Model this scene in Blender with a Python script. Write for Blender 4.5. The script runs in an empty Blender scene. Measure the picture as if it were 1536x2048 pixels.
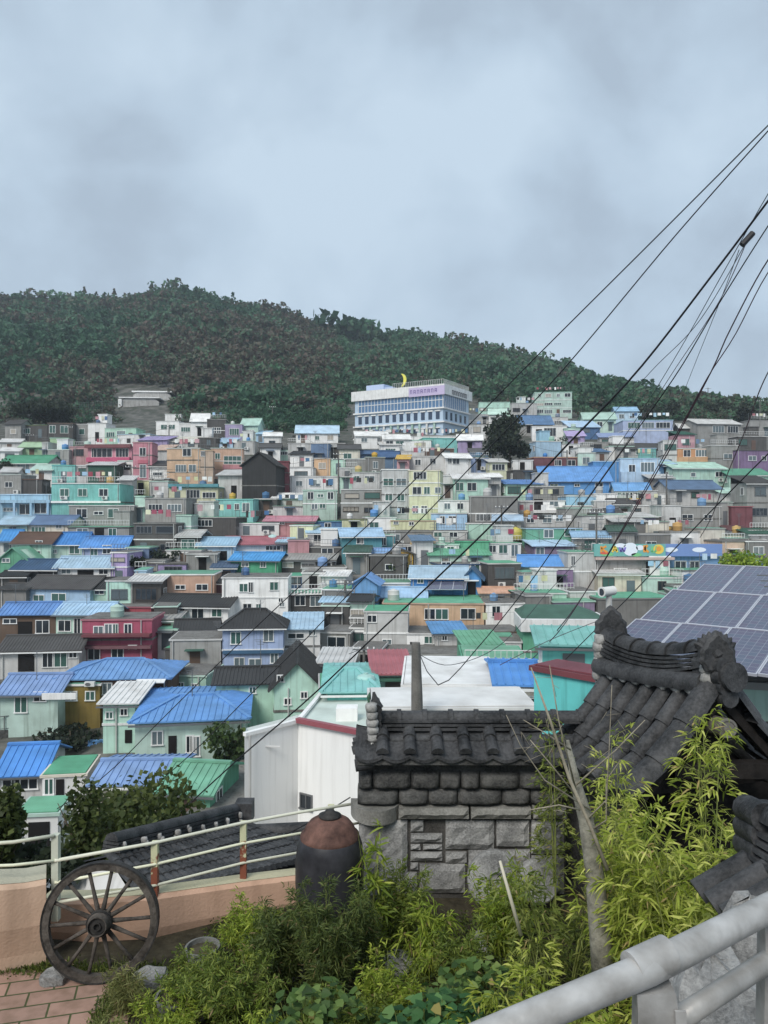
import bpy, math, random
import numpy as np
from mathutils import Vector, Matrix

random.seed(7)
SC = bpy.context.scene
COL = SC.collection
F = 1540.0                      # focal length in pixels of the 1536 px wide photograph

# ------------------------------------------------------------------ camera
cam = bpy.data.cameras.new('camera')
cam.sensor_fit = 'HORIZONTAL'
cam.sensor_width = 36.0
cam.lens = 36.0 * F / 1536.0
cam.clip_start = 0.05
cam.clip_end = 5000
camo = bpy.data.objects.new('camera', cam)
COL.objects.link(camo)
camo.location = (0, 0, 0)
camo.rotation_euler = (math.radians(90), 0, 0)
SC.camera = camo

# ------------------------------------------------------------------ sky
SUN_EL, SUN_AZ = math.radians(44), math.radians(208)
world = bpy.data.worlds.new('World')
SC.world = world
world.use_nodes = True
nt = world.node_tree
nt.nodes.clear()
def N(tree, typ, **kw):
    n = tree.nodes.new(typ)
    for k, v in kw.items():
        if k in n.inputs.keys() if hasattr(n.inputs, 'keys') else False:
            n.inputs[k].default_value = v
        else:
            setattr(n, k, v)
    return n
wo = N(nt, 'ShaderNodeOutputWorld')
bg = N(nt, 'ShaderNodeBackground')
bg.inputs['Strength'].default_value = 0.1
sky = N(nt, 'ShaderNodeTexSky', sky_type='NISHITA')
sky.sun_disc = False
sky.sun_elevation = SUN_EL
sky.sun_rotation = SUN_AZ
sky.dust_density = 3.0
tc = N(nt, 'ShaderNodeTexCoord')
mp = N(nt, 'ShaderNodeMapping')
mp.inputs['Scale'].default_value = (2.2, 2.2, 2.6)
mp.inputs['Location'].default_value = (0.35, 0.2, 0.1)
nz = N(nt, 'ShaderNodeTexNoise')
nz.inputs['Scale'].default_value = 1.9
nz.inputs['Detail'].default_value = 8.0
nz.inputs['Roughness'].default_value = 0.5
nz.inputs['Distortion'].default_value = 0.15
cr = N(nt, 'ShaderNodeValToRGB')
e = cr.color_ramp.elements
e[0].position = 0.39; e[0].color = (2.45, 3.0, 3.6, 1)
e[1].position = 0.63; e[1].color = (3.45, 4.2, 4.9, 1)
m = cr.color_ramp.elements.new(0.5); m.color = (2.95, 3.65, 4.35, 1)
mixs = N(nt, 'ShaderNodeMixRGB')
mixs.inputs[0].default_value = 0.93
L = nt.links.new
L(tc.outputs['Generated'], mp.inputs['Vector']); L(mp.outputs[0], nz.inputs['Vector'])
L(nz.outputs['Fac'], cr.inputs[0]); L(sky.outputs[0], mixs.inputs[1]); L(cr.outputs[0], mixs.inputs[2])
L(mixs.outputs[0], bg.inputs['Color']); L(bg.outputs[0], wo.inputs[0])

sl = bpy.data.lights.new('sun', 'SUN')
sl.energy = 1.5
sl.angle = math.radians(25)
sl.color = (1.0, 0.96, 0.9)
so = bpy.data.objects.new('sun', sl)
COL.objects.link(so)
_sd = Vector((math.sin(SUN_AZ) * math.cos(SUN_EL), math.cos(SUN_AZ) * math.cos(SUN_EL), math.sin(SUN_EL)))
so.rotation_euler = _sd.to_track_quat('Z', 'Y').to_euler()

SC.view_settings.view_transform = 'Standard'
SC.view_settings.look = 'None'
SC.view_settings.exposure = 0.85
SC.view_settings.gamma = 1.0

# ------------------------------------------------------------------ helpers
def P(px, py, Y):
    return Vector(((px - 768) / F * Y, Y, -(py - 1024) / F * Y))

def lin(c):
    c /= 255.0
    return c / 12.92 if c <= 0.04045 else ((c + 0.055) / 1.055) ** 2.4
def S(r, g, b, k=1.0):
    return (lin(r) * k, lin(g) * k, lin(b) * k, 1)

class MB:
    def __init__(s):
        s.v = []; s.f = []; s.m = []
    def q(s, pts, mi=0):
        i = len(s.v); s.v += [tuple(p) for p in pts]; s.f.append(tuple(range(i, i + len(pts)))); s.m.append(mi)
    def box(s, x0, x1, y0, y1, z0, z1, mi=0, M=None):
        i = len(s.v)
        c = [(x0,y0,z0),(x1,y0,z0),(x1,y1,z0),(x0,y1,z0),(x0,y0,z1),(x1,y0,z1),(x1,y1,z1),(x0,y1,z1)]
        if M: c = [tuple(M @ Vector(p)) for p in c]
        s.v += c
        for f in ((0,3,2,1),(4,5,6,7),(0,1,5,4),(1,2,6,5),(2,3,7,6),(3,0,4,7)):
            s.f.append(tuple(i + k for k in f)); s.m.append(mi)
    def obox(s, o, a, b, c, mi=0):          # box from corner o with edge vectors a,b,c
        M = Matrix(((a.x,b.x,c.x,o.x),(a.y,b.y,c.y,o.y),(a.z,b.z,c.z,o.z),(0,0,0,1)))
        s.box(0,1,0,1,0,1,mi,M)
    def bar(s, p, q, w, h=None, mi=0, up=Vector((0,0,1))):
        p = Vector(p); q = Vector(q); d = q - p
        if d.length < 1e-6: return
        h = h or w
        x = d.normalized().cross(up)
        if x.length < 1e-4: x = Vector((1,0,0))
        x.normalize(); y = x.cross(d.normalized())
        s.obox(p - x*w/2 - y*h/2, x*w, y*h, d, mi)
    def tube(s, pts, r, n=8, mi=0, cap=True):
        pts = [Vector(p) for p in pts]
        rs = r if isinstance(r, (list, tuple)) else [r]*len(pts)
        i0 = len(s.v); prev = None
        for k, p in enumerate(pts):
            d = (pts[min(k+1,len(pts)-1)] - pts[max(k-1,0)]).normalized()
            if prev is None:
                x = d.cross(Vector((0,0,1)))
                if x.length < 1e-3: x = d.cross(Vector((1,0,0)))
            else:
                x = prev - d*prev.dot(d)
            x.normalize(); prev = x; y = d.cross(x)
            for j in range(n):
                a = 2*math.pi*j/n
                s.v.append(tuple(p + (x*math.cos(a) + y*math.sin(a))*rs[k]))
        for k in range(len(pts)-1):
            for j in range(n):
                a = i0+k*n+j; b = i0+k*n+(j+1)%n
                s.f.append((a,b,b+n,a+n)); s.m.append(mi)
        if cap:
            s.f.append(tuple(i0+j for j in range(n))[::-1]); s.m.append(mi)
            e = i0+(len(pts)-1)*n
            s.f.append(tuple(e+j for j in range(n))); s.m.append(mi)
    def lathe(s, prof, o=(0,0,0), n=24, mi=0, axis='z', M=None):
        i0 = len(s.v); o = Vector(o)
        for (r, z) in prof:
            for j in range(n):
                a = 2*math.pi*j/n
                c = Vector((r*math.cos(a), r*math.sin(a), z))
                if M: c = M @ c
                s.v.append(tuple(o + c))
        for k in range(len(prof)-1):
            for j in range(n):
                a = i0+k*n+j; b = i0+k*n+(j+1)%n
                s.f.append((a,b,b+n,a+n)); s.m.append(mi)
        s.f.append(tuple(i0+j for j in range(n))[::-1]); s.m.append(mi)
        e = i0+(len(prof)-1)*n
        s.f.append(tuple(e+j for j in range(n))); s.m.append(mi)
    def build(s, name, mats, parent=None, smooth=False, loc=None, sharp=None):
        me = bpy.data.meshes.new(name)
        me.from_pydata(s.v, [], s.f)
        if not isinstance(mats, (list, tuple)): mats = [mats]
        for m_ in mats: me.materials.append(m_)
        if len(mats) > 1: me.polygons.foreach_set('material_index', s.m)
        if smooth:
            me.polygons.foreach_set('use_smooth', [True]*len(s.f))
            if sharp: me.set_sharp_from_angle(angle=math.radians(sharp))
        me.update()
        return link(name, me, parent, loc)

def link(name, data, parent=None, loc=None, rz=None):
    o = bpy.data.objects.new(name, data)
    COL.objects.link(o)
    if parent is not None: o.parent = parent
    if loc is not None: o.location = loc
    if rz is not None: o.rotation_euler = (0,0,rz)
    return o
def empty(name, loc=(0,0,0), rz=0.0):
    return link(name, None, None, loc, rz)
def tag(o, label=None, cat=None, group=None, kind=None):
    if label: o['label'] = label
    if cat: o['category'] = cat
    if group: o['group'] = group
    if kind: o['kind'] = kind
    return o
KIDS = {}
def copy_tree(o, parent=None):
    c = o.copy(); COL.objects.link(c)
    if parent is not None: c.parent = parent
    for ch in [x for x in ALLCH(o)]:
        copy_tree(ch, c)
    return c
def ALLCH(o): return [x for x in COL.objects if x.parent == o]

def np_mesh(name, V, Fq, mat, tint=None, parent=None, smooth=False):
    me = bpy.data.meshes.new(name)
    V = np.asarray(V, dtype=np.float32); Fq = np.asarray(Fq, dtype=np.int32)
    k = Fq.shape[1]
    me.vertices.add(len(V)); me.vertices.foreach_set('co', V.ravel())
    me.loops.add(Fq.size); me.loops.foreach_set('vertex_index', Fq.ravel())
    me.polygons.add(len(Fq)); me.polygons.foreach_set('loop_start', np.arange(0, Fq.size, k, dtype=np.int32))
    if smooth: me.polygons.foreach_set('use_smooth', np.ones(len(Fq), dtype=bool))
    if tint is not None:
        at = me.attributes.new('tint', 'FLOAT', 'FACE')
        at.data.foreach_set('value', np.asarray(tint, dtype=np.float32))
    me.materials.append(mat)
    me.update(calc_edges=True)
    return link(name, me, parent)

# ------------------------------------------------------------------ materials
MATS = {}
def base_mat(name):
    m_ = bpy.data.materials.new(name); m_.use_nodes = True
    t = m_.node_tree; b = t.nodes['Principled BSDF']
    return m_, t, b
def paint(name, col, rough=0.75, dirt=0.35, scale=0.9, streak=True, bump=0.15, metal=0.0, spec=0.3, bscale=30.0):
    """painted / rendered surface: base colour broken by blotches, rain streaks and fine grain"""
    if name in MATS: return MATS[name]
    m_, t, b = base_mat(name); l = t.links.new
    g = t.nodes.new('ShaderNodeNewGeometry')
    n1 = t.nodes.new('ShaderNodeTexNoise'); n1.inputs['Scale'].default_value = scale; n1.inputs['Detail'].default_value = 6
    l(g.outputs['Position'], n1.inputs['Vector'])
    r1 = t.nodes.new('ShaderNodeMapRange'); r1.inputs[1].default_value = 0.35; r1.inputs[2].default_value = 0.72
    r1.inputs[3].default_value = 0.0; r1.inputs[4].default_value = dirt
    l(n1.outputs['Fac'], r1.inputs[0])
    mix = t.nodes.new('ShaderNodeMixRGB'); mix.blend_type = 'MULTIPLY'
    oi = t.nodes.new('ShaderNodeObjectInfo'); hv = t.nodes.new('ShaderNodeHueSaturation'); hv.inputs['Color'].default_value = col
    for inp, lo, hi in (('Value', .86, 1.1), ('Saturation', .72, 1.08), ('Hue', .49, .51)):
        mr_ = t.nodes.new('ShaderNodeMapRange'); mr_.inputs[3].default_value = lo; mr_.inputs[4].default_value = hi
        ml = t.nodes.new('ShaderNodeMath'); ml.operation = 'FRACT'; mu = t.nodes.new('ShaderNodeMath'); mu.operation = 'MULTIPLY'; mu.inputs[1].default_value = {'Value':1,'Saturation':7.3,'Hue':13.7}[inp]
        l(oi.outputs['Random'], mu.inputs[0]); l(mu.outputs[0], ml.inputs[0]); l(ml.outputs[0], mr_.inputs[0]); l(mr_.outputs[0], hv.inputs[inp])
    l(hv.outputs[0], mix.inputs[1]); mix.inputs[2].default_value = (0.42, 0.40, 0.37, 1)
    l(r1.outputs[0], mix.inputs[0])
    out = mix.outputs[0]
    if streak:
        mp_ = t.nodes.new('ShaderNodeMapping'); mp_.inputs['Scale'].default_value = (2.6, 2.6, 0.16)
        n2 = t.nodes.new('ShaderNodeTexNoise'); n2.inputs['Scale'].default_value = 1.6; n2.inputs['Detail'].default_value = 5
        l(g.outputs['Position'], mp_.inputs[0]); l(mp_.outputs[0], n2.inputs['Vector'])
        r2 = t.nodes.new('ShaderNodeMapRange'); r2.inputs[1].default_value = 0.52; r2.inputs[2].default_value = 0.78
        r2.inputs[3].default_value = 0.0; r2.inputs[4].default_value = min(1, dirt*1.5)
        l(n2.outputs['Fac'], r2.inputs[0])
        mx2 = t.nodes.new('ShaderNodeMixRGB'); mx2.blend_type = 'MULTIPLY'
        mx2.inputs[2].default_value = (0.36, 0.34, 0.31, 1)
        l(r2.outputs[0], mx2.inputs[0]); l(out, mx2.inputs[1]); out = mx2.outputs[0]
    l(out, b.inputs['Base Color'])
    b.inputs['Roughness'].default_value = rough; b.inputs['Metallic'].default_value = metal
    b.inputs['Specular IOR Level'].default_value = spec
    if bump:
        n3 = t.nodes.new('ShaderNodeTexNoise'); n3.inputs['Scale'].default_value = bscale; n3.inputs['Detail'].default_value = 4
        l(g.outputs['Position'], n3.inputs['Vector'])
        bp = t.nodes.new('ShaderNodeBump'); bp.inputs['Strength'].default_value = bump; bp.inputs['Distance'].default_value = 0.02
        l(n3.outputs['Fac'], bp.inputs['Height']); l(bp.outputs[0], b.inputs['Normal'])
    MATS[name] = m_
    return m_
def plain(name, col, rough=0.5, metal=0.0, spec=0.5):
    if name in MATS: return MATS[name]
    m_, t, b = base_mat(name)
    b.inputs['Base Color'].default_value = col; b.inputs['Roughness'].default_value = rough
    b.inputs['Metallic'].default_value = metal; b.inputs['Specular IOR Level'].default_value = spec
    MATS[name] = m_
    return m_
def leafmat(name, cols, rough=0.55, trans=0.3):
    if name in MATS: return MATS[name]
    m_, t, b = base_mat(name); l = t.links.new
    a = t.nodes.new('ShaderNodeAttribute'); a.attribute_name = 'tint'
    r = t.nodes.new('ShaderNodeValToRGB')
    el = r.color_ramp.elements
    el[0].position = 0; el[0].color = cols[0]; el[1].position = 1; el[1].color = cols[-1]
    for i, c in enumerate(cols[1:-1]):
        x = el.new((i+1)/(len(cols)-1)); x.color = c
    l(a.outputs['Fac'], r.inputs[0]); l(r.outputs[0], b.inputs['Base Color'])
    b.inputs['Roughness'].default_value = rough; b.inputs['Specular IOR Level'].default_value = 0.25
    tr = t.nodes.new('ShaderNodeBsdfTranslucent'); l(r.outputs[0], tr.inputs['Color'])
    mx = t.nodes.new('ShaderNodeMixShader'); mx.inputs[0].default_value = trans
    l(b.outputs[0], mx.inputs[1]); l(tr.outputs[0], mx.inputs[2])
    l(mx.outputs[0], t.nodes['Material Output'].inputs['Surface'])
    MATS[name] = m_
    return m_
def granite(name, c0, c1, scale=40, bump=0.5, big=3.0, rough=0.85):
    if name in MATS: return MATS[name]
    m_, t, b = base_mat(name); l = t.links.new
    g = t.nodes.new('ShaderNodeNewGeometry')
    n1 = t.nodes.new('ShaderNodeTexNoise'); n1.inputs['Scale'].default_value = scale; n1.inputs['Detail'].default_value = 8; n1.inputs['Roughness'].default_value = 0.7
    n2 = t.nodes.new('ShaderNodeTexNoise'); n2.inputs['Scale'].default_value = big; n2.inputs['Detail'].default_value = 4
    l(g.outputs['Position'], n1.inputs['Vector']); l(g.outputs['Position'], n2.inputs['Vector'])
    ad = t.nodes.new('ShaderNodeMath'); ad.operation = 'ADD'; l(n1.outputs['Fac'], ad.inputs[0]); l(n2.outputs['Fac'], ad.inputs[1])
    r = t.nodes.new('ShaderNodeMapRange'); r.inputs[1].default_value = 0.75; r.inputs[2].default_value = 1.25
    l(ad.outputs[0], r.inputs[0])
    mx = t.nodes.new('ShaderNodeMixRGB'); mx.inputs[1].default_value = c0; mx.inputs[2].default_value = c1
    l(r.outputs[0], mx.inputs[0]); l(mx.outputs[0], b.inputs['Base Color'])
    b.inputs['Roughness'].default_value = rough; b.inputs['Specular IOR Level'].default_value = 0.2
    bp = t.nodes.new('ShaderNodeBump'); bp.inputs['Strength'].default_value = bump; bp.inputs['Distance'].default_value = 0.02
    l(n1.outputs['Fac'], bp.inputs['Height']); l(bp.outputs[0], b.inputs['Normal'])
    MATS[name] = m_
    return m_

PAL = {
 'white': ('white', S(232,231,228)), 'lgrey': ('pale grey', S(200,199,196)), 'grey': ('grey', S(156,155,151)),
 'dgrey': ('dark grey', S(88,86,84)), 'charcoal': ('charcoal', S(58,58,58)), 'cream': ('cream', S(218,210,192)),
 'lyellow': ('pale yellow', S(220,220,178)), 'yellow': ('mustard yellow', S(205,165,85)), 'peach': ('peach', S(208,172,144)),
 'orange': ('light orange', S(200,154,118)), 'pink': ('pink', S(198,142,150)), 'crimson': ('crimson', S(168,84,100)),
 'maroon': ('maroon', S(124,70,76)), 'lav': ('lavender', S(175,160,200)), 'peri': ('periwinkle blue', S(152,168,205)),
 'sky': ('sky blue', S(166,200,224)), 'blue': ('bright blue', S(92,150,208)), 'steel': ('steel blue', S(85,120,158)),
 'navy': ('navy blue', S(70,98,130)), 'turq': ('turquoise', S(108,196,190)), 'teal': ('teal', S(55,150,160)),
 'mint': ('mint green', S(182,214,198)), 'green': ('green', S(96,168,134)), 'dgreen': ('dark green', S(60,100,84)),
 'ochre': ('ochre', S(140,115,52)), 'brown': ('brown', S(105,80,65)), 'olive': ('olive green', S(110,115,75)),
 'lgreen': ('light green', S(160,195,150)), 'mauve': ('dusty mauve', S(140,118,150)), 'concrete': ('bare concrete', S(128,126,122)),
}
for k, (nm, c) in PAL.items():
    paint('wall_' + k, c, dirt=0.42 if k not in ('white',) else 0.3)
    paint('roof_' + k, c, rough=0.6, dirt=0.5, scale=0.8, streak=False, spec=0.4)
def WM(k): return MATS['wall_' + k]
def RM(k): return MATS['roof_' + k]
M_trim = paint('trim_white', S(232,232,229), dirt=0.2, rough=0.5)
M_glass = plain('window_glass', S(38,44,50), 0.12, 0, 0.6)
M_glass2 = plain('window_glass_pale', S(96,108,112), 0.2, 0, 0.6)
M_glassg = plain('window_glass_green', S(60,92,84), 0.2, 0, 0.6)
M_dark = plain('dark_opening', S(30,28,27), 0.8, 0, 0.2)
M_metal = paint('grey_metal', S(120,122,124), rough=0.4, dirt=0.3, metal=0.4, streak=False)
M_pipe = paint('pvc_pipe', S(190,190,186), rough=0.5, dirt=0.3)
M_conc = paint('weathered_concrete', S(122,120,116), dirt=0.6, rough=0.9, bump=0.3)
M_acw = plain('ac_white', S(210,210,206), 0.45)
M_tile = granite('giwa_tile', S(34,35,36), S(82,82,83), scale=34, bump=0.45, big=4, rough=0.55)
M_mortar = granite('lime_mortar', S(120,119,116), S(180,178,174), scale=30, bump=0.5, big=6)
M_gran = granite('granite_light', S(104,104,103), S(176,175,172), scale=55, bump=0.8, big=4)
M_grand = granite('granite_dark', S(52,52,52), S(108,107,104), scale=45, bump=0.9, big=5)
M_pole = granite('pole_concrete', S(84,82,79), S(122,119,114), scale=25, bump=0.2, big=2)
M_wire = plain('wire_black', S(22,20,24), 0.6)

# ------------------------------------------------------------------ terrain
DY = [(700,420),(780,262),(830,225),(870,180),(900,160),(950,138),(1000,122),(1050,110),(1100,100),(1150,92),(1200,85),(1250,79),
      (1300,73),(1350,67),(1400,61),(1450,56),(1500,51),(1550,47),(1600,43),(1700,36),(1800,28),(1900,22)]
def D(py):
    for (a, b), (c, d) in zip(DY, DY[1:]):
        if py <= c: return b + (d-b)*(py-a)/(c-a)
    return DY[-1][1]
RIDGE = [(-900,640),(-300,610),(0,598),(100,605),(180,600),(250,606),(320,588),(370,584),(450,605),(560,630),(650,660),(700,692),(735,692),(790,668),(850,682),
         (950,700),(1050,722),(1120,750),(1180,768),(1250,790),(1300,805),(1400,822),(1536,840),(2000,855),(2600,870)]
def ridge_y(px):
    for (a, b), (c, d) in zip(RIDGE, RIDGE[1:]):
        if px <= c: return 18 + b + (d-b)*(px-a)/(c-a)
    return RIDGE[-1][1]
def ridge_Y(px):
    t_ = min(1, max(0, (px-800)/650.0))
    return 470 - 190*t_
TERY = [7.6, 10, 14, 18, 24, 30, 36, 43, 51, 61, 73, 85, 100, 122, 150, 180, 225, 260]
def base_z(Y):
    # ground just below the house fronts
    if Y < 36: return -16.4 + 9.0*max(0, (30-Y)/22.0)**1.2 if Y < 30 else -16.4
    lo, hi = 700.0, 1900.0
    for _ in range(30):
        mid = (lo+hi)/2
        if D(mid) > Y: lo = mid
        else: hi = mid
    return -(lo-1024)/F*Y - 0.7
def terrain_z(px, Y):
    Yr = ridge_Y(px); zr = -(ridge_y(px)-1024)/F*Yr + 2
    Y0 = 225.0
    if Y <= Y0: return base_z(Y)
    z0 = base_z(Y0)
    if Y >= Yr: return zr - (Y-Yr)*0.25
    t_ = (Y-Y0)/(Yr-Y0)
    return z0 + (zr-z0)*(t_**1.02)
# ------------------------------------------------------------------ setting: terrain, garden, street
def make_terrain():
    cols = list(range(-1000, 2700, 60))
    rows = TERY + [300, 340, 380, 420, 470, 520, 620, 800]
    V = []; Fq = []
    rnd = random.Random(3)
    for r_, Y in enumerate(rows):
        for c_ in cols:
            z = terrain_z(c_, Y) + (rnd.uniform(-1.2, 1.2) if Y > 260 else rnd.uniform(-.15, .15))
            V.append(((c_-768)/F*Y, Y, z))
    n = len(cols)
    for r_ in range(len(rows)-1):
        for c_ in range(n-1):
            a = r_*n+c_; Fq.append((a, a+1, a+n+1, a+n))
    m_, t, b = base_mat('terrain'); l = t.links.new
    g = t.nodes.new('ShaderNodeNewGeometry')
    nz1 = t.nodes.new('ShaderNodeTexNoise'); nz1.inputs['Scale'].default_value = 0.35; nz1.inputs['Detail'].default_value = 9; nz1.inputs['Roughness'].default_value = 0.65
    l(g.outputs['Position'], nz1.inputs['Vector'])
    r = t.nodes.new('ShaderNodeValToRGB'); el = r.color_ramp.elements
    el[0].position = 0.38; el[0].color = S(52,60,46); el[1].position = 0.66; el[1].color = S(112,110,104)
    x = el.new(0.5); x.color = S(78,78,72)
    l(nz1.outputs['Fac'], r.inputs[0]); l(r.outputs[0], b.inputs['Base Color'])
    b.inputs['Roughness'].default_value = 0.95
    o = np_mesh('hillside_ground', V, Fq, m_, smooth=True); tag(o, kind='structure')
make_terrain()

# ------------------------------------------------------------------ leaves and foliage (numpy)
rng = np.random.default_rng(11)
def leaf_quads(C, size, aspect=1.0, droop=None, rg=rng, updown=0.6):
    """random quads centred on C (n,3)"""
    n = len(C)
    a = rg.normal(size=(n,3)); a /= np.linalg.norm(a, axis=1)[:,None]
    b = rg.normal(size=(n,3)); b -= a*(a*b).sum(1)[:,None]; b /= np.linalg.norm(b, axis=1)[:,None]
    s = np.asarray(size).reshape(-1,1) if np.ndim(size) else size
    a = a*s*aspect; b = b*s
    V = np.stack([C-a, C-b*0.7+a*0.1, C+a, C+b*0.7-a*0.1], axis=1).reshape(-1,3)
    Fq = np.arange(4*n).reshape(-1,4)
    return V, Fq
def blades(B, d, length, width, bend, side, rg=rng):
    """lanceolate leaves: base B, direction d, bending by vector bend; 3 quads each"""
    n = len(B); length = np.broadcast_to(np.asarray(length, dtype=float).reshape(-1,1), (n,1)); width = np.broadcast_to(np.asarray(width, dtype=float).reshape(-1,1), (n,1))
    ts = [(0,0.12),(0.35,1.0),(0.7,0.75),(1.0,0.05)]
    rows = []
    for t_, w_ in ts:
        c = B + d*length*t_ + bend*length*t_*t_
        rows += [c - side*width*w_*0.5, c + side*width*w_*0.5]
    V = np.stack(rows, axis=1).reshape(-1,3)
    base = (np.arange(n)*8)[:,None]
    Fq = np.concatenate([base+np.array([0,1,3,2]), base+np.array([2,3,5,4]), base+np.array([4,5,7,6])], axis=1).reshape(-1,4)
    return V, Fq

# forest on the hill: one far-off wood
M_forest = leafmat('forest_leaves', [S(44,76,54), S(56,92,68), S(72,110,82), S(96,80,72), S(80,118,88)], trans=0.3)
def crown_variant(seed, n=110):
    rg = np.random.default_rng(seed)
    lob = rg.normal(size=(6,3))*np.array([.45,.45,.3]); lob[:,2] += 0.1
    idx = rg.integers(0,6,n)
    v = rg.normal(size=(n,3)); v /= np.linalg.norm(v,axis=1)[:,None]
    C = lob[idx] + v*0.5*rg.uniform(.6,1,(n,1))*np.array([1,1,.8])
    V, Fq = leaf_quads(C, 0.21, rg=rg)
    return V, Fq
def conifer_variant(seed, n=95):
    rg = np.random.default_rng(seed)
    h = rg.uniform(0,1,n)**0.8; a = rg.uniform(0,2*np.pi,n); rr = (1-h)*0.62*rg.uniform(.5,1,n)+.05
    C = np.stack([rr*np.cos(a), rr*np.sin(a), h*1.9-0.8], 1)
    return leaf_quads(C, 0.15, rg=rg)
def forest():
    rnd = random.Random(5)
    var = [crown_variant(i) for i in range(7)] + [conifer_variant(i+50) for i in range(2)]
    Vs = []; Fs = []; Ts = []; off = 0
    spots = []
    for _ in range(5700):
        px = rnd.uniform(-420, 1960)
        t_ = rnd.random()**0.85
        Yr = ridge_Y(px)
        Y0 = 186
        Y = Y0 + (Yr-Y0)*t_*1.03
        spots.append((px, Y, 1.0))
    for _ in range(1300):
        spots.append((rnd.uniform(-300, 712), rnd.uniform(176, 236), .8))
    for k in range(420):                    # ridge line
        px = -420 + 2380*k/420 + rnd.uniform(-3,3); spots.append((px, ridge_Y(px)-rnd.uniform(0,6), rnd.uniform(.75,1.25)))
    for k in range(26):                     # the taller clump on the saddle
        spots.append((rnd.uniform(676,720), ridge_Y(700)-4+rnd.uniform(-3,3), rnd.choice([1.6,2.4,2.9])))
    for px, Y, sc in spots:
        z = terrain_z(px, Y); x = (px-768)/F*Y
        py = 1024 - z/Y*F
        lim = 868 if 540 < px < 705 else (852 if px < 540 else (838 if px < 1130 else 846))
        if py > lim: continue
        if px < 250 and 768 < py and rnd.random() < .35: continue
        if 230 < px < 350 and py > 776 and py < 856: continue
        if 690 < px < 960 and py > 800 and Y < 260: continue
        if 940 < px < 1160 and py > 790 and Y < 245: continue
        V, Fq = var[rnd.randrange(7) if rnd.random() < .88 else 7+rnd.randrange(2)]
        s = rnd.uniform(3.3, 5.6)*sc*(1.0 if Y > 300 else (.8 if Y > 232 else .42))
        a = rnd.uniform(0, 6.28); ca, sa = math.cos(a), math.sin(a)
        R_ = np.array([[ca,-sa,0],[sa,ca,0],[0,0,1]])
        Vs.append((V*np.array([s,s,s*rnd.uniform(.8,1.15)])) @ R_.T + np.array([x,Y,z+s*.75])); Fs.append(Fq+off); off += len(V)
        tnt = 0.5 + 0.42*math.sin(px*0.011+Y*0.02)*math.cos(Y*0.045+px*.006) + rnd.uniform(-.28,.28)
        if 250 < px < 660 and 640 < py < 790: tnt = tnt*.4+.5
        elif px > 640: tnt = min(tnt, .62) if rnd.random() < .6 else .97
        Ts.append(np.clip(tnt + np.random.default_rng(rnd.randrange(9999)).uniform(-.12,.12,len(Fq)), 0, 1))
    o = np_mesh('forest', np.concatenate(Vs), np.concatenate(Fs), M_forest, np.concatenate(Ts))
    tag(o, 'dense green wood covering the whole mountain above the village', 'forest', kind='stuff')
forest()

def crown_pts(n, rx, ry, rz, lobes, rg):
    lob = rg.normal(size=(lobes,3)); lob /= np.linalg.norm(lob,axis=1)[:,None]; lob *= rg.uniform(.3,.75,(lobes,1))
    sz = rg.uniform(.28,.5,lobes)
    idx = rg.integers(0,lobes,n); v = rg.normal(size=(n,3)); v /= np.linalg.norm(v,axis=1)[:,None]
    C = lob[idx] + v*sz[idx][:,None]*rg.uniform(.45,1,(n,1))
    return C*np.array([rx,ry,rz]), idx
M_bark = granite('bark', S(62,54,44), S(104,94,80), scale=20, bump=0.6, big=6)
def tree(name, base, h, rx, rz_, label, cols, n=1500, leaf=0.25, seed=1, group=None, lobes=16, cat='tree', trunk_r=None, ry=None):
    rg = np.random.default_rng(seed); rnd = random.Random(seed)
    r = empty(name, base); tag(r, label, cat, group)
    cz = h - rz_
    C, idx = crown_pts(n, rx, ry or rx, rz_, lobes, rg)
    C[:,2] += cz
    V, Fq = leaf_quads(C, leaf*rg.uniform(.6,1.2,n), rg=rg)
    t_ = np.clip(rg.uniform(0,1,n)*.6 + rg.uniform(0,1,lobes)[idx]*.4, 0, 1)
    np_mesh('crown', V, Fq, leafmat('leaf_'+cols[0], cols[1]), t_, parent=r)
    mb = MB(); tr = trunk_r or max(.05, h*.025)
    mb.tube([(0,0,-1.0),(0.02*h,0,cz*.5),(0,0.02*h,cz+rz_*.3)], [tr*1.2,tr*.9,tr*.4], 8)
    for k in range(7):
        a = rnd.uniform(0,6.28); q_ = rnd.uniform(.4,.95)
        mb.tube([(0,0,cz*q_),(math.cos(a)*rx*.35,math.sin(a)*rx*.35,cz*q_+rz_*.4),(math.cos(a)*rx*.75,math.sin(a)*rx*.75,cz*q_+rz_*.8)], [tr*.5,tr*.3,tr*.1], 5)
    mb.build('trunk', M_bark, r, smooth=True)
    return r
C_DARK = ('dark', [S(30,38,30), S(46,56,42), S(62,72,52)])
C_MID = ('mid', [S(44,60,36), S(70,88,50), S(100,118,66)])
C_OLV = ('olive', [S(52,58,34), S(82,90,52), S(118,124,74)])
C_BRIGHT = ('bright', [S(82,108,38), S(122,146,52), S(165,182,76)])
C_TEAL = ('deep', [S(40,72,42), S(60,100,58), S(96,134,80), S(150,140,80)])

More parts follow.
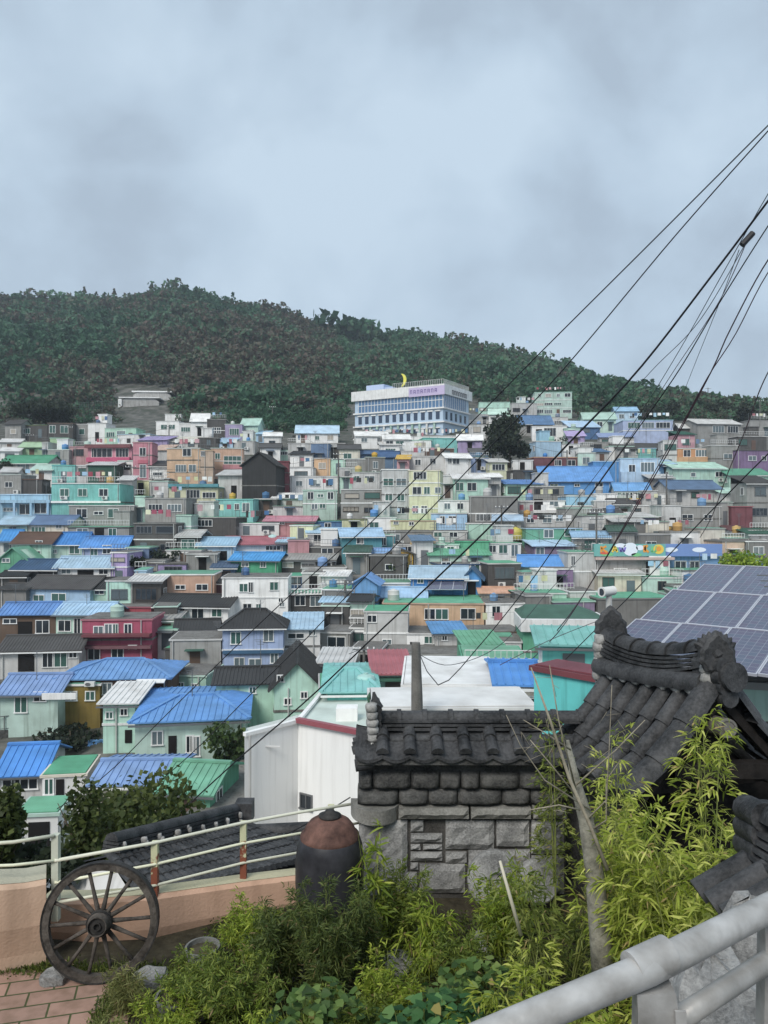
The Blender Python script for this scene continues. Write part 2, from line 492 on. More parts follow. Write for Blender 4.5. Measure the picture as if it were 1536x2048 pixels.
# ------------------------------------------------------------------ houses
M_frdark = paint('dark_frame', S(82,76,72), dirt=.2, streak=False, bump=0); M_curtain = plain('curtained_glass', S(168,160,148), .3, 0, .5)
WCACHE = {}
def window_mesh(w, h, kind):
    key = (round(w*5), round(h*5), kind)
    if key in WCACHE: return WCACHE[key]
    w = max(key[0], 2)/5; h = max(key[1], 2)/5
    t_ = 0.07
    mb = MB()
    mb.box(-w/2-t_, w/2+t_, -.07, .02, h, h+t_); mb.box(-w/2-t_-.03, w/2+t_+.03, -.11, .02, -t_, 0)
    mb.box(-w/2-t_, -w/2, -.065, .02, 0, h); mb.box(w/2, w/2+t_, -.065, .02, 0, h)
    nm = 1 if w < 1.7 else 3
    if kind != 'p':
        for k in range(nm):
            x = -w/2 + w*(k+1)/(nm+1); mb.box(x-.03, x+.03, -.055, -.01, 0, h)
    if kind == 'b':                         # security bars
        k = -w/2
        while k < w/2:
            mb.box(k, k+.02, -.14, -.12, 0, h); k += .16
        mb.box(-w/2, w/2, -.15, -.12, 0, .03); mb.box(-w/2, w/2, -.15, -.12, h-.03, h); mb.box(-w/2, -w/2+.03, -.14, 0, .02, .05); mb.box(w/2-.03, w/2, -.14, 0, .02, .05)
    me = bpy.data.meshes.new('window'); me.from_pydata(mb.v, [], mb.f); me.update()
    g = MB(); g.box(-w/2, w/2, -.03, -.005, 0, h)
    mg = bpy.data.meshes.new('pane'); mg.from_pydata(g.v, [], g.f); mg.update()
    WCACHE[key] = (me, mg, {})
    return WCACHE[key]
def variant(cache, me, mat):
    k = (me.name, mat.name)
    if k not in cache:
        m2 = me.copy(); m2.materials.append(mat); cache[k] = m2
    return cache[k]
def add_window(par, x, y, z, w, h, rz=0.0, kind='n', frame=None, glass=None):
    me, mg, c = window_mesh(w, h, kind)
    o = link('window', variant(c, me, frame or M_trim), par, (x, y, z), rz)
    link('pane', variant(c, mg, glass or M_glass), o)
    return o
def rail_mb(mb, p, q, h=0.9, step=0.25, t_=0.03):
    p = Vector(p); q = Vector(q); d = q-p; L_ = d.length; n = max(1, int(L_/step))
    mb.bar(p+Vector((0,0,h)), q+Vector((0,0,h)), .05, .05); mb.bar(p+Vector((0,0,.12)), q+Vector((0,0,.12)), .03, .03)
    for k in range(n+1):
        c = p + d*k/n; mb.bar(c, c+Vector((0,0,h)), t_, t_)

HOUSES = []
def house(x0, x1, yt, yb, wall, roof, rcol, yr=None, n=None, a=None, d=None, b=None, W=None, name=None, short=None,
          label=None, win=True, rail=None, frame=None, band=True, G=None, seed=None, found=3.0, glass=None, cope=None, ph=.32, hname='house'):
    seed = seed if seed is not None else int(x0*31+yb*17)
    rnd = random.Random(seed)
    Y = d or D(yb)
    if a is None: a = rnd.choice([-1,1])*rnd.uniform(2,9)
    ar = math.radians(a)
    wpx = (x1-x0)/F*Y
    Yl = Y - wpx/2*math.tan(ar); Yr_ = Y + wpx/2*math.tan(ar)
    A = P(x0, 1024, Yl); B = P(x1, 1024, Yr_); A.z = B.z = 0
    w = (B-A).length; yaw = math.atan2(B.y-A.y, B.x-A.x)
    Yf = min(Yl, Yr_)
    zb = -(yb-1024)/F*Y; zt = -(yt-1024)/F*Y
    h = max(zt-zb, 1.5)
    dep = b or min(max(4.5, .75*w), 8.5)
    r = empty(hname, ((A.x+B.x)/2, (A.y+B.y)/2, zb), yaw)
    n = n or max(1, round(h/3.0)); sh = h/n
    ridge = 0.0
    # wall
    mb = MB()
    if roof == 'g' or roof == 'h' or roof == 'e' or roof == 's':
        if yr is not None:
            Yk = Y + (dep/2 if roof in 'gh' else (dep if roof == 's' else 0))
            ridge = -(yr-1024)/F*Yk - zt
            ridge = min(max(ridge, .35), 3.2 if dep < 10 else 5)
        else: ridge = 1.0
    mb.box(-w/2, w/2, 0, dep, -found, h)
    if roof == 'g':
        for sx in (-w/2, w/2):
            x_ = sx + (.001 if sx < 0 else -.001)
            mb.q([(x_,0,h-.01),(x_,dep,h-.01),(x_,dep/2,h+ridge-.02)])
    if roof == 'e':
        for yy in (0.001, dep-.001): mb.q([(-w/2,yy,h-.01),(w/2,yy,h-.01),(0,yy,h+ridge-.02)])
    wo_ = mb.build('wall', WM(wall), r)
    # storey bands / plinth
    if n > 1 and band:
        mb = MB()
        for k in range(1, n):
            mb.box(-w/2-.06, w/2+.06, -.06, dep+.06, k*sh-.09, k*sh+.07)
        mb.build('floor_band', M_trim if rnd.random() < .4 else M_conc, r)
    oh = .35
    if roof == 'f':
        cm = MATS['roof_'+rcol] if rcol else M_conc
        mb = MB(); t_ = .14; ph = .0
        z0, z1 = h-.001, h+ph
        mb.box(-w/2-.1, w/2+.1, -.1, t_, z0-.14, z1); mb.box(-w/2-.1, w/2+.1, dep-t_, dep+.1, z0-.14, z1)
        mb.box(-w/2-.1, -w/2+t_, t_, dep-t_, z0-.14, z1); mb.box(w/2-t_, w/2+.1, t_, dep-t_, z0-.14, z1)
        mb.build('parapet', cm, r)
        mb = MB(); mb.box(-w/2+.03, w/2-.03, .03, dep-.03, h-.02, h+.04)
        mb.build('roof', RM(cope) if cope else (RM('green') if rnd.random() < .4 else M_conc), r)
        if rnd.random() < .22 and w > 4 and dep > 4 and not G:
            mb = MB(); q0 = rnd.uniform(-w/2+.4, w/2-2.6); mb.box(q0, q0+2.2, dep-2.6, dep-.4, h+.04, h+2.1)
            mb.box(q0-.12, q0+2.32, dep-2.72, dep-.28, h+2.1, h+2.25)
            rr_ = mb.build('rooftop_room', WM(rnd.choice([wall,'lgrey','white'])), r)
        if rail if rail is not None else (rnd.random() < .28 and not G):
            mb = MB(); rail_mb(mb, (-w/2,0,h+.32), (w/2,0,h+.32), .6, .35); mb.build('roof_railing', M_trim if rnd.random()<.6 else M_metal, r)
    else:
        cm = RM(rcol); mb = MB(); th = .09
        def slope(p0, p1, p2, p3):          # eave-left, eave-right, ridge-right, ridge-left
            p0,p1,p2,p3 = map(Vector, (p0,p1,p2,p3)); nn = (p1-p0).cross(p3-p0)
            if nn.length < 1e-6: return
            nn.normalize()
            if nn.z < 0: nn = -nn
            dn = nn*th
            i = len(mb.v); mb.v += [tuple(x) for x in (p0,p1,p2,p3,p0+dn,p1+dn,p2+dn,p3+dn)]
            for f in ((0,1,2,3),(4,5,6,7),(0,1,5,4),(1,2,6,5),(2,3,7,6),(3,0,4,7)): mb.f.append(tuple(i+k for k in f)); mb.m.append(0)
            st = .28 if rcol in ('dgrey','charcoal','maroon','crimson','brown') else .42
            L0 = (p1-p0).length; m_ = int(L0/st)
            for k in range(m_+1):
                u_ = (k+.5)/(m_+1); a0 = p0.lerp(p1, u_); 
                # the rib climbs the slope until it meets the far or hip edge
                up_ = ((p3+p2)/2-(p0+p1)/2); e_ = (p1-p0).normalized(); up_ = up_ - e_*up_.dot(e_)
                tt = 1.0
                xl = (p3-p0).dot(e_); xr = (p2-p0).dot(e_); xx = u_*L0
                if xx < xl: tt = xx/xl if xl > 0 else 1
                if xx > xr: tt = (L0-xx)/(L0-xr) if L0 > xr else 1
                if tt < .06: continue
                mb.bar(a0+nn*(th+.02), a0+up_*tt+nn*(th+.02), .09 if st < .3 else .05, .06, up=nn)
        if roof == 'g':
            k = ridge/(dep/2); ez = h - oh*k
            slope((-w/2-oh,-oh,ez),(w/2+oh,-oh,ez),(w/2+oh,dep/2,h+ridge),(-w/2-oh,dep/2,h+ridge))
            slope((w/2+oh,dep+oh,ez),(-w/2-oh,dep+oh,ez),(-w/2-oh,dep/2+.002,h+ridge),(w/2+oh,dep/2+.002,h+ridge))
            mb.bar((-w/2-oh,dep/2,h+ridge+th+.05),(w/2+oh,dep/2,h+ridge+th+.05),.3,.12)
        elif roof == 'h':
            k = ridge/(dep/2); ez = h - oh*k; hi = min(w*.32, dep*.5)
            slope((-w/2-oh,-oh,ez),(w/2+oh,-oh,ez),(w/2-hi,dep/2,h+ridge),(-w/2+hi,dep/2,h+ridge))
            slope((w/2+oh,dep+oh,ez),(-w/2-oh,dep+oh,ez),(-w/2+hi,dep/2,h+ridge),(w/2-hi,dep/2,h+ridge))
            slope((-w/2-oh,dep+oh,ez),(-w/2-oh,-oh,ez),(-w/2+hi,dep/2,h+ridge),(-w/2+hi,dep/2+.01,h+ridge))
            slope((w/2+oh,-oh,ez),(w/2+oh,dep+oh,ez),(w/2-hi,dep/2+.01,h+ridge),(w/2-hi,dep/2,h+ridge))
            mb.bar((-w/2+hi,dep/2,h+ridge+th+.05),(w/2-hi,dep/2,h+ridge+th+.05),.3,.14)
            for sx in (-1,1):
                mb.bar((sx*(w/2+oh),-oh,ez+th+.03),(sx*(w/2-hi),dep/2,h+ridge+th+.05),.22,.1)
        elif roof == 'e':
            k = ridge/(w/2); ez = h - oh*k
            slope((-w/2-oh,dep+oh,ez),(-w/2-oh,-oh,ez),(0,-oh,h+ridge),(0,dep+oh,h+ridge))
            slope((w/2+oh,-oh,ez),(w/2+oh,dep+oh,ez),(.002,dep+oh,h+ridge),(.002,-oh,h+ridge))
        elif roof == 's':
            k = ridge/dep; ez = h - oh*k
            mb.q([(-w/2,dep-.003,h),(w/2,dep-.003,h),(w/2,dep-.003,h+ridge),(-w/2,dep-.003,h+ridge)])
            slope((-w/2-oh,-oh,ez),(w/2+oh,-oh,ez),(w/2+oh,dep+oh,h+ridge),(-w/2-oh,dep+oh,h+ridge))
        mb.build('roof', cm, r)
        if Y < 140 and rnd.random() < .7:
            mb = MB(); ez2 = h-.12 if roof != 'e' else h-.2
            mb.bar((-w/2-oh,-oh-.06,ez2-.05),(w/2+oh,-oh-.06,ez2-.05),.1,.1)
            if roof != 'e': mb.build('gutter', M_trim if rnd.random()<.5 else M_metal, r)
    def lx(px): return (px-x0)/(x1-x0)*w - w/2
    def lz(py): return -(py-1024)/F*Y - zb
    gl = glass; wfr = rnd.choice([M_trim, M_trim, M_frdark, M_metal])
    if W:
        for tok in W.split(';'):
            q_ = tok.split(','); xa, xb = map(float, q_[0].split('-')); ya, yb_ = map(float, q_[1].split('-'))
            kd = q_[2] if len(q_) > 2 else 'n'
            ww = (xb-xa)/(x1-x0)*w; hh = (yb_-ya)/F*Y
            if kd == 'D':
                mb = MB(); cx = (lx(xa)+lx(xb))/2; z_ = lz(yb_)
                mb.box(cx-ww/2, cx+ww/2, -.05, .02, z_, z_+hh); mb.build('door', M_dark, r)
            elif kd == 'A':
                mb = MB(); mb.obox(Vector((lx(xa),-.02,lz(ya))), Vector((ww,0,0)), Vector((0,-.9,-hh*.6)), Vector((0,0,.06))); mb.build('awning', M_trim, r)
            elif kd == 'C':
                ac_unit(r, (lx(xa)+lx(xb))/2, -.28, lz(yb_), ww, hh)
            else:
                add_window(r, (lx(xa)+lx(xb))/2, 0, lz(yb_), ww, hh, 0, kd, frame, gl or rnd.choice([M_glass,M_glass,M_glass2,M_glassg]))
    elif win:
        for s in range(n):
            if sh*(.55) < .8: hh = .55
            else: hh = min(1.25, sh*.42)
            step = rnd.uniform(1.9, 2.8); m_ = max(1, int((w-.4)/step))
            wide = rnd.random() < .3
            door = (s == 0 and rnd.random() < .55)
            kd = rnd.choice(['n','n','b','b','p'])
            di = rnd.randrange(m_)
            for k in range(m_):
                cx = -w/2 + w*(k+.5)/m_ + rnd.uniform(-.15,.15)
                if door and k == di:
                    mb = MB(); mb.box(cx-.45, cx+.45, -.05, .02, .02, min(2.0, sh-.4))
                    mb.build('door', rnd.choice([M_dark, MATS['roof_brown'], M_metal, M_glass2]), r)
                    if rnd.random() < .5:
                        mb = MB(); mb.box(cx-.8, cx+.8, -.8, .02, min(2.15, sh-.28), min(2.22, sh-.2)); mb.build('door_canopy', rnd.choice([M_trim, MATS['roof_steel'], MATS['roof_dgreen'], M_metal]), r)
                    continue
                if rnd.random() < .12: continue
                ww = min(rnd.choice([1.9,2.2]) if wide else rnd.choice([.8,1.1,1.3,1.5]), w/m_*.8)
                wf = frame or wfr; add_window(r, cx, 0, s*sh + max(.5, sh*.36)+rnd.uniform(-.08,.12), ww, hh*rnd.choice([1,1,.8,.6]), 0, rnd.choice([kd,kd,'n']), wf, gl or rnd.choice([M_glass,M_glass,M_glass2,M_glassg,M_curtain]))
            # the side wall that faces the valley centre
            side = 1 if x1 < 768 else -1
            for k in range(1 + (dep > 6.5)):
                if rnd.random() < .7:
                    yy = dep*(.28+.42*k)
                    add_window(r, side*w/2, yy, s*sh+max(.6, sh*.4), .9, hh*.8, math.pi/2*side, 'n', frame, M_glass)
        if n > 1 and rnd.random() < .22:
            mb = MB(); z_ = sh*(n-1); mb.box(-w/2+.1, w/2-.1, -1.0, -.062, z_-.12, z_); mb.build('balcony', M_conc, r)
            mb = MB(); rail_mb(mb, (-w/2+.1,-.98,z_), (w/2-.1,-.98,z_), .8, .22); mb.build('balcony_railing', M_trim, r)
    # downpipe, cables
    if win and Y < 165 and rnd.random() < .75:
        mb = MB(); x_ = rnd.choice([-w/2+.25, w/2-.25, rnd.uniform(-w/2+.3,w/2-.3)])
        mb.tube([(x_,-.1,-.5),(x_,-.1,h-.1)], .05, 6); mb.build('downpipe', M_pipe, r)
    if win and Y < 165 and w > 3 and rnd.random() < .45 and not W:
        ac_unit(r, rnd.uniform(-w/2+.6,w/2-.6), -.28, rnd.choice([0.1, sh*(n-1)+.15 if n>1 else .1]), .8, .6)
    if win and rnd.random() < .4 and w > 3:
        mb = MB(); zt2 = h + (.3 if roof == 'f' else ridge*.6); x_ = rnd.uniform(-w/2+.4, w/2-.4); y_ = dep*rnd.uniform(.25,.5); hh = rnd.uniform(1.2,2.4)
        mb.tube([(x_,y_,zt2-.6),(x_,y_,zt2+hh)], .03, 5)
        for k in range(4): mb.bar((x_-.45+.07*k,y_,zt2+hh-.12*k),(x_+.45-.07*k,y_,zt2+hh-.12*k), .025)
        mb.build('aerial', M_metal, r)
    if win and roof == 'f' and w > 3.2 and rnd.random() < .38:
        mb = MB(); x_ = rnd.uniform(-w/2+.9, w/2-.9); y_ = rnd.uniform(1.0, max(1.1,dep*.5)); rr_ = rnd.uniform(.4,.62); th_ = rr_*1.8
        mb.lathe([(rr_*.95,0),(rr_,.05),(rr_,th_*.5),(rr_*1.04,th_*.53),(rr_,th_*.56),(rr_,th_*.9),(rr_*.4,th_),(rr_*.2,th_+.08)], (x_,y_,h+.05), 14)
        mb.build('water_tank', MATS['roof_'+rnd.choice(['blue','blue','steel','yellow','white','lgrey','mint'])], r, smooth=True, sharp=40)
    if win and roof == 'f' and w > 4 and rnd.random() < .3:
        mb = MB(); y_ = rnd.uniform(.8, 2.0); z_ = h+1.75; xa_, xb_ = -w/2+.5, w/2-.5
        for x_ in (xa_, xb_): mb.bar((x_,y_,h),(x_,y_,z_), .05)
        mb.bar((xa_,y_,z_-.03),(xb_,y_,z_-.03), .02); mb.build('washing_line', M_metal, r)
        x_ = xa_+.3
        while x_ < xb_-.6:
            if rnd.random() < .6:
                cw = rnd.uniform(.35,.8); mb = MB(); mb.box(x_, x_+cw, y_-.015, y_+.015, z_-rnd.uniform(.5,1.0), z_-.05); mb.build('laundry', MATS['wall_'+rnd.choice(['white','white','crimson','steel','pink','sky','charcoal','lyellow'])], r)
                x_ += cw
            x_ += rnd.uniform(.1,.5)
    HOUSES.append(dict(o=r, x=(x0+x1)/2, y=(yt+yb)/2, x0=x0, x1=x1, yt=min(yt, yr or yt), yb=yb, wall=wall, roof=roof, rcol=rcol, n=n,
                       short=short, label=label, w=w, h=h, dep=dep, Y=Y, G=G, yaw=yaw, lx=lx, lz=lz))
    return HOUSES[-1]
ACM = {}
def ac_unit(par, x, y, z, w=.8, h=.6):
    if 'b' not in ACM:
        mb = MB(); mb.box(-.4,.4,-.15,.15,0,.6); mb.box(-.36,-.3,-.12,.25,-.06,0); mb.box(.3,.36,-.12,.25,-.06,0); ob = mb.build('ac_unit', M_acw, par); ACM['b'] = ob.data
        mb = MB(); mb.lathe([(.22,0),(.22,.02),(.19,.02),(.19,.005),(.03,.005)], (0,0,0), 16, M=Matrix.Rotation(math.radians(90),3,'X')); of = mb.build('fan_grille', M_metal, ob, loc=(-.1,-.152,.3)); ACM['f'] = of.data
        o = ob
    else:
        o = link('ac_unit', ACM['b'], par); link('fan_grille', ACM['f'], o, (-.1,-.152,.3))
    o.location = (x, y, z); o.scale = (w/.8, 1, h/.6)
    return o
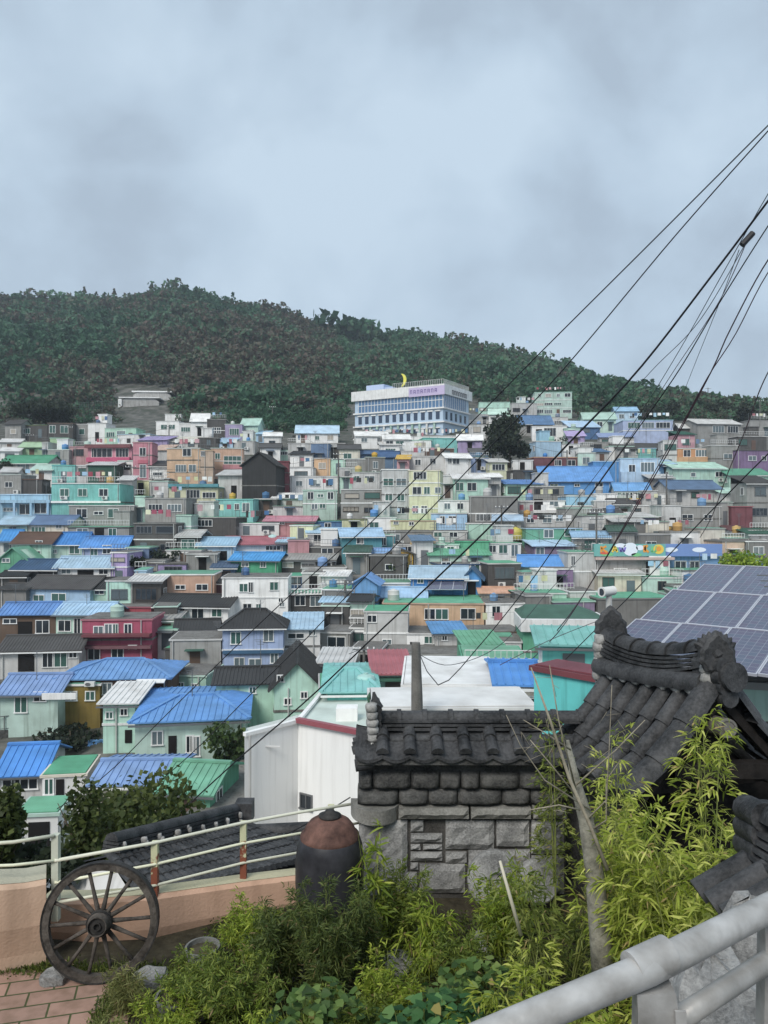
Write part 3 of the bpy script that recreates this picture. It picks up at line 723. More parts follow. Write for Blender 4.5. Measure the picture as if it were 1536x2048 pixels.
# ------------------------------------------------------------------ the houses, one line each
# left right wall-top wall-foot wall-colour roof(kind:colour) [ridge] options
DATA = """
10 42 848 878 grey g:dgrey 841
42 94 850 876 dgrey f:olive
95 146 846 884 dgrey f:brown W=99-111,852-866;121-136,852-866
150 178 848 880 grey f:lgrey
176 212 846 882 white f:lgrey
210 272 856 884 mint f:mint
0 40 884 902 lgrey g:white 879
40 84 894 918 lgreen g:lgreen 886
0 38 902 924 white g:white 896
84 96 884 922 lgrey f:lgrey
96 138 899 924 grey f:white
139 178 893 922 pink f:pink
176 264 893 928 pink f:crimson W=184-224,898-914;232-257,898-914 key=PINKB n=1
266 304 884 962 pink f:pink W=280-291,897-912;280-292,930-955 n=3 key=PTOW a=4
236 300 868 886 white f:sky
276 334 880 900 lav s:lav 873
304 336 900 930 lgrey s:peach 890
300 334 932 962 white s:dgrey 922
312 358 842 866 white f:white W=322-334,850-858;338-350,850-858
330 362 828 842 white f:white win=0
358 384 846 872 white f:white
334 400 896 968 peach f:lgrey W=366-382,899-912;352-372,930-944;378-392,930-944 n=3 key=PEACH
340 398 884 898 lgrey s:cream 874
0 94 926 946 lgrey g:green 912
62 104 940 966 white g:mint 930
2 34 944 968 white g:lgrey 936
32 84 958 988 dgrey f:brown
104 150 930 966 turq f:turq
150 176 930 964 lgrey f:white
176 232 930 964 dgreen s:white 924
103 240 966 1042 turq f:white n=2 W=120-138,978-992;156-174,978-992;198-216,978-992;122-136,992-999,C;205-216,992-999,C rail=1 key=TURQ a=3
0 102 988 1042 sky f:sky n=1 W=8-32,1017-1022;40-62,1010-1028;70-92,1008-1026 key=SKYL a=3
238 264 960 1010 lgrey s:white 952
262 302 960 990 lyellow f:cream
338 436 974 1008 lyellow f:turq n=1 key=YTERR
290 372 996 1046 grey f:grey n=1 W=297-325,1008-1023;336-362,1008-1023 key=BRNG
270 290 992 1044 mint f:mint
138 268 1010 1052 grey f:lgrey n=1 W=153-174,1017-1035;217-236,1017-1035;188-206,1026-1029 key=ARCH a=3 b=4.5
136 258 1054 1080 grey f:dgrey n=1 W=155-175,1056-1072;189-208,1056-1078,D;217-233,1056-1072 a=3
382 416 842 872 white g:white 828
414 452 838 884 dgrey f:grey W=425-433,855-866;434-441,855-866
450 484 848 884 lav f:lgrey W=459-478,858-870 key=LAVH
482 516 850 880 mint g:mint 838
512 532 868 884 sky s:sky 862
528 562 872 898 white g:white 866
592 676 866 888 white g:sky 852
556 582 900 916 mint f:mint
520 560 895 924 white g:dgrey 888
400 424 832 842 lgrey f:white win=0
576 626 886 916 lgrey f:lgrey
622 658 886 930 steel f:lgrey key=BLUT
656 684 894 924 dgrey g:grey 888
678 720 898 932 cream g:dgrey 890 W=688-702,908-922
712 776 872 890 white g:white 864
718 786 908 930 navy g:navy 902
762 800 890 908 white s:lgrey 884
396 426 900 968 peach f:peach W=402-410,903-912 n=2
422 486 896 948 orange f:lgrey W=430-440,908-918;448-482,912-928 key=ORNG n=2
432 466 884 900 sky s:sky 876
484 552 930 1012 charcoal e:charcoal 905 win=0 key=WEDGE a=-6 b=6
545 578 922 992 maroon f:maroon W=548-555,938-950;550-557,963-976 n=3 key=MARO
578 626 934 962 white f:lgrey
580 676 952 982 white f:white W=592-604,962-972;620-640,961-972;652-664,961-972 n=1
606 674 980 1034 mint f:mint n=2 W=616-626,985-998;636-646,988-994;656-666,985-998;624-634,1008-1018;640-650,1008-1016 key=MINTC a=3
546 608 996 1016 lgrey g:white 988
546 612 1012 1034 lgrey f:concrete
388 434 1006 1036 lgrey f:lgrey
432 506 998 1040 turq f:turq n=1 W=437-446,1009-1018;470-478,1009-1019;486-498,1007-1023 key=CYAN
436 500 950 996 lgrey s:lgrey 940
682 764 978 1034 grey f:lgrey n=2 key=BRKG
704 768 944 980 lgrey f:lgrey W=707-718,952-962;730-748,952-962
764 818 938 1040 lgrey f:white n=4 W=767-786,958-971;793-812,958-971;771-784,988-1001;795-808,988-1001;796-809,1014-1027 key=GREYT a=3
818 880 940 1042 lyellow f:cream n=4 W=828-852,945-958;826-842,974-988;848-860,974-988;870-882,974-986;826-836,1011-1026;843-854,1011-1026 key=YELT a=-8 b=7
816 894 912 944 lgrey f:lgrey W=830-842,918-930;860-872,918-928 a=-8 b=8
893 942 916 946 white g:white 908 W=896-903,914-926;906-918,918-928 a=12
878 912 950 996 white f:white a=8
908 976 956 998 mint g:white 948 W=912-926,966-981;935-952,966-981 key=MNTG a=6 n=1
974 1002 954 996 lgrey g:white 948 a=6
876 938 1000 1052 white f:white W=889-900,1007-1018;915-926,1007-1018 a=-5
938 1036 992 1062 concrete f:grey n=2 W=952-982,1029-1042,b;1004-1028,1029-1041 key=BROWNG
1034 1130 1001 1030 white f:white n=1 W=1040-1054,1004-1014;1068-1086,998-1028,D;1100-1116,1003-1013 key=WBAL rail=1
1034 1132 1034 1064 lgrey f:white n=1 W=1054-1067,1035-1045;1086-1102,1032-1045;1112-1125,1035-1042
768 820 878 904 white g:white 870 W=772-786,882-892;792-807,883-890
820 862 880 904 white f:mint n=1
846 914 876 900 turq f:turq n=1 key=TRQU win=0
794 852 902 918 lgrey f:lgrey rail=1
850 908 896 918 brown f:lgrey
758 794 914 934 steel g:navy 904
794 818 918 948 pink s:yellow 910
916 964 880 904 lav g:white 870
938 1002 848 872 lgrey f:grey
936 980 828 850 lgrey f:white
978 1012 828 852 white g:mint 818
958 1020 804 832 mint f:mint n=1 key=MINR
1024 1074 806 834 lgrey f:lgrey
1069 1144 784 832 mint f:mint n=3 key=MINTW a=-5
1040 1106 848 866 grey g:steel 832
1064 1134 852 876 white f:white n=1 W=1072-1084,858-874,D;1088-1112,856-872
1128 1160 856 880 mint f:mint
1072 1122 882 914 sky f:white
1026 1066 920 942 white f:white
1028 1084 940 968 dgrey f:dgrey
1068 1156 914 938 maroon f:peach W=1110-1122,920-931;1136-1150,920-931 key=REDR
1100 1136 834 856 lgrey f:lgrey
1140 1200 854 872 steel s:sky 842
1136 1170 872 890 lav s:lav 862
1166 1218 884 908 grey f:grey
1200 1268 874 894 lgrey s:peri 866
1218 1268 892 914 white f:mint rail=1
1236 1330 898 916 lgrey g:dgrey 888
1232 1276 822 844 sky g:sky 815
1246 1346 840 882 peri f:sky n=2 W=1256-1280,845-856;1284-1308,845-856;1312-1340,845-856 key=PERIU
1168 1232 838 862 mint g:mint 826
1360 1400 856 884 dgrey g:lgrey 848
1396 1482 848 888 grey g:lgrey 840 W=1425-1448,853-865;1455-1476,853-865 key=LONGG
1326 1354 880 940 lgrey f:lgrey
1352 1428 896 940 orange f:lgrey W=1367-1381,901-913;1392-1414,901-913 key=PEAR n=1
1422 1476 890 944 grey f:lgrey W=1448-1464,907-919 n=2
1476 1536 872 900 dgrey f:lgrey rail=1
1474 1540 900 946 mauve f:dgrey W=1497-1512,913-921;1524-1532,913-921 key=MAUV n=1
1500 1545 840 874 grey f:grey
1186 1242 922 968 blue f:sky n=1 key=BLUB
1240 1318 916 972 sky f:sky n=1 W=1258-1270,930-944;1282-1308,926-944 rail=1 key=SKYB a=-4
1278 1312 896 918 turq f:sky win=0
1314 1350 928 958 steel s:sky 920
1084 1222 966 980 blue g:blue 938 key=BIGB n=1
1232 1300 984 1000 lgrey g:blue 970 
1346 1450 936 964 mint g:mint 926 n=1
1340 1442 978 1004 lgrey g:steel 962 n=1
1458 1540 950 974 mint s:green 938
1444 1502 986 1014 white s:mint 976 W=1466-1484,992-1004
1494 1545 966 1044 grey s:dgrey 952 key=RDG
1012 1082 968 996 mint s:blue 960
1060 1128 972 998 grey f:lgrey
1136 1234 990 1012 mint f:sky W=1140-1150,992-1003;1158-1174,992-1006;1190-1204,992-1003
1230 1300 998 1016 pink f:yellow
1296 1334 986 1014 white f:lgrey
1258 1330 1016 1030 lgrey f:white n=1
1258 1326 1032 1062 dgrey f:white n=1
1324 1362 1010 1064 lgrey f:lgrey
1358 1442 1012 1062 grey f:lgrey n=2 W=1365-1385,1029-1041;1408-1424,1029-1041
1440 1466 1004 1050 grey f:grey
1463 1505 1012 1054 maroon f:crimson win=0 key=MARR
1466 1506 1062 1086 white s:maroon 1052 W=1476-1490,1063-1070
0 54 1048 1070 mint g:sky 1034 n=1
50 138 1050 1070 cream g:steel 1034 n=1 W=64-90,1055-1063;112-124,1050-1056
0 34 1086 1104 white g:blue 1066 n=1
26 102 1086 1120 mint g:brown 1066 n=1 W=68-80,1102-1112;72-84,1082-1088
96 168 1088 1116 mint g:blue 1066 n=1 W=140-158,1092-1107;106-114,1100-1106
164 252 1094 1122 peri g:blue 1074 n=1 W=206-222,1092-1107;182-194,1098-1110
222 254 1104 1164 lav f:white n=2
0 52 1118 1150 green e:green 1096 n=1 W=6-18,1118-1124
30 58 1112 1142 mint e:mint 1100
112 226 1134 1164 white g:sky 1114 n=1 W=123-142,1138-1147;155-187,1140-1163,D;198-216,1134-1148 key=WBLU
26 112 1138 1166 dgrey g:navy 1120 n=1
0 50 1152 1180 dgrey g:charcoal 1144 n=1
50 180 1184 1204 sky g:dgrey 1160 n=1 W=68-88,1190-1202;104-132,1186-1202
180 272 1180 1204 mint g:charcoal 1160 n=1 W=155-171,1183-1188;191-207,1180-1188;228-250,1188-1198
0 52 1184 1206 concrete g:dgrey 1174 n=1
0 112 1228 1280 brown g:blue 1206 n=1 W=8-32,1238-1246;36-64,1243-1278,D;72-98,1240-1266 key=LONGB
112 212 1228 1280 mint g:sky 1206 n=1 W=117-142,1240-1262;150-160,1236-1270 key=LONGC
164 304 1238 1320 crimson f:crimson n=2 W=188-206,1251-1266;210-224,1250-1266;250-262,1250-1266;226-236,1250-1266;176-200,1298-1318;224-246,1300-1320;258-276,1289-1297,C key=CRIM a=3 rail=0
204 302 1222 1242 crimson f:crimson win=0 b=4
270 292 1140 1196 sky f:sky
288 330 1120 1150 lgrey f:grey
276 372 1140 1152 lav f:dgrey n=1
352 382 1030 1098 mint f:mint n=3 win=0 key=MSTR
376 472 1034 1076 dgrey f:grey n=1 W=396-424,1040-1052
268 352 1046 1112 dgrey f:concrete n=2
470 558 1046 1070 white f:white n=1
530 628 1042 1068 pink g:pink 1034 n=1 W=560-568,1043-1048
624 684 1044 1064 steel f:navy n=1
684 734 1038 1064 lyellow f:olive
732 792 1034 1060 white f:white W=740-756,1046-1056
396 468 1090 1122 sky g:sky 1076 n=1 W=432-454,1102-1120,D;414-424,1102-1108
450 566 1090 1112 white g:crimson 1076 n=1 W=532-560,1090-1100 key=REDRF
462 556 1120 1150 green g:blue 1106 n=1 W=484-497,1125-1133;521-532,1124-1134 key=GRNB
556 580 1084 1110 dgreen g:sky 1078
576 618 1080 1126 pink f:pink key=PNKB win=0
616 686 1066 1094 white s:sky 1056 n=1 W=628-658,1068-1082;664-678,1072-1082
616 684 1094 1124 dgrey f:grey n=1 W=644-666,1097-1113
684 764 1072 1128 teal g:sky 1058 n=1 W=713-727,1074-1087;692-702,1100-1112 key=TEALH
760 790 1070 1102 teal f:white W=762-772,1075-1090
736 802 1114 1142 yellow g:blue 1098 n=1
774 826 1108 1140 yellow e:dgrey 1098 n=1 W=795-808,1128-1136
788 844 1092 1112 lgrey f:lgrey
560 668 1126 1144 dgrey g:grey 1116 n=1
576 606 1154 1178 navy f:lgrey
604 692 1140 1160 lgrey f:lgrey n=1
644 692 1152 1186 white g:white 1146 n=1 W=664-674,1162-1178
575 684 1186 1222 dgrey f:white n=1 rail=1 W=590-610,1192-1210;620-640,1194-1212 key=BALU
444 576 1154 1236 white f:white n=2 W=540-556,1163-1180;480-494,1168-1183;497-506,1166-1184;487-502,1207-1223;513-520,1207-1216;557-566,1195-1204;560-568,1207-1213 key=BIGW a=3
424 492 1168 1192 maroon s:dgrey 1150
300 428 1148 1204 peach f:white n=1 W=352-369,1170-1178;393-415,1168-1180 key=PCHB
426 470 1136 1160 navy g:navy 1128
312 456 1212 1252 white g:charcoal 1190 n=1 W=347-370,1213-1238;384-408,1212-1240;424-444,1216-1232 key=WDK
704 754 1168 1240 blue e:blue 1152 n=2 W=735-745,1190-1202 key=BLUG a=-6
445 566 1254 1345 peri h:charcoal 1220 n=2 W=462-481,1262-1287;528-546,1258-1282;470-487,1314-1334;498-522,1320-1332;541-556,1310-1326 key=PERI a=4
566 640 1258 1326 white s:sky 1226 n=2 W=576-608,1266-1276;618-630,1262-1270 key=SKYR a=4 b=6
640 700 1264 1312 grey f:lgrey n=1 W=656-690,1276-1300
350 432 1270 1304 white g:charcoal 1240 n=1 W=394-412,1278-1302,D key=WSM
330 440 1300 1330 dgrey f:dgrey n=1
862 934 1026 1062 sky f:lgrey W=880-890,1034-1047;898-912,1034-1047
860 934 1062 1092 lgrey f:lgrey W=868-884,1064-1074;900-914,1064-1074 n=1
860 918 1088 1122 white f:mint n=1 W=872-888,1088-1100;894-908,1096-1100
910 978 1082 1120 green f:green n=1 win=0 key=GBOX
972 1042 1086 1118 white f:lgrey n=1 W=978-992,1090-1104;998-1014,1090-1106;1022-1036,1090-1112
976 1042 1126 1176 dgrey f:lgrey n=1
782 872 1042 1062 lyellow f:peach n=1 W=788-796,1044-1048;818-828,1046-1050
766 866 1062 1092 grey f:grey n=1
826 866 1088 1116 lyellow g:yellow 1082 n=1
860 978 1122 1134 mint g:green 1106 n=1
876 968 1128 1160 lgrey f:navy n=1 W=884-900,1124-1131;942-958,1128-1144
822 932 1154 1196 blue g:sky 1134 n=1 W=836-846,1160-1166 key=SOLB
926 962 1156 1196 blue e:navy 1138 n=1 key=SOLC
764 850 1194 1222 lyellow g:sky 1176 n=1 win=0 key=YSKY
742 824 1166 1192 lgrey f:white n=1 rail=1
766 968 1206 1258 peach f:peach n=1 W=850-870,1218-1238;872-896,1218-1238;922-950,1217-1237;776-792,1214-1232 key=SALM a=-3
728 816 1222 1310 lgrey f:lgrey n=2 W=766-782,1278-1288;736-752,1232-1244
814 872 1266 1312 white f:lgrey n=1 W=850-866,1273-1286;820-834,1284-1300,D
870 932 1266 1316 lgrey s:blue 1254 n=1 W=884-894,1270-1280
770 936 1308 1350 grey f:grey n=1 W=786-800,1318-1334;880-896,1330-1344
962 1028 1192 1214 cream g:peach 1182 n=1
972 1048 1206 1256 white f:white n=1 W=984-1000,1212-1232;1030-1040,1218-1240
940 1046 1264 1306 lyellow f:brown n=1 W=992-1010,1266-1280 key=YBRN
1052 1164 1056 1090 green f:sky n=1 W=1088-1106,1060-1075;1130-1150,1056-1072 key=GRNU
1068 1150 1092 1116 mauve s:sky 1080 n=1 W=1072-1088,1096-1108
1040 1142 1132 1168 lgrey g:blue 1112 n=1 W=1090-1112,1140-1152;1118-1130,1136-1152 key=TARP
1028 1148 1184 1222 dgrey f:charcoal n=1 rail=1 W=1060-1080,1196-1210
1046 1212 1262 1345 green f:mint n=2 W=1085-1109,1272-1286;1144-1168,1282-1296;1088-1108,1296-1309;1180-1198,1284-1310 key=GWB a=-3 cope=dgreen
1136 1192 1104 1182 lgrey f:lgrey n=2 W=1142-1150,1112-1130
1140 1192 1182 1232 lgrey f:white n=1
1190 1334 1118 1180 grey f:lgrey n=1 W=1229-1253,1138-1148;1292-1325,1124-1174,D band=0 key=MURAL a=0
1322 1440 1110 1176 blue f:blue n=1 W=1350-1372,1124-1140;1380-1398,1122-1140 key=BMUR a=0
1328 1396 1066 1090 lgrey f:sky
1392 1442 1066 1092 white f:lgrey
1196 1346 1196 1250 concrete f:concrete n=1 win=0
1400 1480 1140 1200 lgrey f:grey
0 158 1300 1345 lgrey g:dgrey 1272 n=1 W=36-68,1304-1342,D;86-104,1304-1334;108-134,1304-1334;140-152,1306-1316 key=LNGG
0 116 1386 1458 mint g:blue 1350 n=1 W=30-54,1390-1424;68-92,1388-1402 key=SKYW a=3
118 336 1356 1436 brown h:blue 1320 n=2 W=205-224,1367-1388;258-274,1366-1384;276-334,1356-1366,A key=OCHR a=3
116 200 1368 1442 ochre f:white n=1 W=130-154,1382-1400;171-190,1386-1400;172-192,1362-1371,C key=OCHF a=3 b=3
344 412 1350 1396 mint f:mint n=1 W=358-366,1366-1376;384-394,1366-1378
206 270 1406 1490 mint s:white 1396 n=2 W=214-224,1424-1436;242-254,1416-1430;250-264,1460-1486,D key=MST2 a=4
270 490 1440 1530 mint h:blue 1392 n=1 W=304-324,1463-1486;336-352,1470-1530,D;372-386,1474-1504;386-396,1474-1512 key=BIGBL a=8 b=9
0 84 1548 1600 lgrey g:blue 1492 n=1 key=BLL
84 172 1548 1640 white f:cream n=2 W=92-104,1558-1586;112-128,1558-1606,D cope=green a=8 b=3.2 key=GTOP d=42
172 262 1528 1575 lgrey g:blue 1484 n=1 key=TRP1 d=52
188 345 1566 1625 cream g:blue 1522 n=1 key=TRP2
324 420 1582 1640 green g:green 1526 n=1 key=GLOW
30 116 1626 1720 white f:mint n=1 cope=green key=WLOW b=2 d=34
432 548 1366 1456 mint g:charcoal 1336 n=1 W=498-512,1378-1386;444-456,1400-1410 key=MGL a=6
548 640 1372 1470 mint e:charcoal 1326 n=2 W=556-566,1354-1362;604-612,1388-1396;570-580,1400-1408 key=MGAB a=6 b=9
638 702 1326 1400 peri s:lgrey 1318 n=2 key=PERW
560 600 1300 1330 lgrey f:lgrey
700 760 1300 1352 grey f:lgrey
"""
def parse_houses():
    for line in DATA.strip().splitlines():
        tk = line.split()
        x0, x1, yt, yb = map(float, tk[:4]); wall = tk[4]; roof, rc = tk[5].split(':')
        kw = {}; yr = None
        for t_ in tk[6:]:
            if '=' in t_:
                k, v = t_.split('=', 1)
                if k in ('n',): v = int(v)
                elif k in ('a','b','d'): v = float(v)
                elif k in ('win','rail','band'): v = bool(int(v))
                kw[k] = v
            else: yr = float(t_)
        key = kw.pop('key', None)
        h = house(x0, x1, yt, yb, wall, roof, rc, yr, G=key, **kw)
    return
parse_houses()
BYKEY = {h['G']: h for h in HOUSES if h['G']}

# houses of the same slope seen in the gaps between those above
def fill_houses():
    cs = 8
    W_, H_ = 1536//cs, 2048//cs
    grid = np.zeros((H_, W_), bool)
    for h in HOUSES:
        grid[int(h['yt']//cs):int(h['yb']//cs)+1, max(0,int(h['x0']//cs)):int(h['x1']//cs)+1] = True
    def top(px):
        if px < 240: return 872
        if px < 560: return 850 if px < 400 else 868
        if px < 700: return 878
        if px < 945: return 870
        if px < 1220: return 836
        return 846
    def bot(px):
        if px < 480: return 1420
        if px < 700: return 1380
        if px < 1040: return 1330
        return 1250
    rnd = random.Random(21)
    pal = ['lgrey']*5+['white']*5+['grey']*4+['dgrey']*2+['concrete']*4+['mint']*3+['cream']*2+['sky','peri','lyellow','pink','steel','lgreen','peach','mauve']
    cnt = 0
    for gy in range(880//cs, 1400//cs):
        for gx in range(0, W_-3):
            if grid[gy, gx]: continue
            px, py = gx*cs, gy*cs
            if py < top(px)+12 or py > bot(px): continue
            if 965 < px < 1070 and 846 < py < 930: continue
            sc = 122.0/D(py)
            w = rnd.uniform(34, 62)*sc; hh = rnd.uniform(26, 44)*sc
            run = 0
            while gx+run < W_ and not grid[gy, gx+run] and run < w/cs: run += 1
            if run*cs < 20: continue
            w = min(w, run*cs+14)
            yb = py + cs*1.6
            x0 = px-4
            rf = rnd.choice(['f','f','f','f','f','g','s'])
            rc = rnd.choice(['lgrey','white','grey','lgrey','concrete','white','mint']) if rf == 'f' else rnd.choice(['dgrey','charcoal','lgrey','steel','grey','dgrey','dgreen','lgrey','sky'])
            h = house(x0, x0+w, yb-hh, yb, rnd.choice(pal), rf, rc, yb-hh-8*sc if rf != 'f' else None, G=None, seed=gx*91+gy)
            cnt += 1
            grid[int((yb-hh)//cs):int(yb//cs)+1, max(0,int(x0//cs)):int((x0+w)//cs)+1] = True
    return cnt
print('fill houses', fill_houses(), 'total', len(HOUSES))
# ------------------------------------------------------------------ landmark buildings and their extras
def band_panel(h, xa, xb, ya, yb, mat, name, out=.12, y0=-.001):
    mb = MB(); x0_, x1_ = h['lx'](xa), h['lx'](xb); mb.box(x0_, x1_, -out, y0, h['lz'](yb), h['lz'](ya)); return mb.build(name, mat, h['o'])
M_mag = paint('magenta_band', S(190,70,105), dirt=.2)
band_panel(BYKEY['PINKB'], 176, 262, 915, 924, M_mag, 'balcony', .8)
band_panel(BYKEY['PINKB'], 172, 264, 889, 896, MATS['roof_maroon'], 'fascia', .7)
band_panel(BYKEY['PTOW'], 276, 296, 920, 927, M_mag, 'fascia', .15)
band_panel(BYKEY['ORNG'], 446, 486, 930, 939, MATS['wall_pink'], 'balcony', .7)
band_panel(BYKEY['TURQ'], 103, 242, 1002, 1006, MATS['wall_white'], 'floor_slab', .3)
band_panel(BYKEY['YTERR'], 338, 438, 968, 974, MATS['roof_teal'], 'fascia', .5)
band_panel(BYKEY['SKYL'], 0, 104, 1000, 1006, MATS['wall_sky'], 'balcony', .9)
for xx in (2, 33, 66, 100): band_panel(BYKEY['SKYL'], xx-2, xx+2, 1006, 1040, MATS['wall_sky'], 'pillar', .9, -.7)
band_panel(BYKEY['CRIM'], 170, 304, 1266, 1271, MATS['roof_maroon'], 'balcony', 1.0)
band_panel(BYKEY['CRIM'], 162, 304, 1290, 1296, MATS['roof_maroon'], 'fascia', .6)
band_panel(BYKEY['PERI'], 446, 566, 1300, 1306, MATS['roof_navy'], 'floor_slab', .3)
band_panel(BYKEY['WBAL'], 1034, 1130, 1020, 1026, MATS['wall_white'], 'balcony', .9)
band_panel(BYKEY['SKYB'], 1240, 1318, 944, 966, MATS['wall_sky'], 'balcony', .9)
band_panel(BYKEY['PEAR'], 1352, 1428, 914, 924, MATS['wall_orange'], 'balcony', .6)
band_panel(BYKEY['OCHR'], 116, 180, 1366, 1378, MATS['wall_white'], 'fascia', 3.1, -3.0)
# green house: dark hip roof set back above a broad pale canopy band
g = BYKEY['GWB']
mb = MB(); w2 = g['w']/2
mb.box(-w2-.25, w2+.3, -.5, .12, g['h']-.02, g['lz'](1238)); mb.box(-w2-.25,-w2, .12, 5, g['h']-.02, g['lz'](1238)); mb.box(w2,w2+.3,.12,5,g['h']-.02,g['lz'](1238))
mb.build('canopy_band', MATS['wall_white'], g['o'])
mb = MB(); z0 = g['lz'](1238)
mb.q([(-w2-.1,.2,z0),(w2+.1,.2,z0),(w2-2.0,3.2,z0+.9),(-w2+.6,3.2,z0+.9)]); mb.q([(w2+.1,6,z0),(-w2-.1,6,z0),(-w2+.6,3.2,z0+.9),(w2-2,3.2,z0+.9)])
mb.q([(-w2-.1,6,z0),(-w2-.1,.2,z0),(-w2+.6,3.2,z0+.9)]); mb.q([(w2+.1,.2,z0),(w2+.1,6,z0),(w2-2,3.2,z0+.9)])
mb.build('roof', MATS['roof_dgreen'], g['o'])

# balustrade of turned posts
def balustrade(h, ya, yb, name='balustrade'):
    mb = MB(); zt, zb = h['lz'](ya), h['lz'](yb); w2 = h['w']/2
    mb.box(-w2-.1, w2+.1, -.35, -.12, zt-.12, zt); mb.box(-w2-.1, w2+.1, -.35, -.12, zb-.1, zb)
    x = -w2
    while x < w2:
        mb.lathe([(.05,zb),(.09,zb+(zt-zb)*.3),(.05,zb+(zt-zb)*.65),(.07,zt-.1)], (x,-.24,0), 6); x += .36
    mb.build(name, M_trim, h['o'])
balustrade(BYKEY['BALU'], 1176, 1187)

# the big cultural centre with a glazed band, moon and railing
def culture_centre():
    Yl, Yr_ = 198.0, 185.0; q = .86
    A = P(710, 1024, Yl); B = P(886, 1024, Yr_); A.z = B.z = 0
    zb = -(875-1024)/F*Yr_; zt = (1024-768)/F*Yr_
    w = (B-A).length; yaw = math.atan2(B.y-A.y, B.x-A.x)
    r = empty('cultural_centre', ((A.x+B.x)/2, (A.y+B.y)/2, zb), yaw)
    tag(r, 'large four-storey white and glass public building with a yellow crescent moon on its roof', 'building')
    H = zt-zb; dep = 14.6
    bm_ = paint('centre_wall', S(176,196,214), dirt=.12, streak=False)
    gm = plain('centre_glazing', S(92,124,158), .15, .1, .8); gm2 = plain('centre_glazing_dark', S(52,66,88), .15, .1, .8)
    MBw = MB(); MBw.box(-w/2, w/2, 0, dep, -6, H-2.4); MBw.build('wall', bm_, r)
    mb = MB(); t_ = .5
    mb.box(-w/2-.7, w/2+.7, -.7, t_, H-2.8*q, H); mb.box(-w/2-.7, w/2+.7, dep-t_, dep+.7, H-2.8*q, H); mb.box(-w/2-.7,-w/2+t_, t_, dep-t_, H-2.8*q, H); mb.box(w/2-t_, w/2+.7, t_, dep-t_, H-2.8*q, H)
    mb.build('parapet', MATS['wall_white'], r)
    mb = MB(); mb.box(-w/2+t_, w/2-t_, t_, dep-t_, H-2.4, H-.9); mb.build('roof', M_conc, r)
    # glazed top storey
    z0 = H-6.4*q
    mb = MB(); mb.box(-w/2+1.2, w/2+.15, -.15, -.001, z0, H-2.8*q); mb.box(w/2+.001, w/2+.15, 0, dep-2, z0, H-2.8*q); mb.build('glazed_band', gm, r)
    mb = MB()
    for k in range(26):
        x = -w/2+1.2+(w-1.2)*k/25; mb.box(x-.06, x+.06, -.24, -.16, z0, H-2.8*q)
    for k in range(12): y = (dep-2)*k/11; mb.box(w/2+.16, w/2+.24, y-.06, y+.06, z0, H-2.8*q)
    mb.box(-w/2+1.2, w/2+.2, -.22, -.16, z0+1.7, z0+1.85)
    mb.build('mullions', M_trim, r)
    mb = MB()
    for zz in (z0, z0-3.9*q):
        mb.box(-w/2-.3, w/2+.5, -.5, dep, zz-.35, zz)
    mb.build('floor_band', MATS['wall_white'], r)
    for row, zz in enumerate((z0-3.3*q, z0-7.2*q)):
        for k in range(12):
            x = -w/2+1.6+(w-3)*k/11
            mbw = MB(); mbw.box(-.5,.5,-.08,.02,0,1.9 if row == 0 else 1.2)
            o = mbw.build('window', gm2, r, loc=(x,0,zz)); mbw = MB(); mbw.box(-.75,.75,-.2,-.081,1.9 if row==0 else 1.2,2.2 if row==0 else 1.45); mbw.build('lintel', MATS['wall_white'], o)
        for k in range(5):
            y = 1.8+(dep-4)*k/4
            mbw = MB(); mbw.box(-.02,.08,-.5,.5,0,1.9 if row == 0 else 1.2); mbw.build('window', gm2, r, loc=(w/2,y,zz))
    # column-like pilasters on the ground storeys
    for k in range(12):
        x = -w/2+2.9+(w-3)*k/11
        if x > w/2-.3: continue
        mb = MB(); mb.lathe([(.28,-7.6*q),(.28,-4.6*q),(.42,-4.3*q)], (x,-.45,z0), 8); mb.build('pilaster', MATS['wall_mint'] if k%3 else MATS['wall_white'], r)
    mb = MB(); mb.box(w/2-9, w/2+.8, -.78, -.71, H-2.6, H-.4); mb.build('sign_board', paint('lavender_sign', S(190,176,206), dirt=.1), r)
    # stroke marks of the purple lettering on the parapet (too blurred to read in the photograph)
    so_ = MB(); rnd = random.Random(4); mp_ = plain('purple_letter', S(92,70,140), .6)
    x = w/2-8.6
    for k in range(8):
        g_ = .75; so_.box(x, x+.12, -.84, -.79, H-1.9, H-1.0); so_.box(x, x+g_*.7, -.84, -.79, H-1.1, H-.98); so_.box(x+g_*.6, x+g_*.6+.12, -.84, -.79, H-1.9, H-1.1)
        if k % 2: so_.box(x, x+g_*.7, -.84, -.79, H-1.55, H-1.43)
        x += g_+.22
    so_.build('lettering', mp_, r)
    so_ = MB(); y = 3.5
    for k in range(7):
        so_.box(w/2+.71, w/2+.8, y, y+.14, H-2.1, H-1.0); so_.box(w/2+.71, w/2+.8, y, y+.8, H-1.15, H-1.0); so_.box(w/2+.71, w/2+.8, y+.7, y+.84, H-2.1, H-1.15); y += 1.25
    so_.build('side_lettering', plain('grey_letter', S(70,66,72), .6), r)
    # pale blue stair box, moon, roof rail
    mb = MB(); mb.box(-w/2+2.8, -w/2+8.0, 1.0, 7, H-.9, H+1.6); mb.box(-w/2+8.0, -w/2+10.5, 1.4, 7, H-.9, H+.8); mb.build('stair_box', paint('pale_blue_wall', S(178,196,228), dirt=.1), r)
    mb = MB(); rail_mb(mb, (-w/2+11.2,.2,H), (w/2,.2,H), 1.3, .5, .06); rail_mb(mb, (w/2,.2,H), (w/2,dep,H), 1.3, .5, .06); mb.build('roof_railing', M_trim, r)
    mb = MB(); pts = []
    for k in range(13):
        a = math.radians(-80+160*k/12); pts.append((1.5*math.cos(a), 1.65*math.sin(a)))
    inn = []
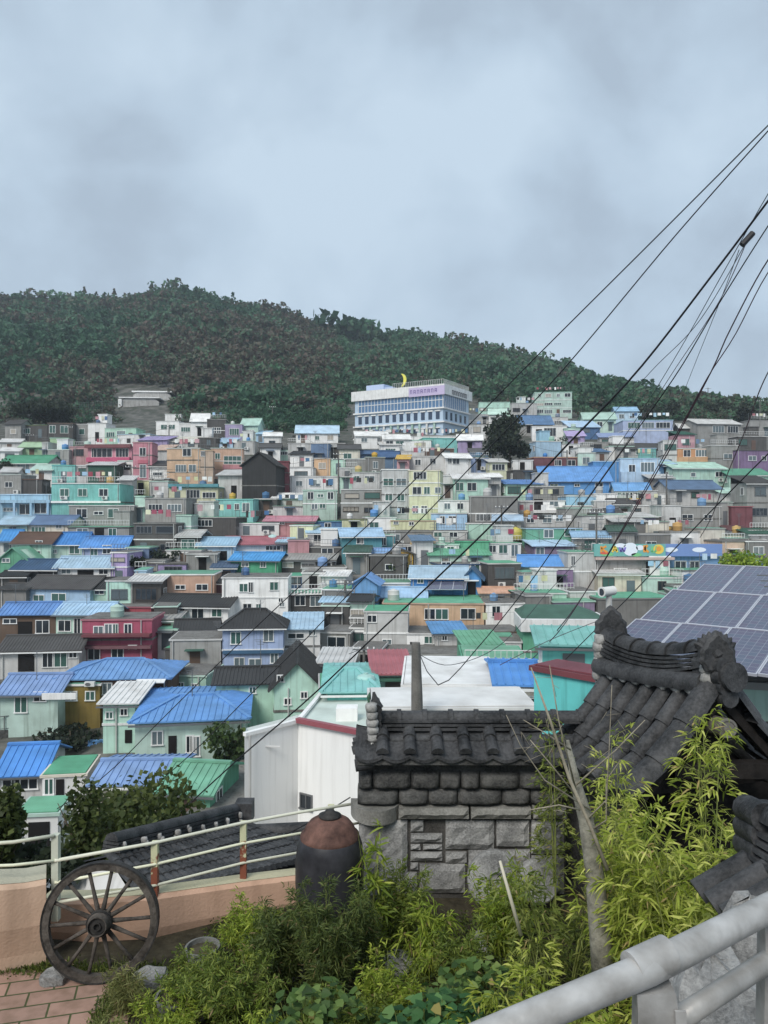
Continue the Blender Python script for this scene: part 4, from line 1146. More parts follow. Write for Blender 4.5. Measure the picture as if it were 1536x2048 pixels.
    for k in range(13):
        a = math.radians(-80+160*k/12); inn.append((0.85*math.cos(a)-.1, 1.5*math.sin(a)))
    for k in range(12):
        a0,a1,b0,b1 = pts[k],pts[k+1],inn[k],inn[k+1]
        for yy, fl in ((0,0),(.35,1)):
            f = [(a0[0],yy,a0[1]),(a1[0],yy,a1[1]),(b1[0],yy,b1[1]),(b0[0],yy,b0[1])]; mb.q(f[::-1] if fl else f)
        mb.q([(a0[0],0,a0[1]),(a0[0],.35,a0[1]),(a1[0],.35,a1[1]),(a1[0],0,a1[1])]); mb.q([(b0[0],0,b0[1]),(b1[0],0,b1[1]),(b1[0],.35,b1[1]),(b0[0],.35,b0[1])])
    mb.tube([(.2,.17,-1.6),(.2,.17,-2.2)], .12, 6)
    mo = mb.build('crescent_moon', plain('moon_yellow', S(226,218,96), .5), None, loc=r.location + Matrix.Rotation(yaw,3,'Z') @ Vector((-w/2+13.1,.8,H+2.1))); mo.rotation_euler = (0,0,yaw)
    tag(mo, 'yellow crescent moon figure standing on the roof of the big glass-banded building', 'sculpture')
    HOUSES.append(dict(o=r, x=822, y=820, x0=708, x1=940, yt=768, yb=870, wall='white', roof='f', rcol='white', n=4, short='big moon-topped building', label=r['label'], w=w, h=H, dep=dep, Y=220, G='CULT', yaw=yaw))
culture_centre()
# white podium building in front of it
house(706, 946, 872, 905, 'white', 'f', 'white', d=176, a=-3, b=4, n=1, G='PODI', band=False)
BYKEY['PODI'] = HOUSES[-1]

# grey rounded water reservoir on the hill, left
def reservoir():
    A = P(281, 830, 238)
    r = empty('concrete_reservoir', A, math.radians(4)); tag(r, 'long rounded grey concrete tank building alone on the wooded slope', 'building')
    mb = MB(); n = 10
    for (x0_, x1_, y0_, y1_, z1_) in ((-6.2,5.6,0,9,5.2),(-3.8,8,6,14,8.0)):
        prof = []
        for k in range(n+1):
            a = math.pi*k/n; prof.append((((x0_+x1_)/2) - (x1_-x0_)/2*math.cos(a)**1 if False else (x0_+(x1_-x0_)*k/n), z1_ - 1.0*(abs(2*k/n-1)**6)))
        for (xa, za), (xb, zb_) in zip(prof, prof[1:]):
            mb.q([(xa,y0_,-3),(xb,y0_,-3),(xb,y0_,zb_),(xa,y0_,za)]); mb.q([(xa,y0_,za),(xb,y0_,zb_),(xb,y1_,zb_),(xa,y1_,za)])
        mb.q([(x0_,y0_,-3),(x0_,y0_,z1_-1),(x0_,y1_,z1_-1),(x0_,y1_,-3)]); mb.q([(x1_,y0_,-3),(x1_,y1_,-3),(x1_,y1_,z1_-1),(x1_,y0_,z1_-1)])
    mb.build('wall', paint('reservoir_wall', S(165,163,160), dirt=.5), r)
    mb = MB(); mb.box(-6.5,5.9,-.5,9.2,5.2,5.5); mb.box(-4.1,8.3,5.6,14,8.0,8.35); mb.build('roof', MATS['wall_white'], r)
    mb = MB(); mb.box(-6.6,-5.6,-.6,-.05,-.5,4.8); mb.build('doorway', M_trim, r)
reservoir()

# ------------------------------------------------------------------ nearer buildings in the middle and on the right
def nh(*a, **k):
    k.setdefault('found', 9.0)
    h = house(*a, **k); 
    if h['G']: BYKEY[h['G']] = h
    return h
nh(806, 1000, 1398, 1440, 'white', 'f', 'white', d=33, a=-3, b=6.5, n=1, G='WROOF', win=False, cope='white', rail=False)
nh(742, 1070, 1428, 1500, 'white', 'f', 'white', d=27, a=2, b=3, n=1, G='WROOF2', win=False, cope='white', rail=False)
nh(752, 818, 1384, 1400, 'mint', 's', 'crimson', 1354, d=44, a=3, n=1, b=5, G='CRS')
nh(1000, 1090, 1406, 1440, 'cream', 'g', 'blue', 1372, d=32, a=-4, n=1, b=5, G='BLNR')
nh(1068, 1235, 1380, 1460, 'turq', 'f', 'maroon', d=20, a=-40, n=1, b=1.1, G='TURQW', ph=.06, win=False, cope='maroon', rail=False, band=False)
nh(930, 1062, 1352, 1380, 'green', 'f', 'green', d=47, a=-3, b=7, n=1, G='GDECK', win=False, cope='green', rail=True)
nh(932, 1000, 1306, 1330, 'green', 's', 'green', 1292, d=57, a=4, n=1, b=4, G='GSHED')
nh(1085, 1220, 1344, 1360, 'turq', 's', 'turq', 1312, d=32, a=-6, n=1, b=1.9, G='TURQS')
nh(1385, 1760, 1392, 1520, 'mint', 'f', 'grey', d=15, a=-12, n=1, b=5, G='MSOL', found=8, rail=False)
nh(655, 748, 1412, 1440, 'turq', 'h', 'turq', 1384, d=40, a=3, b=7, n=1, G='CYHIP', win=False)
nh(640, 700, 1398, 1425, 'lgrey', 'f', 'lgrey', d=50, a=5, b=5, n=1)
def white_block():
    z1 = -9.62; zb = -17.5
    def c(px, Y): v = P(px, 1024, Y); return (v.x, v.y)
    foot = [c(489,33.3), c(596,35.5), c(860,31.6), c(1000,41), c(650,42), c(600,36.6), c(493,34.3)]
    r = empty('white_walled_house', (foot[0][0], foot[0][1], zb))
    o = Vector((foot[0][0], foot[0][1], zb)); H = z1-zb
    pts = [(x-o.x, y-o.y) for x, y in foot]
    mb = MB()
    for (a, b) in zip(pts, pts[1:]+pts[:1]): mb.q([(a[0],a[1],0),(b[0],b[1],0),(b[0],b[1],H),(a[0],a[1],H)])
    mb.build('wall', paint('white_wall_near', S(236,236,234), dirt=.14, scale=.25), r)
    mb = MB(); mb.q([(p[0],p[1],H-.15) for p in pts]); mb.build('roof', paint('roof_pale_mint', S(196,208,200), dirt=.4, streak=False), r)
    mb = MB(); a, b = Vector((*pts[1],H)), Vector((*pts[2],H)); mb.bar(a+Vector((-.02,-.1,.06)), b+Vector((0,-.1,.06)), .26, .22); mb.build('red_trim', paint('red_trim', S(150,30,60), dirt=.1, streak=False, rough=.4), r)
    mb = MB(); a2 = Vector((*pts[0],H)); mb.bar(a2, a+Vector((0,0,0)), .22, .16); mb.bar(a+Vector((0,0,-.02)), Vector((*pts[4],H-.02)), .2, .14); mb.build('parapet', M_trim, r)
    mb = MB(); mb.tube([(.25,-.08,0),(.25,-.08,H)], .06, 8); mb.build('downpipe', M_pipe, r)
    # small window
    f = P(612,1607,35.0); d_ = (b-a).normalized(); yaw = math.atan2(d_.y, d_.x)
    t_ = (f.x-(foot[1][0]))/(foot[2][0]-foot[1][0]); pos = a.lerp(b, t_); add_window(r, pos.x, pos.y, f.z-zb-.3, .55, .55, yaw, 'n', M_metal)
    mb = MB(); k = a2.lerp(a, .45); mb.bar(k+Vector((-.6,-.14,-.75)), k+Vector((.5,-.1,-.8)), .1, .05); mb.build('ledge', M_trim, r)
    # hatch on the roof
    hb = MB(); q_ = a.lerp(b,.38)+Vector((0,1.9,0)); hb.box(q_.x-.5,q_.x+.5,q_.y,q_.y+.8,H-.15,H+.45); hb.build('roof_hatch', M_trim, r)
    tag(r, 'big blank white wall with a dark red roof edge, behind the rusty-lidded jar', 'house')
    HOUSES.append(dict(o=r, x=612, y=1560, x0=489, x1=735, yt=1437, yb=1690, wall='white', roof='f', rcol='crimson', n=2, short='blank white wall', label=r['label'], w=9, h=8, dep=7, Y=34, G='WBLK', yaw=0))
white_block()

# ------------------------------------------------------------------ things on roofs
def tank(px, py, Y, rr, hh, mat, label, cap=True):
    o = P(px, py, Y); r = empty('water_tank', o); tag(r, label, 'water tank')
    mb = MB(); mb.lathe([(rr*.96,0),(rr,.05),(rr,hh*.32),(rr*1.03,hh*.34),(rr,hh*.37),(rr,hh*.66),(rr*1.03,hh*.68),(rr,hh*.71),(rr,hh*.9),(rr*.86,hh)], (0,0,0), 20); mb.build('drum', mat, r, smooth=True, sharp=40)
    mb = MB(); mb.lathe([(rr*.86,hh),(rr*.4,hh+rr*.16),(rr*.24,hh+rr*.18),(rr*.24,hh+rr*.3),(rr*.05,hh+rr*.3)], (0,0,0), 16); mb.build('lid', mat, r, smooth=True, sharp=40)
    return r
TB = paint('tank_blue', S(60,110,190), dirt=.2, rough=.4); TY = paint('tank_yellow', S(205,195,80), dirt=.2, rough=.4)
TW = paint('tank_pale', S(215,225,220), dirt=.25, rough=.4); TC = paint('tank_cyan', S(176,216,210), dirt=.25, rough=.5)
tank(732, 1390, 42, .52, 1.05, TC, 'large pale cyan water tank on the turquoise hipped roof behind the blank white wall')
tank(1032, 1080, 104, .9, 1.5, TY, 'yellow water tank above the frame with three dark windows')
tank(1054, 1140, 92, .85, 1.25, TB, 'blue water tank under the edge of the blue tarpaulin roof')
tank(1054, 1166, 90, .85, 1.3, TW, 'pale blue cylinder below the blue tank beside the tarpaulin roof')
tank(262, 1200, 84, .85, .8, TW, 'pale round tank at the end of the long dark tiled roof, far left')
tank(374, 1340, 68, .5, .55, TB, 'small bright blue tank right of the blue roof on the ochre house')
tank(604, 1168, 90, .8, .9, TB, 'dark blue tank beside the big two-storey white house')
tank(400, 1092, 100, .8, 1.1, TW, 'pale tank near the white house with crimson roof')
tank(545, 1085, 101, .6, .9, TC, 'small mint tank at the right end of the crimson roof')
tank(992, 1322, 58, .45, .7, TW, 'white tank behind the green terrace in the middle')
# solar arrays
M_cell = None
def cellmat():
    m_, t, b = base_mat('solar_cells'); l = t.links.new
    tc_ = t.nodes.new('ShaderNodeTexCoord'); br = t.nodes.new('ShaderNodeTexBrick')
    br.offset = 0.0; br.inputs['Scale'].default_value = 1.0; br.inputs['Mortar Size'].default_value = .006
    br.inputs['Brick Width'].default_value = .1575; br.inputs['Row Height'].default_value = .158
    br.inputs['Color1'].default_value = S(74,68,92); br.inputs['Color2'].default_value = S(66,78,98); br.inputs['Mortar'].default_value = S(112,116,130)
    l(tc_.outputs['Object'], br.inputs['Vector']); 
    wv = t.nodes.new('ShaderNodeTexWave'); wv.inputs['Scale'].default_value = 12; wv.bands_direction = 'X'; l(tc_.outputs['Object'], wv.inputs['Vector'])
    mx = t.nodes.new('ShaderNodeMixRGB'); mx.blend_type = 'SCREEN'; mx.inputs[0].default_value = .04; l(br.outputs['Color'], mx.inputs[1]); l(wv.outputs['Color'], mx.inputs[2])
    l(mx.outputs[0], b.inputs['Base Color']); b.inputs['Roughness'].default_value = .18; b.inputs['Specular IOR Level'].default_value = .8
    return m_
M_cell = cellmat(); M_pvf = plain('panel_frame_aluminium', S(186,188,196), .4, .2)
def solar(o, u, v, nu, nv, pw, ph, label, legs=2.0, name='solar_array', grp=None):
    """array from corner o; u = unit along a row, v = unit down-slope; panels pw (u) by ph (v)"""
    w_ = u.cross(v).normalized()
    if w_.z < 0: w_ = -w_
    r = empty(name, o); tag(r, label, 'solar panels', grp)
    M0 = Matrix(((u.x,v.x,w_.x,0),(u.y,v.y,w_.y,0),(u.z,v.z,w_.z,0),(0,0,0,1)))
    for i in range(nu):
        for j in range(nv):
            c0 = u*(i*pw)+v*(j*ph)
            mb = MB(); mb.box(.02,pw-.02,.02,ph-.02,.0,.02)
            pn = mb.build('solar_panel', M_cell, r); pn.matrix_local = Matrix.Translation(c0) @ M0
            mb = MB(); f = .024*max(1,pw)
            mb.box(0,pw-.006,0,f,-.02,.035); mb.box(0,pw-.006,ph-f-.006,ph-.006,-.02,.035); mb.box(0,f,f,ph-f-.006,-.02,.035); mb.box(pw-f-.006,pw-.006,f,ph-f-.006,-.02,.035)
            mb.build('panel_frame', M_pvf, pn)
    mb = MB()
    for a in (0.05, nu*pw-.05):
        for b_ in (0.1, nv*ph-.1):
            p = u*a+v*b_-w_*.03; mb.bar(p, Vector((p.x,p.y,p.z-legs)), .07, .07)
    for b_ in (.3, nv*ph-.3):
        mb.bar(v*b_-w_*.05, u*(nu*pw)+v*b_-w_*.05, .06, .06)
    mb.build('support_frame', M_metal, r)
    return r
_d1 = Vector((1.28,-1,0)).normalized(); _d2 = -Vector((.937,1,.353)).normalized()
_o = P(1408,1130,20.0)
solar(_o, _d1, _d2, 6, 3, 1.0, 2.05, 'large tilted rooftop solar array with white frames, behind the tiled gate roof on the right', 2.2)
_p = BYKEY['SOLB']
so1 = P(858,1160,86); so2 = P(934,1160,85.6); sl1 = P(847,1186,82.5)
solar(so1, (so2-so1).normalized(), (sl1+Vector((0,0,0))-so1).normalized(), 3, 1, (so2-so1).length/3, 2.8, 'row of three dark solar panels in front of the blue house with sky blue roof', 1.0)
so1 = P(1151,1026,117); so2 = P(1238,1026,117); sl1 = P(1168,1058,111)
solar(so1, (so2-so1).normalized(), (sl1-so1).normalized(), 4, 3, (so2-so1).length/4, (sl1-so1).length/3, 'purplish tilted solar array on posts above the mural-banded building', 2.5)

# mural band on the grey building (abstract letters and shapes; no figure)
def mural():
    h = BYKEY['MURAL']; r = h['o']
    def X(px): return h['lx'](px)
    def Z(py): return h['lz'](py)
    mb = MB(); mb.box(X(1186), X(1328), -.5, .3, Z(1112), Z(1088)); mbp = mb.build('mural_board', paint('mural_teal', S(96,182,176), dirt=.15, streak=False), r)
    cols = {'o': plain('mural_orange', S(222,150,66),.7), 'y': plain('mural_yellow', S(228,196,84),.7), 'w': plain('mural_white', S(224,230,240),.7), 'g': plain('mural_green', S(120,190,130),.7), 'p': plain('mural_violet', S(130,120,196),.7), 'r': plain('mural_red', S(205,92,72),.7)}
    def disc(cx, cy, rx, ry, mat, nm='mural_shape', off=-.52):
        m2 = MB(); pts = [(X(cx)+rx*math.cos(2*math.pi*k/14), off, Z(cy)+ry*math.sin(2*math.pi*k/14)) for k in range(14)]; m2.q(pts); m2.build(nm, mat, mbp)
    m2 = MB()
    def st(x0, y0, x1, y1, w=.22): m2.bar((X(x0),-.52,Z(y0)), (X(x1),-.52,Z(y1)), w, .03, up=Vector((0,1,0)))
    st(1200,1092,1200,1104); st(1200,1097,1210,1092); st(1202,1098,1212,1104)
    m2.build('mural_letter', cols['o'], mbp); m2 = MB()
    st(1222,1104,1227,1092); st(1227,1092,1232,1104); st(1224,1100,1231,1100); m2.build('mural_letter', cols['y'], mbp); m2 = MB()
    st(1236,1094,1239,1103); st(1239,1103,1242,1096); st(1242,1096,1245,1103); st(1245,1103,1248,1094); m2.build('mural_letter', cols['p'], mbp); m2 = MB()
    st(1286,1090,1286,1104,.3); st(1292,1090,1286,1097,.25); st(1286,1097,1294,1104,.25); m2.build('mural_letter', cols['o'], mbp); m2 = MB()
    st(1302,1092,1300,1103); st(1300,1103,1308,1103); st(1310,1092,1308,1103); m2.build('mural_letter', cols['g'], mbp)
    disc(1258,1098,.85,.75,cols['w']); disc(1238,1090.5,.6,.25,cols['w']); disc(1277,1095,.45,.3,cols['w']); disc(1314,1098,.6,.55,cols['y']); disc(1314,1097,.3,.28,cols['o'],off=-.54)
    disc(1212,1108,.7,.22,cols['g']); disc(1270,1109,.6,.2,cols['g']); disc(1206,1105.5,.5,.16,cols['r'],off=-.53)
    mb = MB(); mb.box(X(1188), X(1345), -.7, .3, Z(1119), Z(1114)); mb.build('awning', paint('pinkish_slab', S(190,165,155), dirt=.2), r)
    mb = MB(); rail_mb(mb, (X(1196),-.1,Z(1088)), (X(1326),-.1,Z(1088)), 1.0, .25); mb.build('roof_railing', M_metal, r)
    h2 = BYKEY['BMUR']; r2 = h2['o']
    mb = MB(); mb.box(h2['lx'](1322), h2['lx'](1440), -.6, .3, h2['lz'](1112), h2['lz'](1088)); bd = mb.build('blue_fascia', paint('fascia_blue', S(84,128,190), dirt=.1, streak=False), r2)
    for cx in (1338, 1394):
        m3 = MB(); m3.q([(h2['lx'](cx)+.8*math.cos(2*math.pi*k/14), -.62, h2['lz'](1099)+.28*math.sin(2*math.pi*k/14)) for k in range(14)]); m3.build('painted_cloud', cols['w'], bd)
mural()

# ------------------------------------------------------------------ poles, lamps, shrubs and trees between the houses
def util_pole(px, py0, py1, Y, label, arms=2, box=False, lean=0.0, r0=.16):
    b = P(px, py1, Y); hgt = (py1-py0)/F*Y
    r = empty('utility_pole', b); tag(r, label, 'utility pole', None)
    mb = MB(); mb.tube([(0,0,-2),(lean*hgt*.5,0,hgt*.5),(lean*hgt,0,hgt)], [r0*1.15,r0,r0*.75], 10); mb.build('pole', M_pole, r, smooth=True, sharp=50)
    for k in range(arms):
        mb = MB(); z = hgt-.35-.8*k; mb.bar((lean*z-.9,-.15,z),(lean*z+.9,-.15,z), .09, .09); mb.build('crossarm', M_metal, r)
        mb = MB()
        for xx in (-.8,-.3,.3,.8): mb.lathe([(.05,0),(.08,.08),(.05,.1),(.07,.18)], (lean*z+xx,-.15,z+.045), 8)
        mb.build('insulator', M_trim, r, smooth=True)
    if box:
        mb = MB(); z = hgt*.55; mb.lathe([(.28,0),(.32,.05),(.32,.85),(.2,.95)], (lean*z+.45,-.3,z), 12); mb.lathe([(.28,0),(.32,.05),(.32,.85),(.2,.95)], (lean*z-.45,-.3,z), 12); mb.build('transformer', M_pipe, r, smooth=True, sharp=40)
    return r
PO = [(986,842,950,152,'tall pole with twin transformers in front of the big dark tree',3,True),(1134,900,960,135,'pole beside the dark red house',1,False),
 (138,852,930,170,'pole rising past the pink house roofs, upper left',1,False),(338,850,925,165,'pole left of the orange apartment block',1,False),
 (545,812,870,215,'pole among the fence posts on the upper slope',1,False),(690,1160,1330,80,'pale pole left of the blue gabled house',2,False),
 (677,905,1000,128,'pole at the side of the narrow alley, upper middle',2,False),(1003,1010,1130,104,'pole before the bare concrete house',1,False),
 (1333,948,1060,118,'white pole in front of the slate blue roof, right',1,False),(1193,1020,1200,96,'dark pole at the corner of the mural building',2,True),
 (1165,1085,1230,90,'pole with meter boxes left of the mural building',2,False),(262,930,1010,125,'thin pole right of the turquoise terrace house',1,False),
 (728,1290,1400,62,'brownish pole by the cyan tank in the alley',1,False),(1416,775,850,240,'pole on the far right ridge',1,False),(1520,800,880,205,'pole on the skyline by the right edge',1,False),
 (60,868,925,168,'pole at the far left above the green roof',1,False),(1254,985,1066,112,'pole by the solar array above the mural building',1,False),
 (512,1290,1345,74,'short pole by the periwinkle house',1,False)]
for q_ in PO: util_pole(q_[0], q_[1], q_[2], q_[3], 'grey concrete '+q_[4] if not q_[4].split()[0] in ('pale','white','dark','brownish') else q_[4]+' among the houses', q_[5], q_[6], r0=.13)
util_pole(836, 1285, 1500, 26, 'thick grey concrete pole standing right behind the tiled wall ridge', 0, False, -.02, r0=.2)
def lamp(px0, pyb, pyt, Y, label):
    b = P(px0, pyb, Y); hgt = (pyb-pyt)/F*Y
    r = empty('street_lamp', b); tag(r, label, 'street lamp')
    mb = MB(); mb.tube([(0,0,-2),(0,0,hgt*.8),(-.15,0,hgt*.97),(-.8,0,hgt)], [.07,.055,.045,.04], 8); mb.tube([(0,0,hgt*.62),(-.6,0,hgt*.8),(-1.0,0,hgt*.82)], [.04,.035,.03], 6); mb.build('pole', M_metal, r, smooth=True)
    mb = MB(); mb.box(-1.5,-.75,-.12,.12,hgt-.03,hgt+.07); mb.build('lamp_head', M_metal, r)
    mb = MB(); mb.box(-1.7,-.95,-.12,.12,hgt*.82-.03,hgt*.82+.06); mb.build('lamp_head', M_metal, r)
lamp(495, 1470, 1340, 58, 'grey twin-headed street lamp in front of the mint gabled house')
# tall fence posts round the hill graveyard
for k in range(9):
    b = P(534+k*5.5, 842, 236); mb = MB(); mb.tube([(0,0,-1),(0,0,4.2+(k%3)*1.1)], .13, 6)
    o = mb.build('fence_post', M_pole, None, loc=b); tag(o, 'pale post in the cluster on the upper wooded slope', 'post', 'posts on the upper slope')
def hill_fence(px0, px1, py, Y, label, hh=2.6):
    A = P(px0, py, Y); B = P(px1, py-4, Y+3); r = empty('mesh_fence', A); tag(r, label, 'fence'); Bv = B-A
    n = int(Bv.length/2.2)
    for k in range(n+1):
        mb = MB(); c = Bv*k/n; mb.bar(c-Vector((0,0,1)), c+Vector((0,0,hh)), .09, .09); mb.build('post', M_metal, r)
    mb = MB()
    for k in range(5): mb.bar(Vector((0,0,.2+k*.55)), Bv+Vector((0,0,.2+k*.55)), .04, .04)
    n2 = n*4
    for k in range(n2): c = Bv*k/n2; mb.bar(c, c+Vector((0,0,hh)), .03, .03)
    mb.build('mesh', paint('fence_green', S(110,140,122), dirt=.1, streak=False), r)
hill_fence(150, 240, 822, 228, 'green mesh fence left of the concrete tank building')
hill_fence(410, 530, 838, 226, 'green mesh fence right of the concrete tank building')
hill_fence(590, 705, 846, 228, 'green mesh fence left of the big glass-banded building')

tree('dark_tree', P(1018, 930, 148), 9.6, 5.2, 4.6, 'big dark rounded tree beside the tall pole with transformers', C_DARK, 3800, .42, 5, lobes=26)
tree('dark_tree', P(90, 862, 190), 8.0, 8.5, 3.4, 'wide dark tree clump at the upper left behind the houses', C_DARK, 3000, .5, 6, lobes=20)
tree('green_tree', P(1508, 1185, 50), 3.4, 2.3, 1.7, 'yellow-green bushy tree just above the solar array, right edge', C_BRIGHT, 2400, .13, 7)
for k, (px, py, Y, h_, rx, lab, c_) in enumerate([
  (790,1152,92,2.2,2.0,'green bush on the terrace above the balustrade, middle', C_MID),(560,1440,59,3.4,1.6,'small dark tree before the mint gabled house', C_DARK),
  (462,1540,48,3.4,2.0,'bush in the alley left of the blank white wall', C_MID),(10,950,140,3,3,'dark bush at the left edge among upper houses', C_DARK),
  (1110,1262,82,2.5,2.0,'pot-grown shrub behind the green house with pale band', C_DARK),(350,1400,63,2.5,1.2,'dark shrub right of the ochre house', C_DARK),
  (1130,905,158,3.5,4,'dark shrub right of the big dark tree', C_DARK),(1490,850,210,7,4,'pine-like dark tree at the right skyline', C_DARK),
  (1290,850,215,7,6,'round dark tree behind the periwinkle pavilion', C_DARK),(1350,845,220,7,6,'round dark tree right of the periwinkle pavilion', C_DARK),
  (1440,838,222,7,6,'dark tree above the long grey house, upper right', C_DARK),(1150,1300,74,2,1.3,'small leafy plant in front of the green house wall', C_MID),
  (905,1192,88,1.5,1.2,'low green plant by the dark solar panels', C_MID),(640,1440,55,2.0,1.4,'shrub beside the alley behind the mint gabled house', C_DARK),
  (275,1150,92,2.5,1.5,'dark shrub by the narrow sky blue house', C_DARK),(330,1130,95,2.4,2.4,'dark bush below the tall mint strip house', C_DARK),
  (140,1500,54,2,3,'creeper-like bush on the dark stone retaining wall', C_DARK),(440,1225,84,2.0,1.3,'little bush beside the two-storey white house', C_MID)]):
    tree('bush' if h_ < 4 else 'dark_tree', P(px, py, Y), h_, rx, h_*.48, lab, c_, 700, .2 if h_ < 4 else .4, 30+k, lobes=9, cat='bush' if h_ < 4 else 'tree')

# dark stone retaining wall with a rail in the lower left
def retaining():
    A = P(-60, 1500, 54); B = P(200, 1470, 58); r = empty('retaining_wall', A); tag(r, 'dark stone retaining wall topped by a metal rail below the ochre house', 'wall'); d_ = B-A
    mb = MB(); mb.obox(Vector((0,0,-4)), Vector((d_.x,d_.y,0)), Vector((0,2,0)), Vector((0,0,5.1))); mb.build('stonework', M_grand, r)
    mb = MB(); rail_mb(mb, (0,0,1.1), (d_.x,d_.y,1.1), 1.0, .7, .05); mb.build('railing', M_metal, r)
retaining()
# alley
def strip(name, pts, w0, w1, mat, lift=.05):
    mb = MB(); prev = None
    for k, p in enumerate(pts):
        w_ = w0+(w1-w0)*k/(len(pts)-1)
        if prev: mb.q([prev[0], prev[1], (p.x+w_,p.y,p.z+lift), (p.x-w_,p.y,p.z+lift)])
        prev = ((p.x-w_,p.y,p.z+lift),(p.x+w_,p.y,p.z+lift))
    o = mb.build(name, mat); tag(o, kind='structure'); return o
strip('alley_path', [P(430,1640,39), P(500,1560,45), P(570,1490,51.5), P(640,1440,57), P(690,1400,61)], 1.6, 1.5, M_conc, .25)

# cables strung between the village poles
def vwire(a, b, Ya, Yb, label, sag=1.2):
    A, B = P(a[0],a[1],Ya), P(b[0],b[1],Yb); n = 14; mb = MB()
    mb.tube([(B-A)*(k/n)-Vector((0,0,sag*4*(k/n)*(1-k/n))) for k in range(n+1)], .022, 4); o = mb.build('overhead_wire', M_wire, None, loc=A); tag(o, label, 'cable', 'overhead cables')
for q_ in [((986,850),(1134,905),152,135,'slack cable from the transformer pole to the pole by the dark red house'),((677,910),(545,820),128,215,'cable from the alley pole up to the pole among fence posts'),
           ((138,860),(262,935),170,125,'cable from the pink house pole to the thin pole by the turquoise terrace'),((262,935),(677,912),125,128,'long slack cable crossing above the charcoal gabled block'),
           ((1003,1015),(1193,1025),104,96,'cable from the bare concrete house pole to the mural corner pole'),((1193,1030),(1333,955),96,118,'cable from the mural corner pole up to the white pole'),
           ((690,1165),(1003,1020),80,104,'cable rising from the blue gabled house to the concrete house pole'),((690,1172),(512,1295),80,74,'cable falling from the pale pole to the periwinkle house'),
           ((728,1295),(512,1300),62,74,'low cable between the brownish pole and the periwinkle house pole'),((60,872),(338,856),168,165,'cable along the upper left rooftops'),
           ((1165,1090),(1003,1030),90,104,'cable from the meter-box pole to the concrete house pole'),((1165,1095),(1048,1200),90,86,'cable dropping from the meter-box pole to the dark terrace')]:
    vwire(*q_)
# ================================================================== foreground
ZG = -3.65
M_soil = granite('garden_soil', S(44,40,32), S(84,78,62), scale=14, bump=.6, big=3)
def ground_slab():
    # the garden terrace on its retaining wall, in front of the drop to the valley
    pts = [(-9,2.2),(9,2.2),(9,7.9),(1.9,7.9),(-.6,7.75),(-2.2,6.9),(-3.2,6.45),(-9,6.3)]
    mb = MB(); mb.q([(x,y,ZG) for x,y in pts])
    for (a,b) in zip(pts, pts[1:]+pts[:1]): mb.q([(a[0],a[1],ZG-6),(b[0],b[1],ZG-6),(b[0],b[1],ZG),(a[0],a[1],ZG)][::-1])
    tag(mb.build('garden_ground', M_soil), kind='structure')
    # street the camera stands on
    mb = MB(); mb.q([(-9,-12,-1.62),(9,-12,-1.62),(9,1.75,-1.95),(2.2,1.75,-1.95),(.2,1.15,-1.62),(-9,1.15,-1.62)])
    mb.q([(-9,1.15,-8),(.2,1.15,-8),(.2,1.15,-1.62),(-9,1.15,-1.62)]); mb.q([(.2,1.15,-8),(2.2,1.75,-8),(2.2,1.75,-1.95),(.2,1.15,-1.62)]); mb.q([(2.2,1.75,-8),(9,1.75,-8),(9,1.75,-1.95),(2.2,1.75,-1.95)])
    tag(mb.build('street', M_conc), kind='structure')
ground_slab()
# brick paving at the lower left with mossy joints
def paving():
    m_, t, b = base_mat('brick_paving'); l = t.links.new
    g = t.nodes.new('ShaderNodeNewGeometry'); mp_ = t.nodes.new('ShaderNodeMapping'); mp_.inputs['Rotation'].default_value = (0,0,math.radians(-14))
    br = t.nodes.new('ShaderNodeTexBrick'); br.inputs['Scale'].default_value = 1.0; br.inputs['Brick Width'].default_value = .34; br.inputs['Row Height'].default_value = .17; br.inputs['Mortar Size'].default_value = .009; br.inputs['Mortar Smooth'].default_value = .4
    br.inputs['Color1'].default_value = S(168,134,118); br.inputs['Color2'].default_value = S(150,122,108); br.inputs['Mortar'].default_value = S(70,78,44)
    nz_ = t.nodes.new('ShaderNodeTexNoise'); nz_.inputs['Scale'].default_value = 9; nz_.inputs['Detail'].default_value = 7
    l(g.outputs['Position'], mp_.inputs[0]); l(mp_.outputs[0], br.inputs['Vector']); l(g.outputs['Position'], nz_.inputs['Vector'])
    mr = t.nodes.new('ShaderNodeMapRange'); mr.inputs[1].default_value=.42; mr.inputs[2].default_value=.75; mr.inputs[4].default_value=.75; l(nz_.outputs['Fac'], mr.inputs[0])
    mx = t.nodes.new('ShaderNodeMixRGB'); mx.blend_type = 'MULTIPLY'; mx.inputs[2].default_value = (.5,.5,.42,1); l(mr.outputs[0], mx.inputs[0]); l(br.outputs['Color'], mx.inputs[1]); l(mx.outputs[0], b.inputs['Base Color'])
    b.inputs['Roughness'].default_value = .9
    bp = t.nodes.new('ShaderNodeBump'); bp.inputs['Strength'].default_value=.5; bp.inputs['Distance'].default_value=.01; l(br.outputs['Fac'], bp.inputs['Height']); bp.invert = True; l(bp.outputs[0], b.inputs['Normal'])
    mb = MB(); z = ZG+.02
    mb.q([(-5,3.6,z),(-1.6,3.6,z),(-1.75,5.2,z),(-1.95,5.95,z),(-2.6,6.25,z),(-5,6.25,z)]); tag(mb.build('brick_path', m_), kind='structure')
paving()

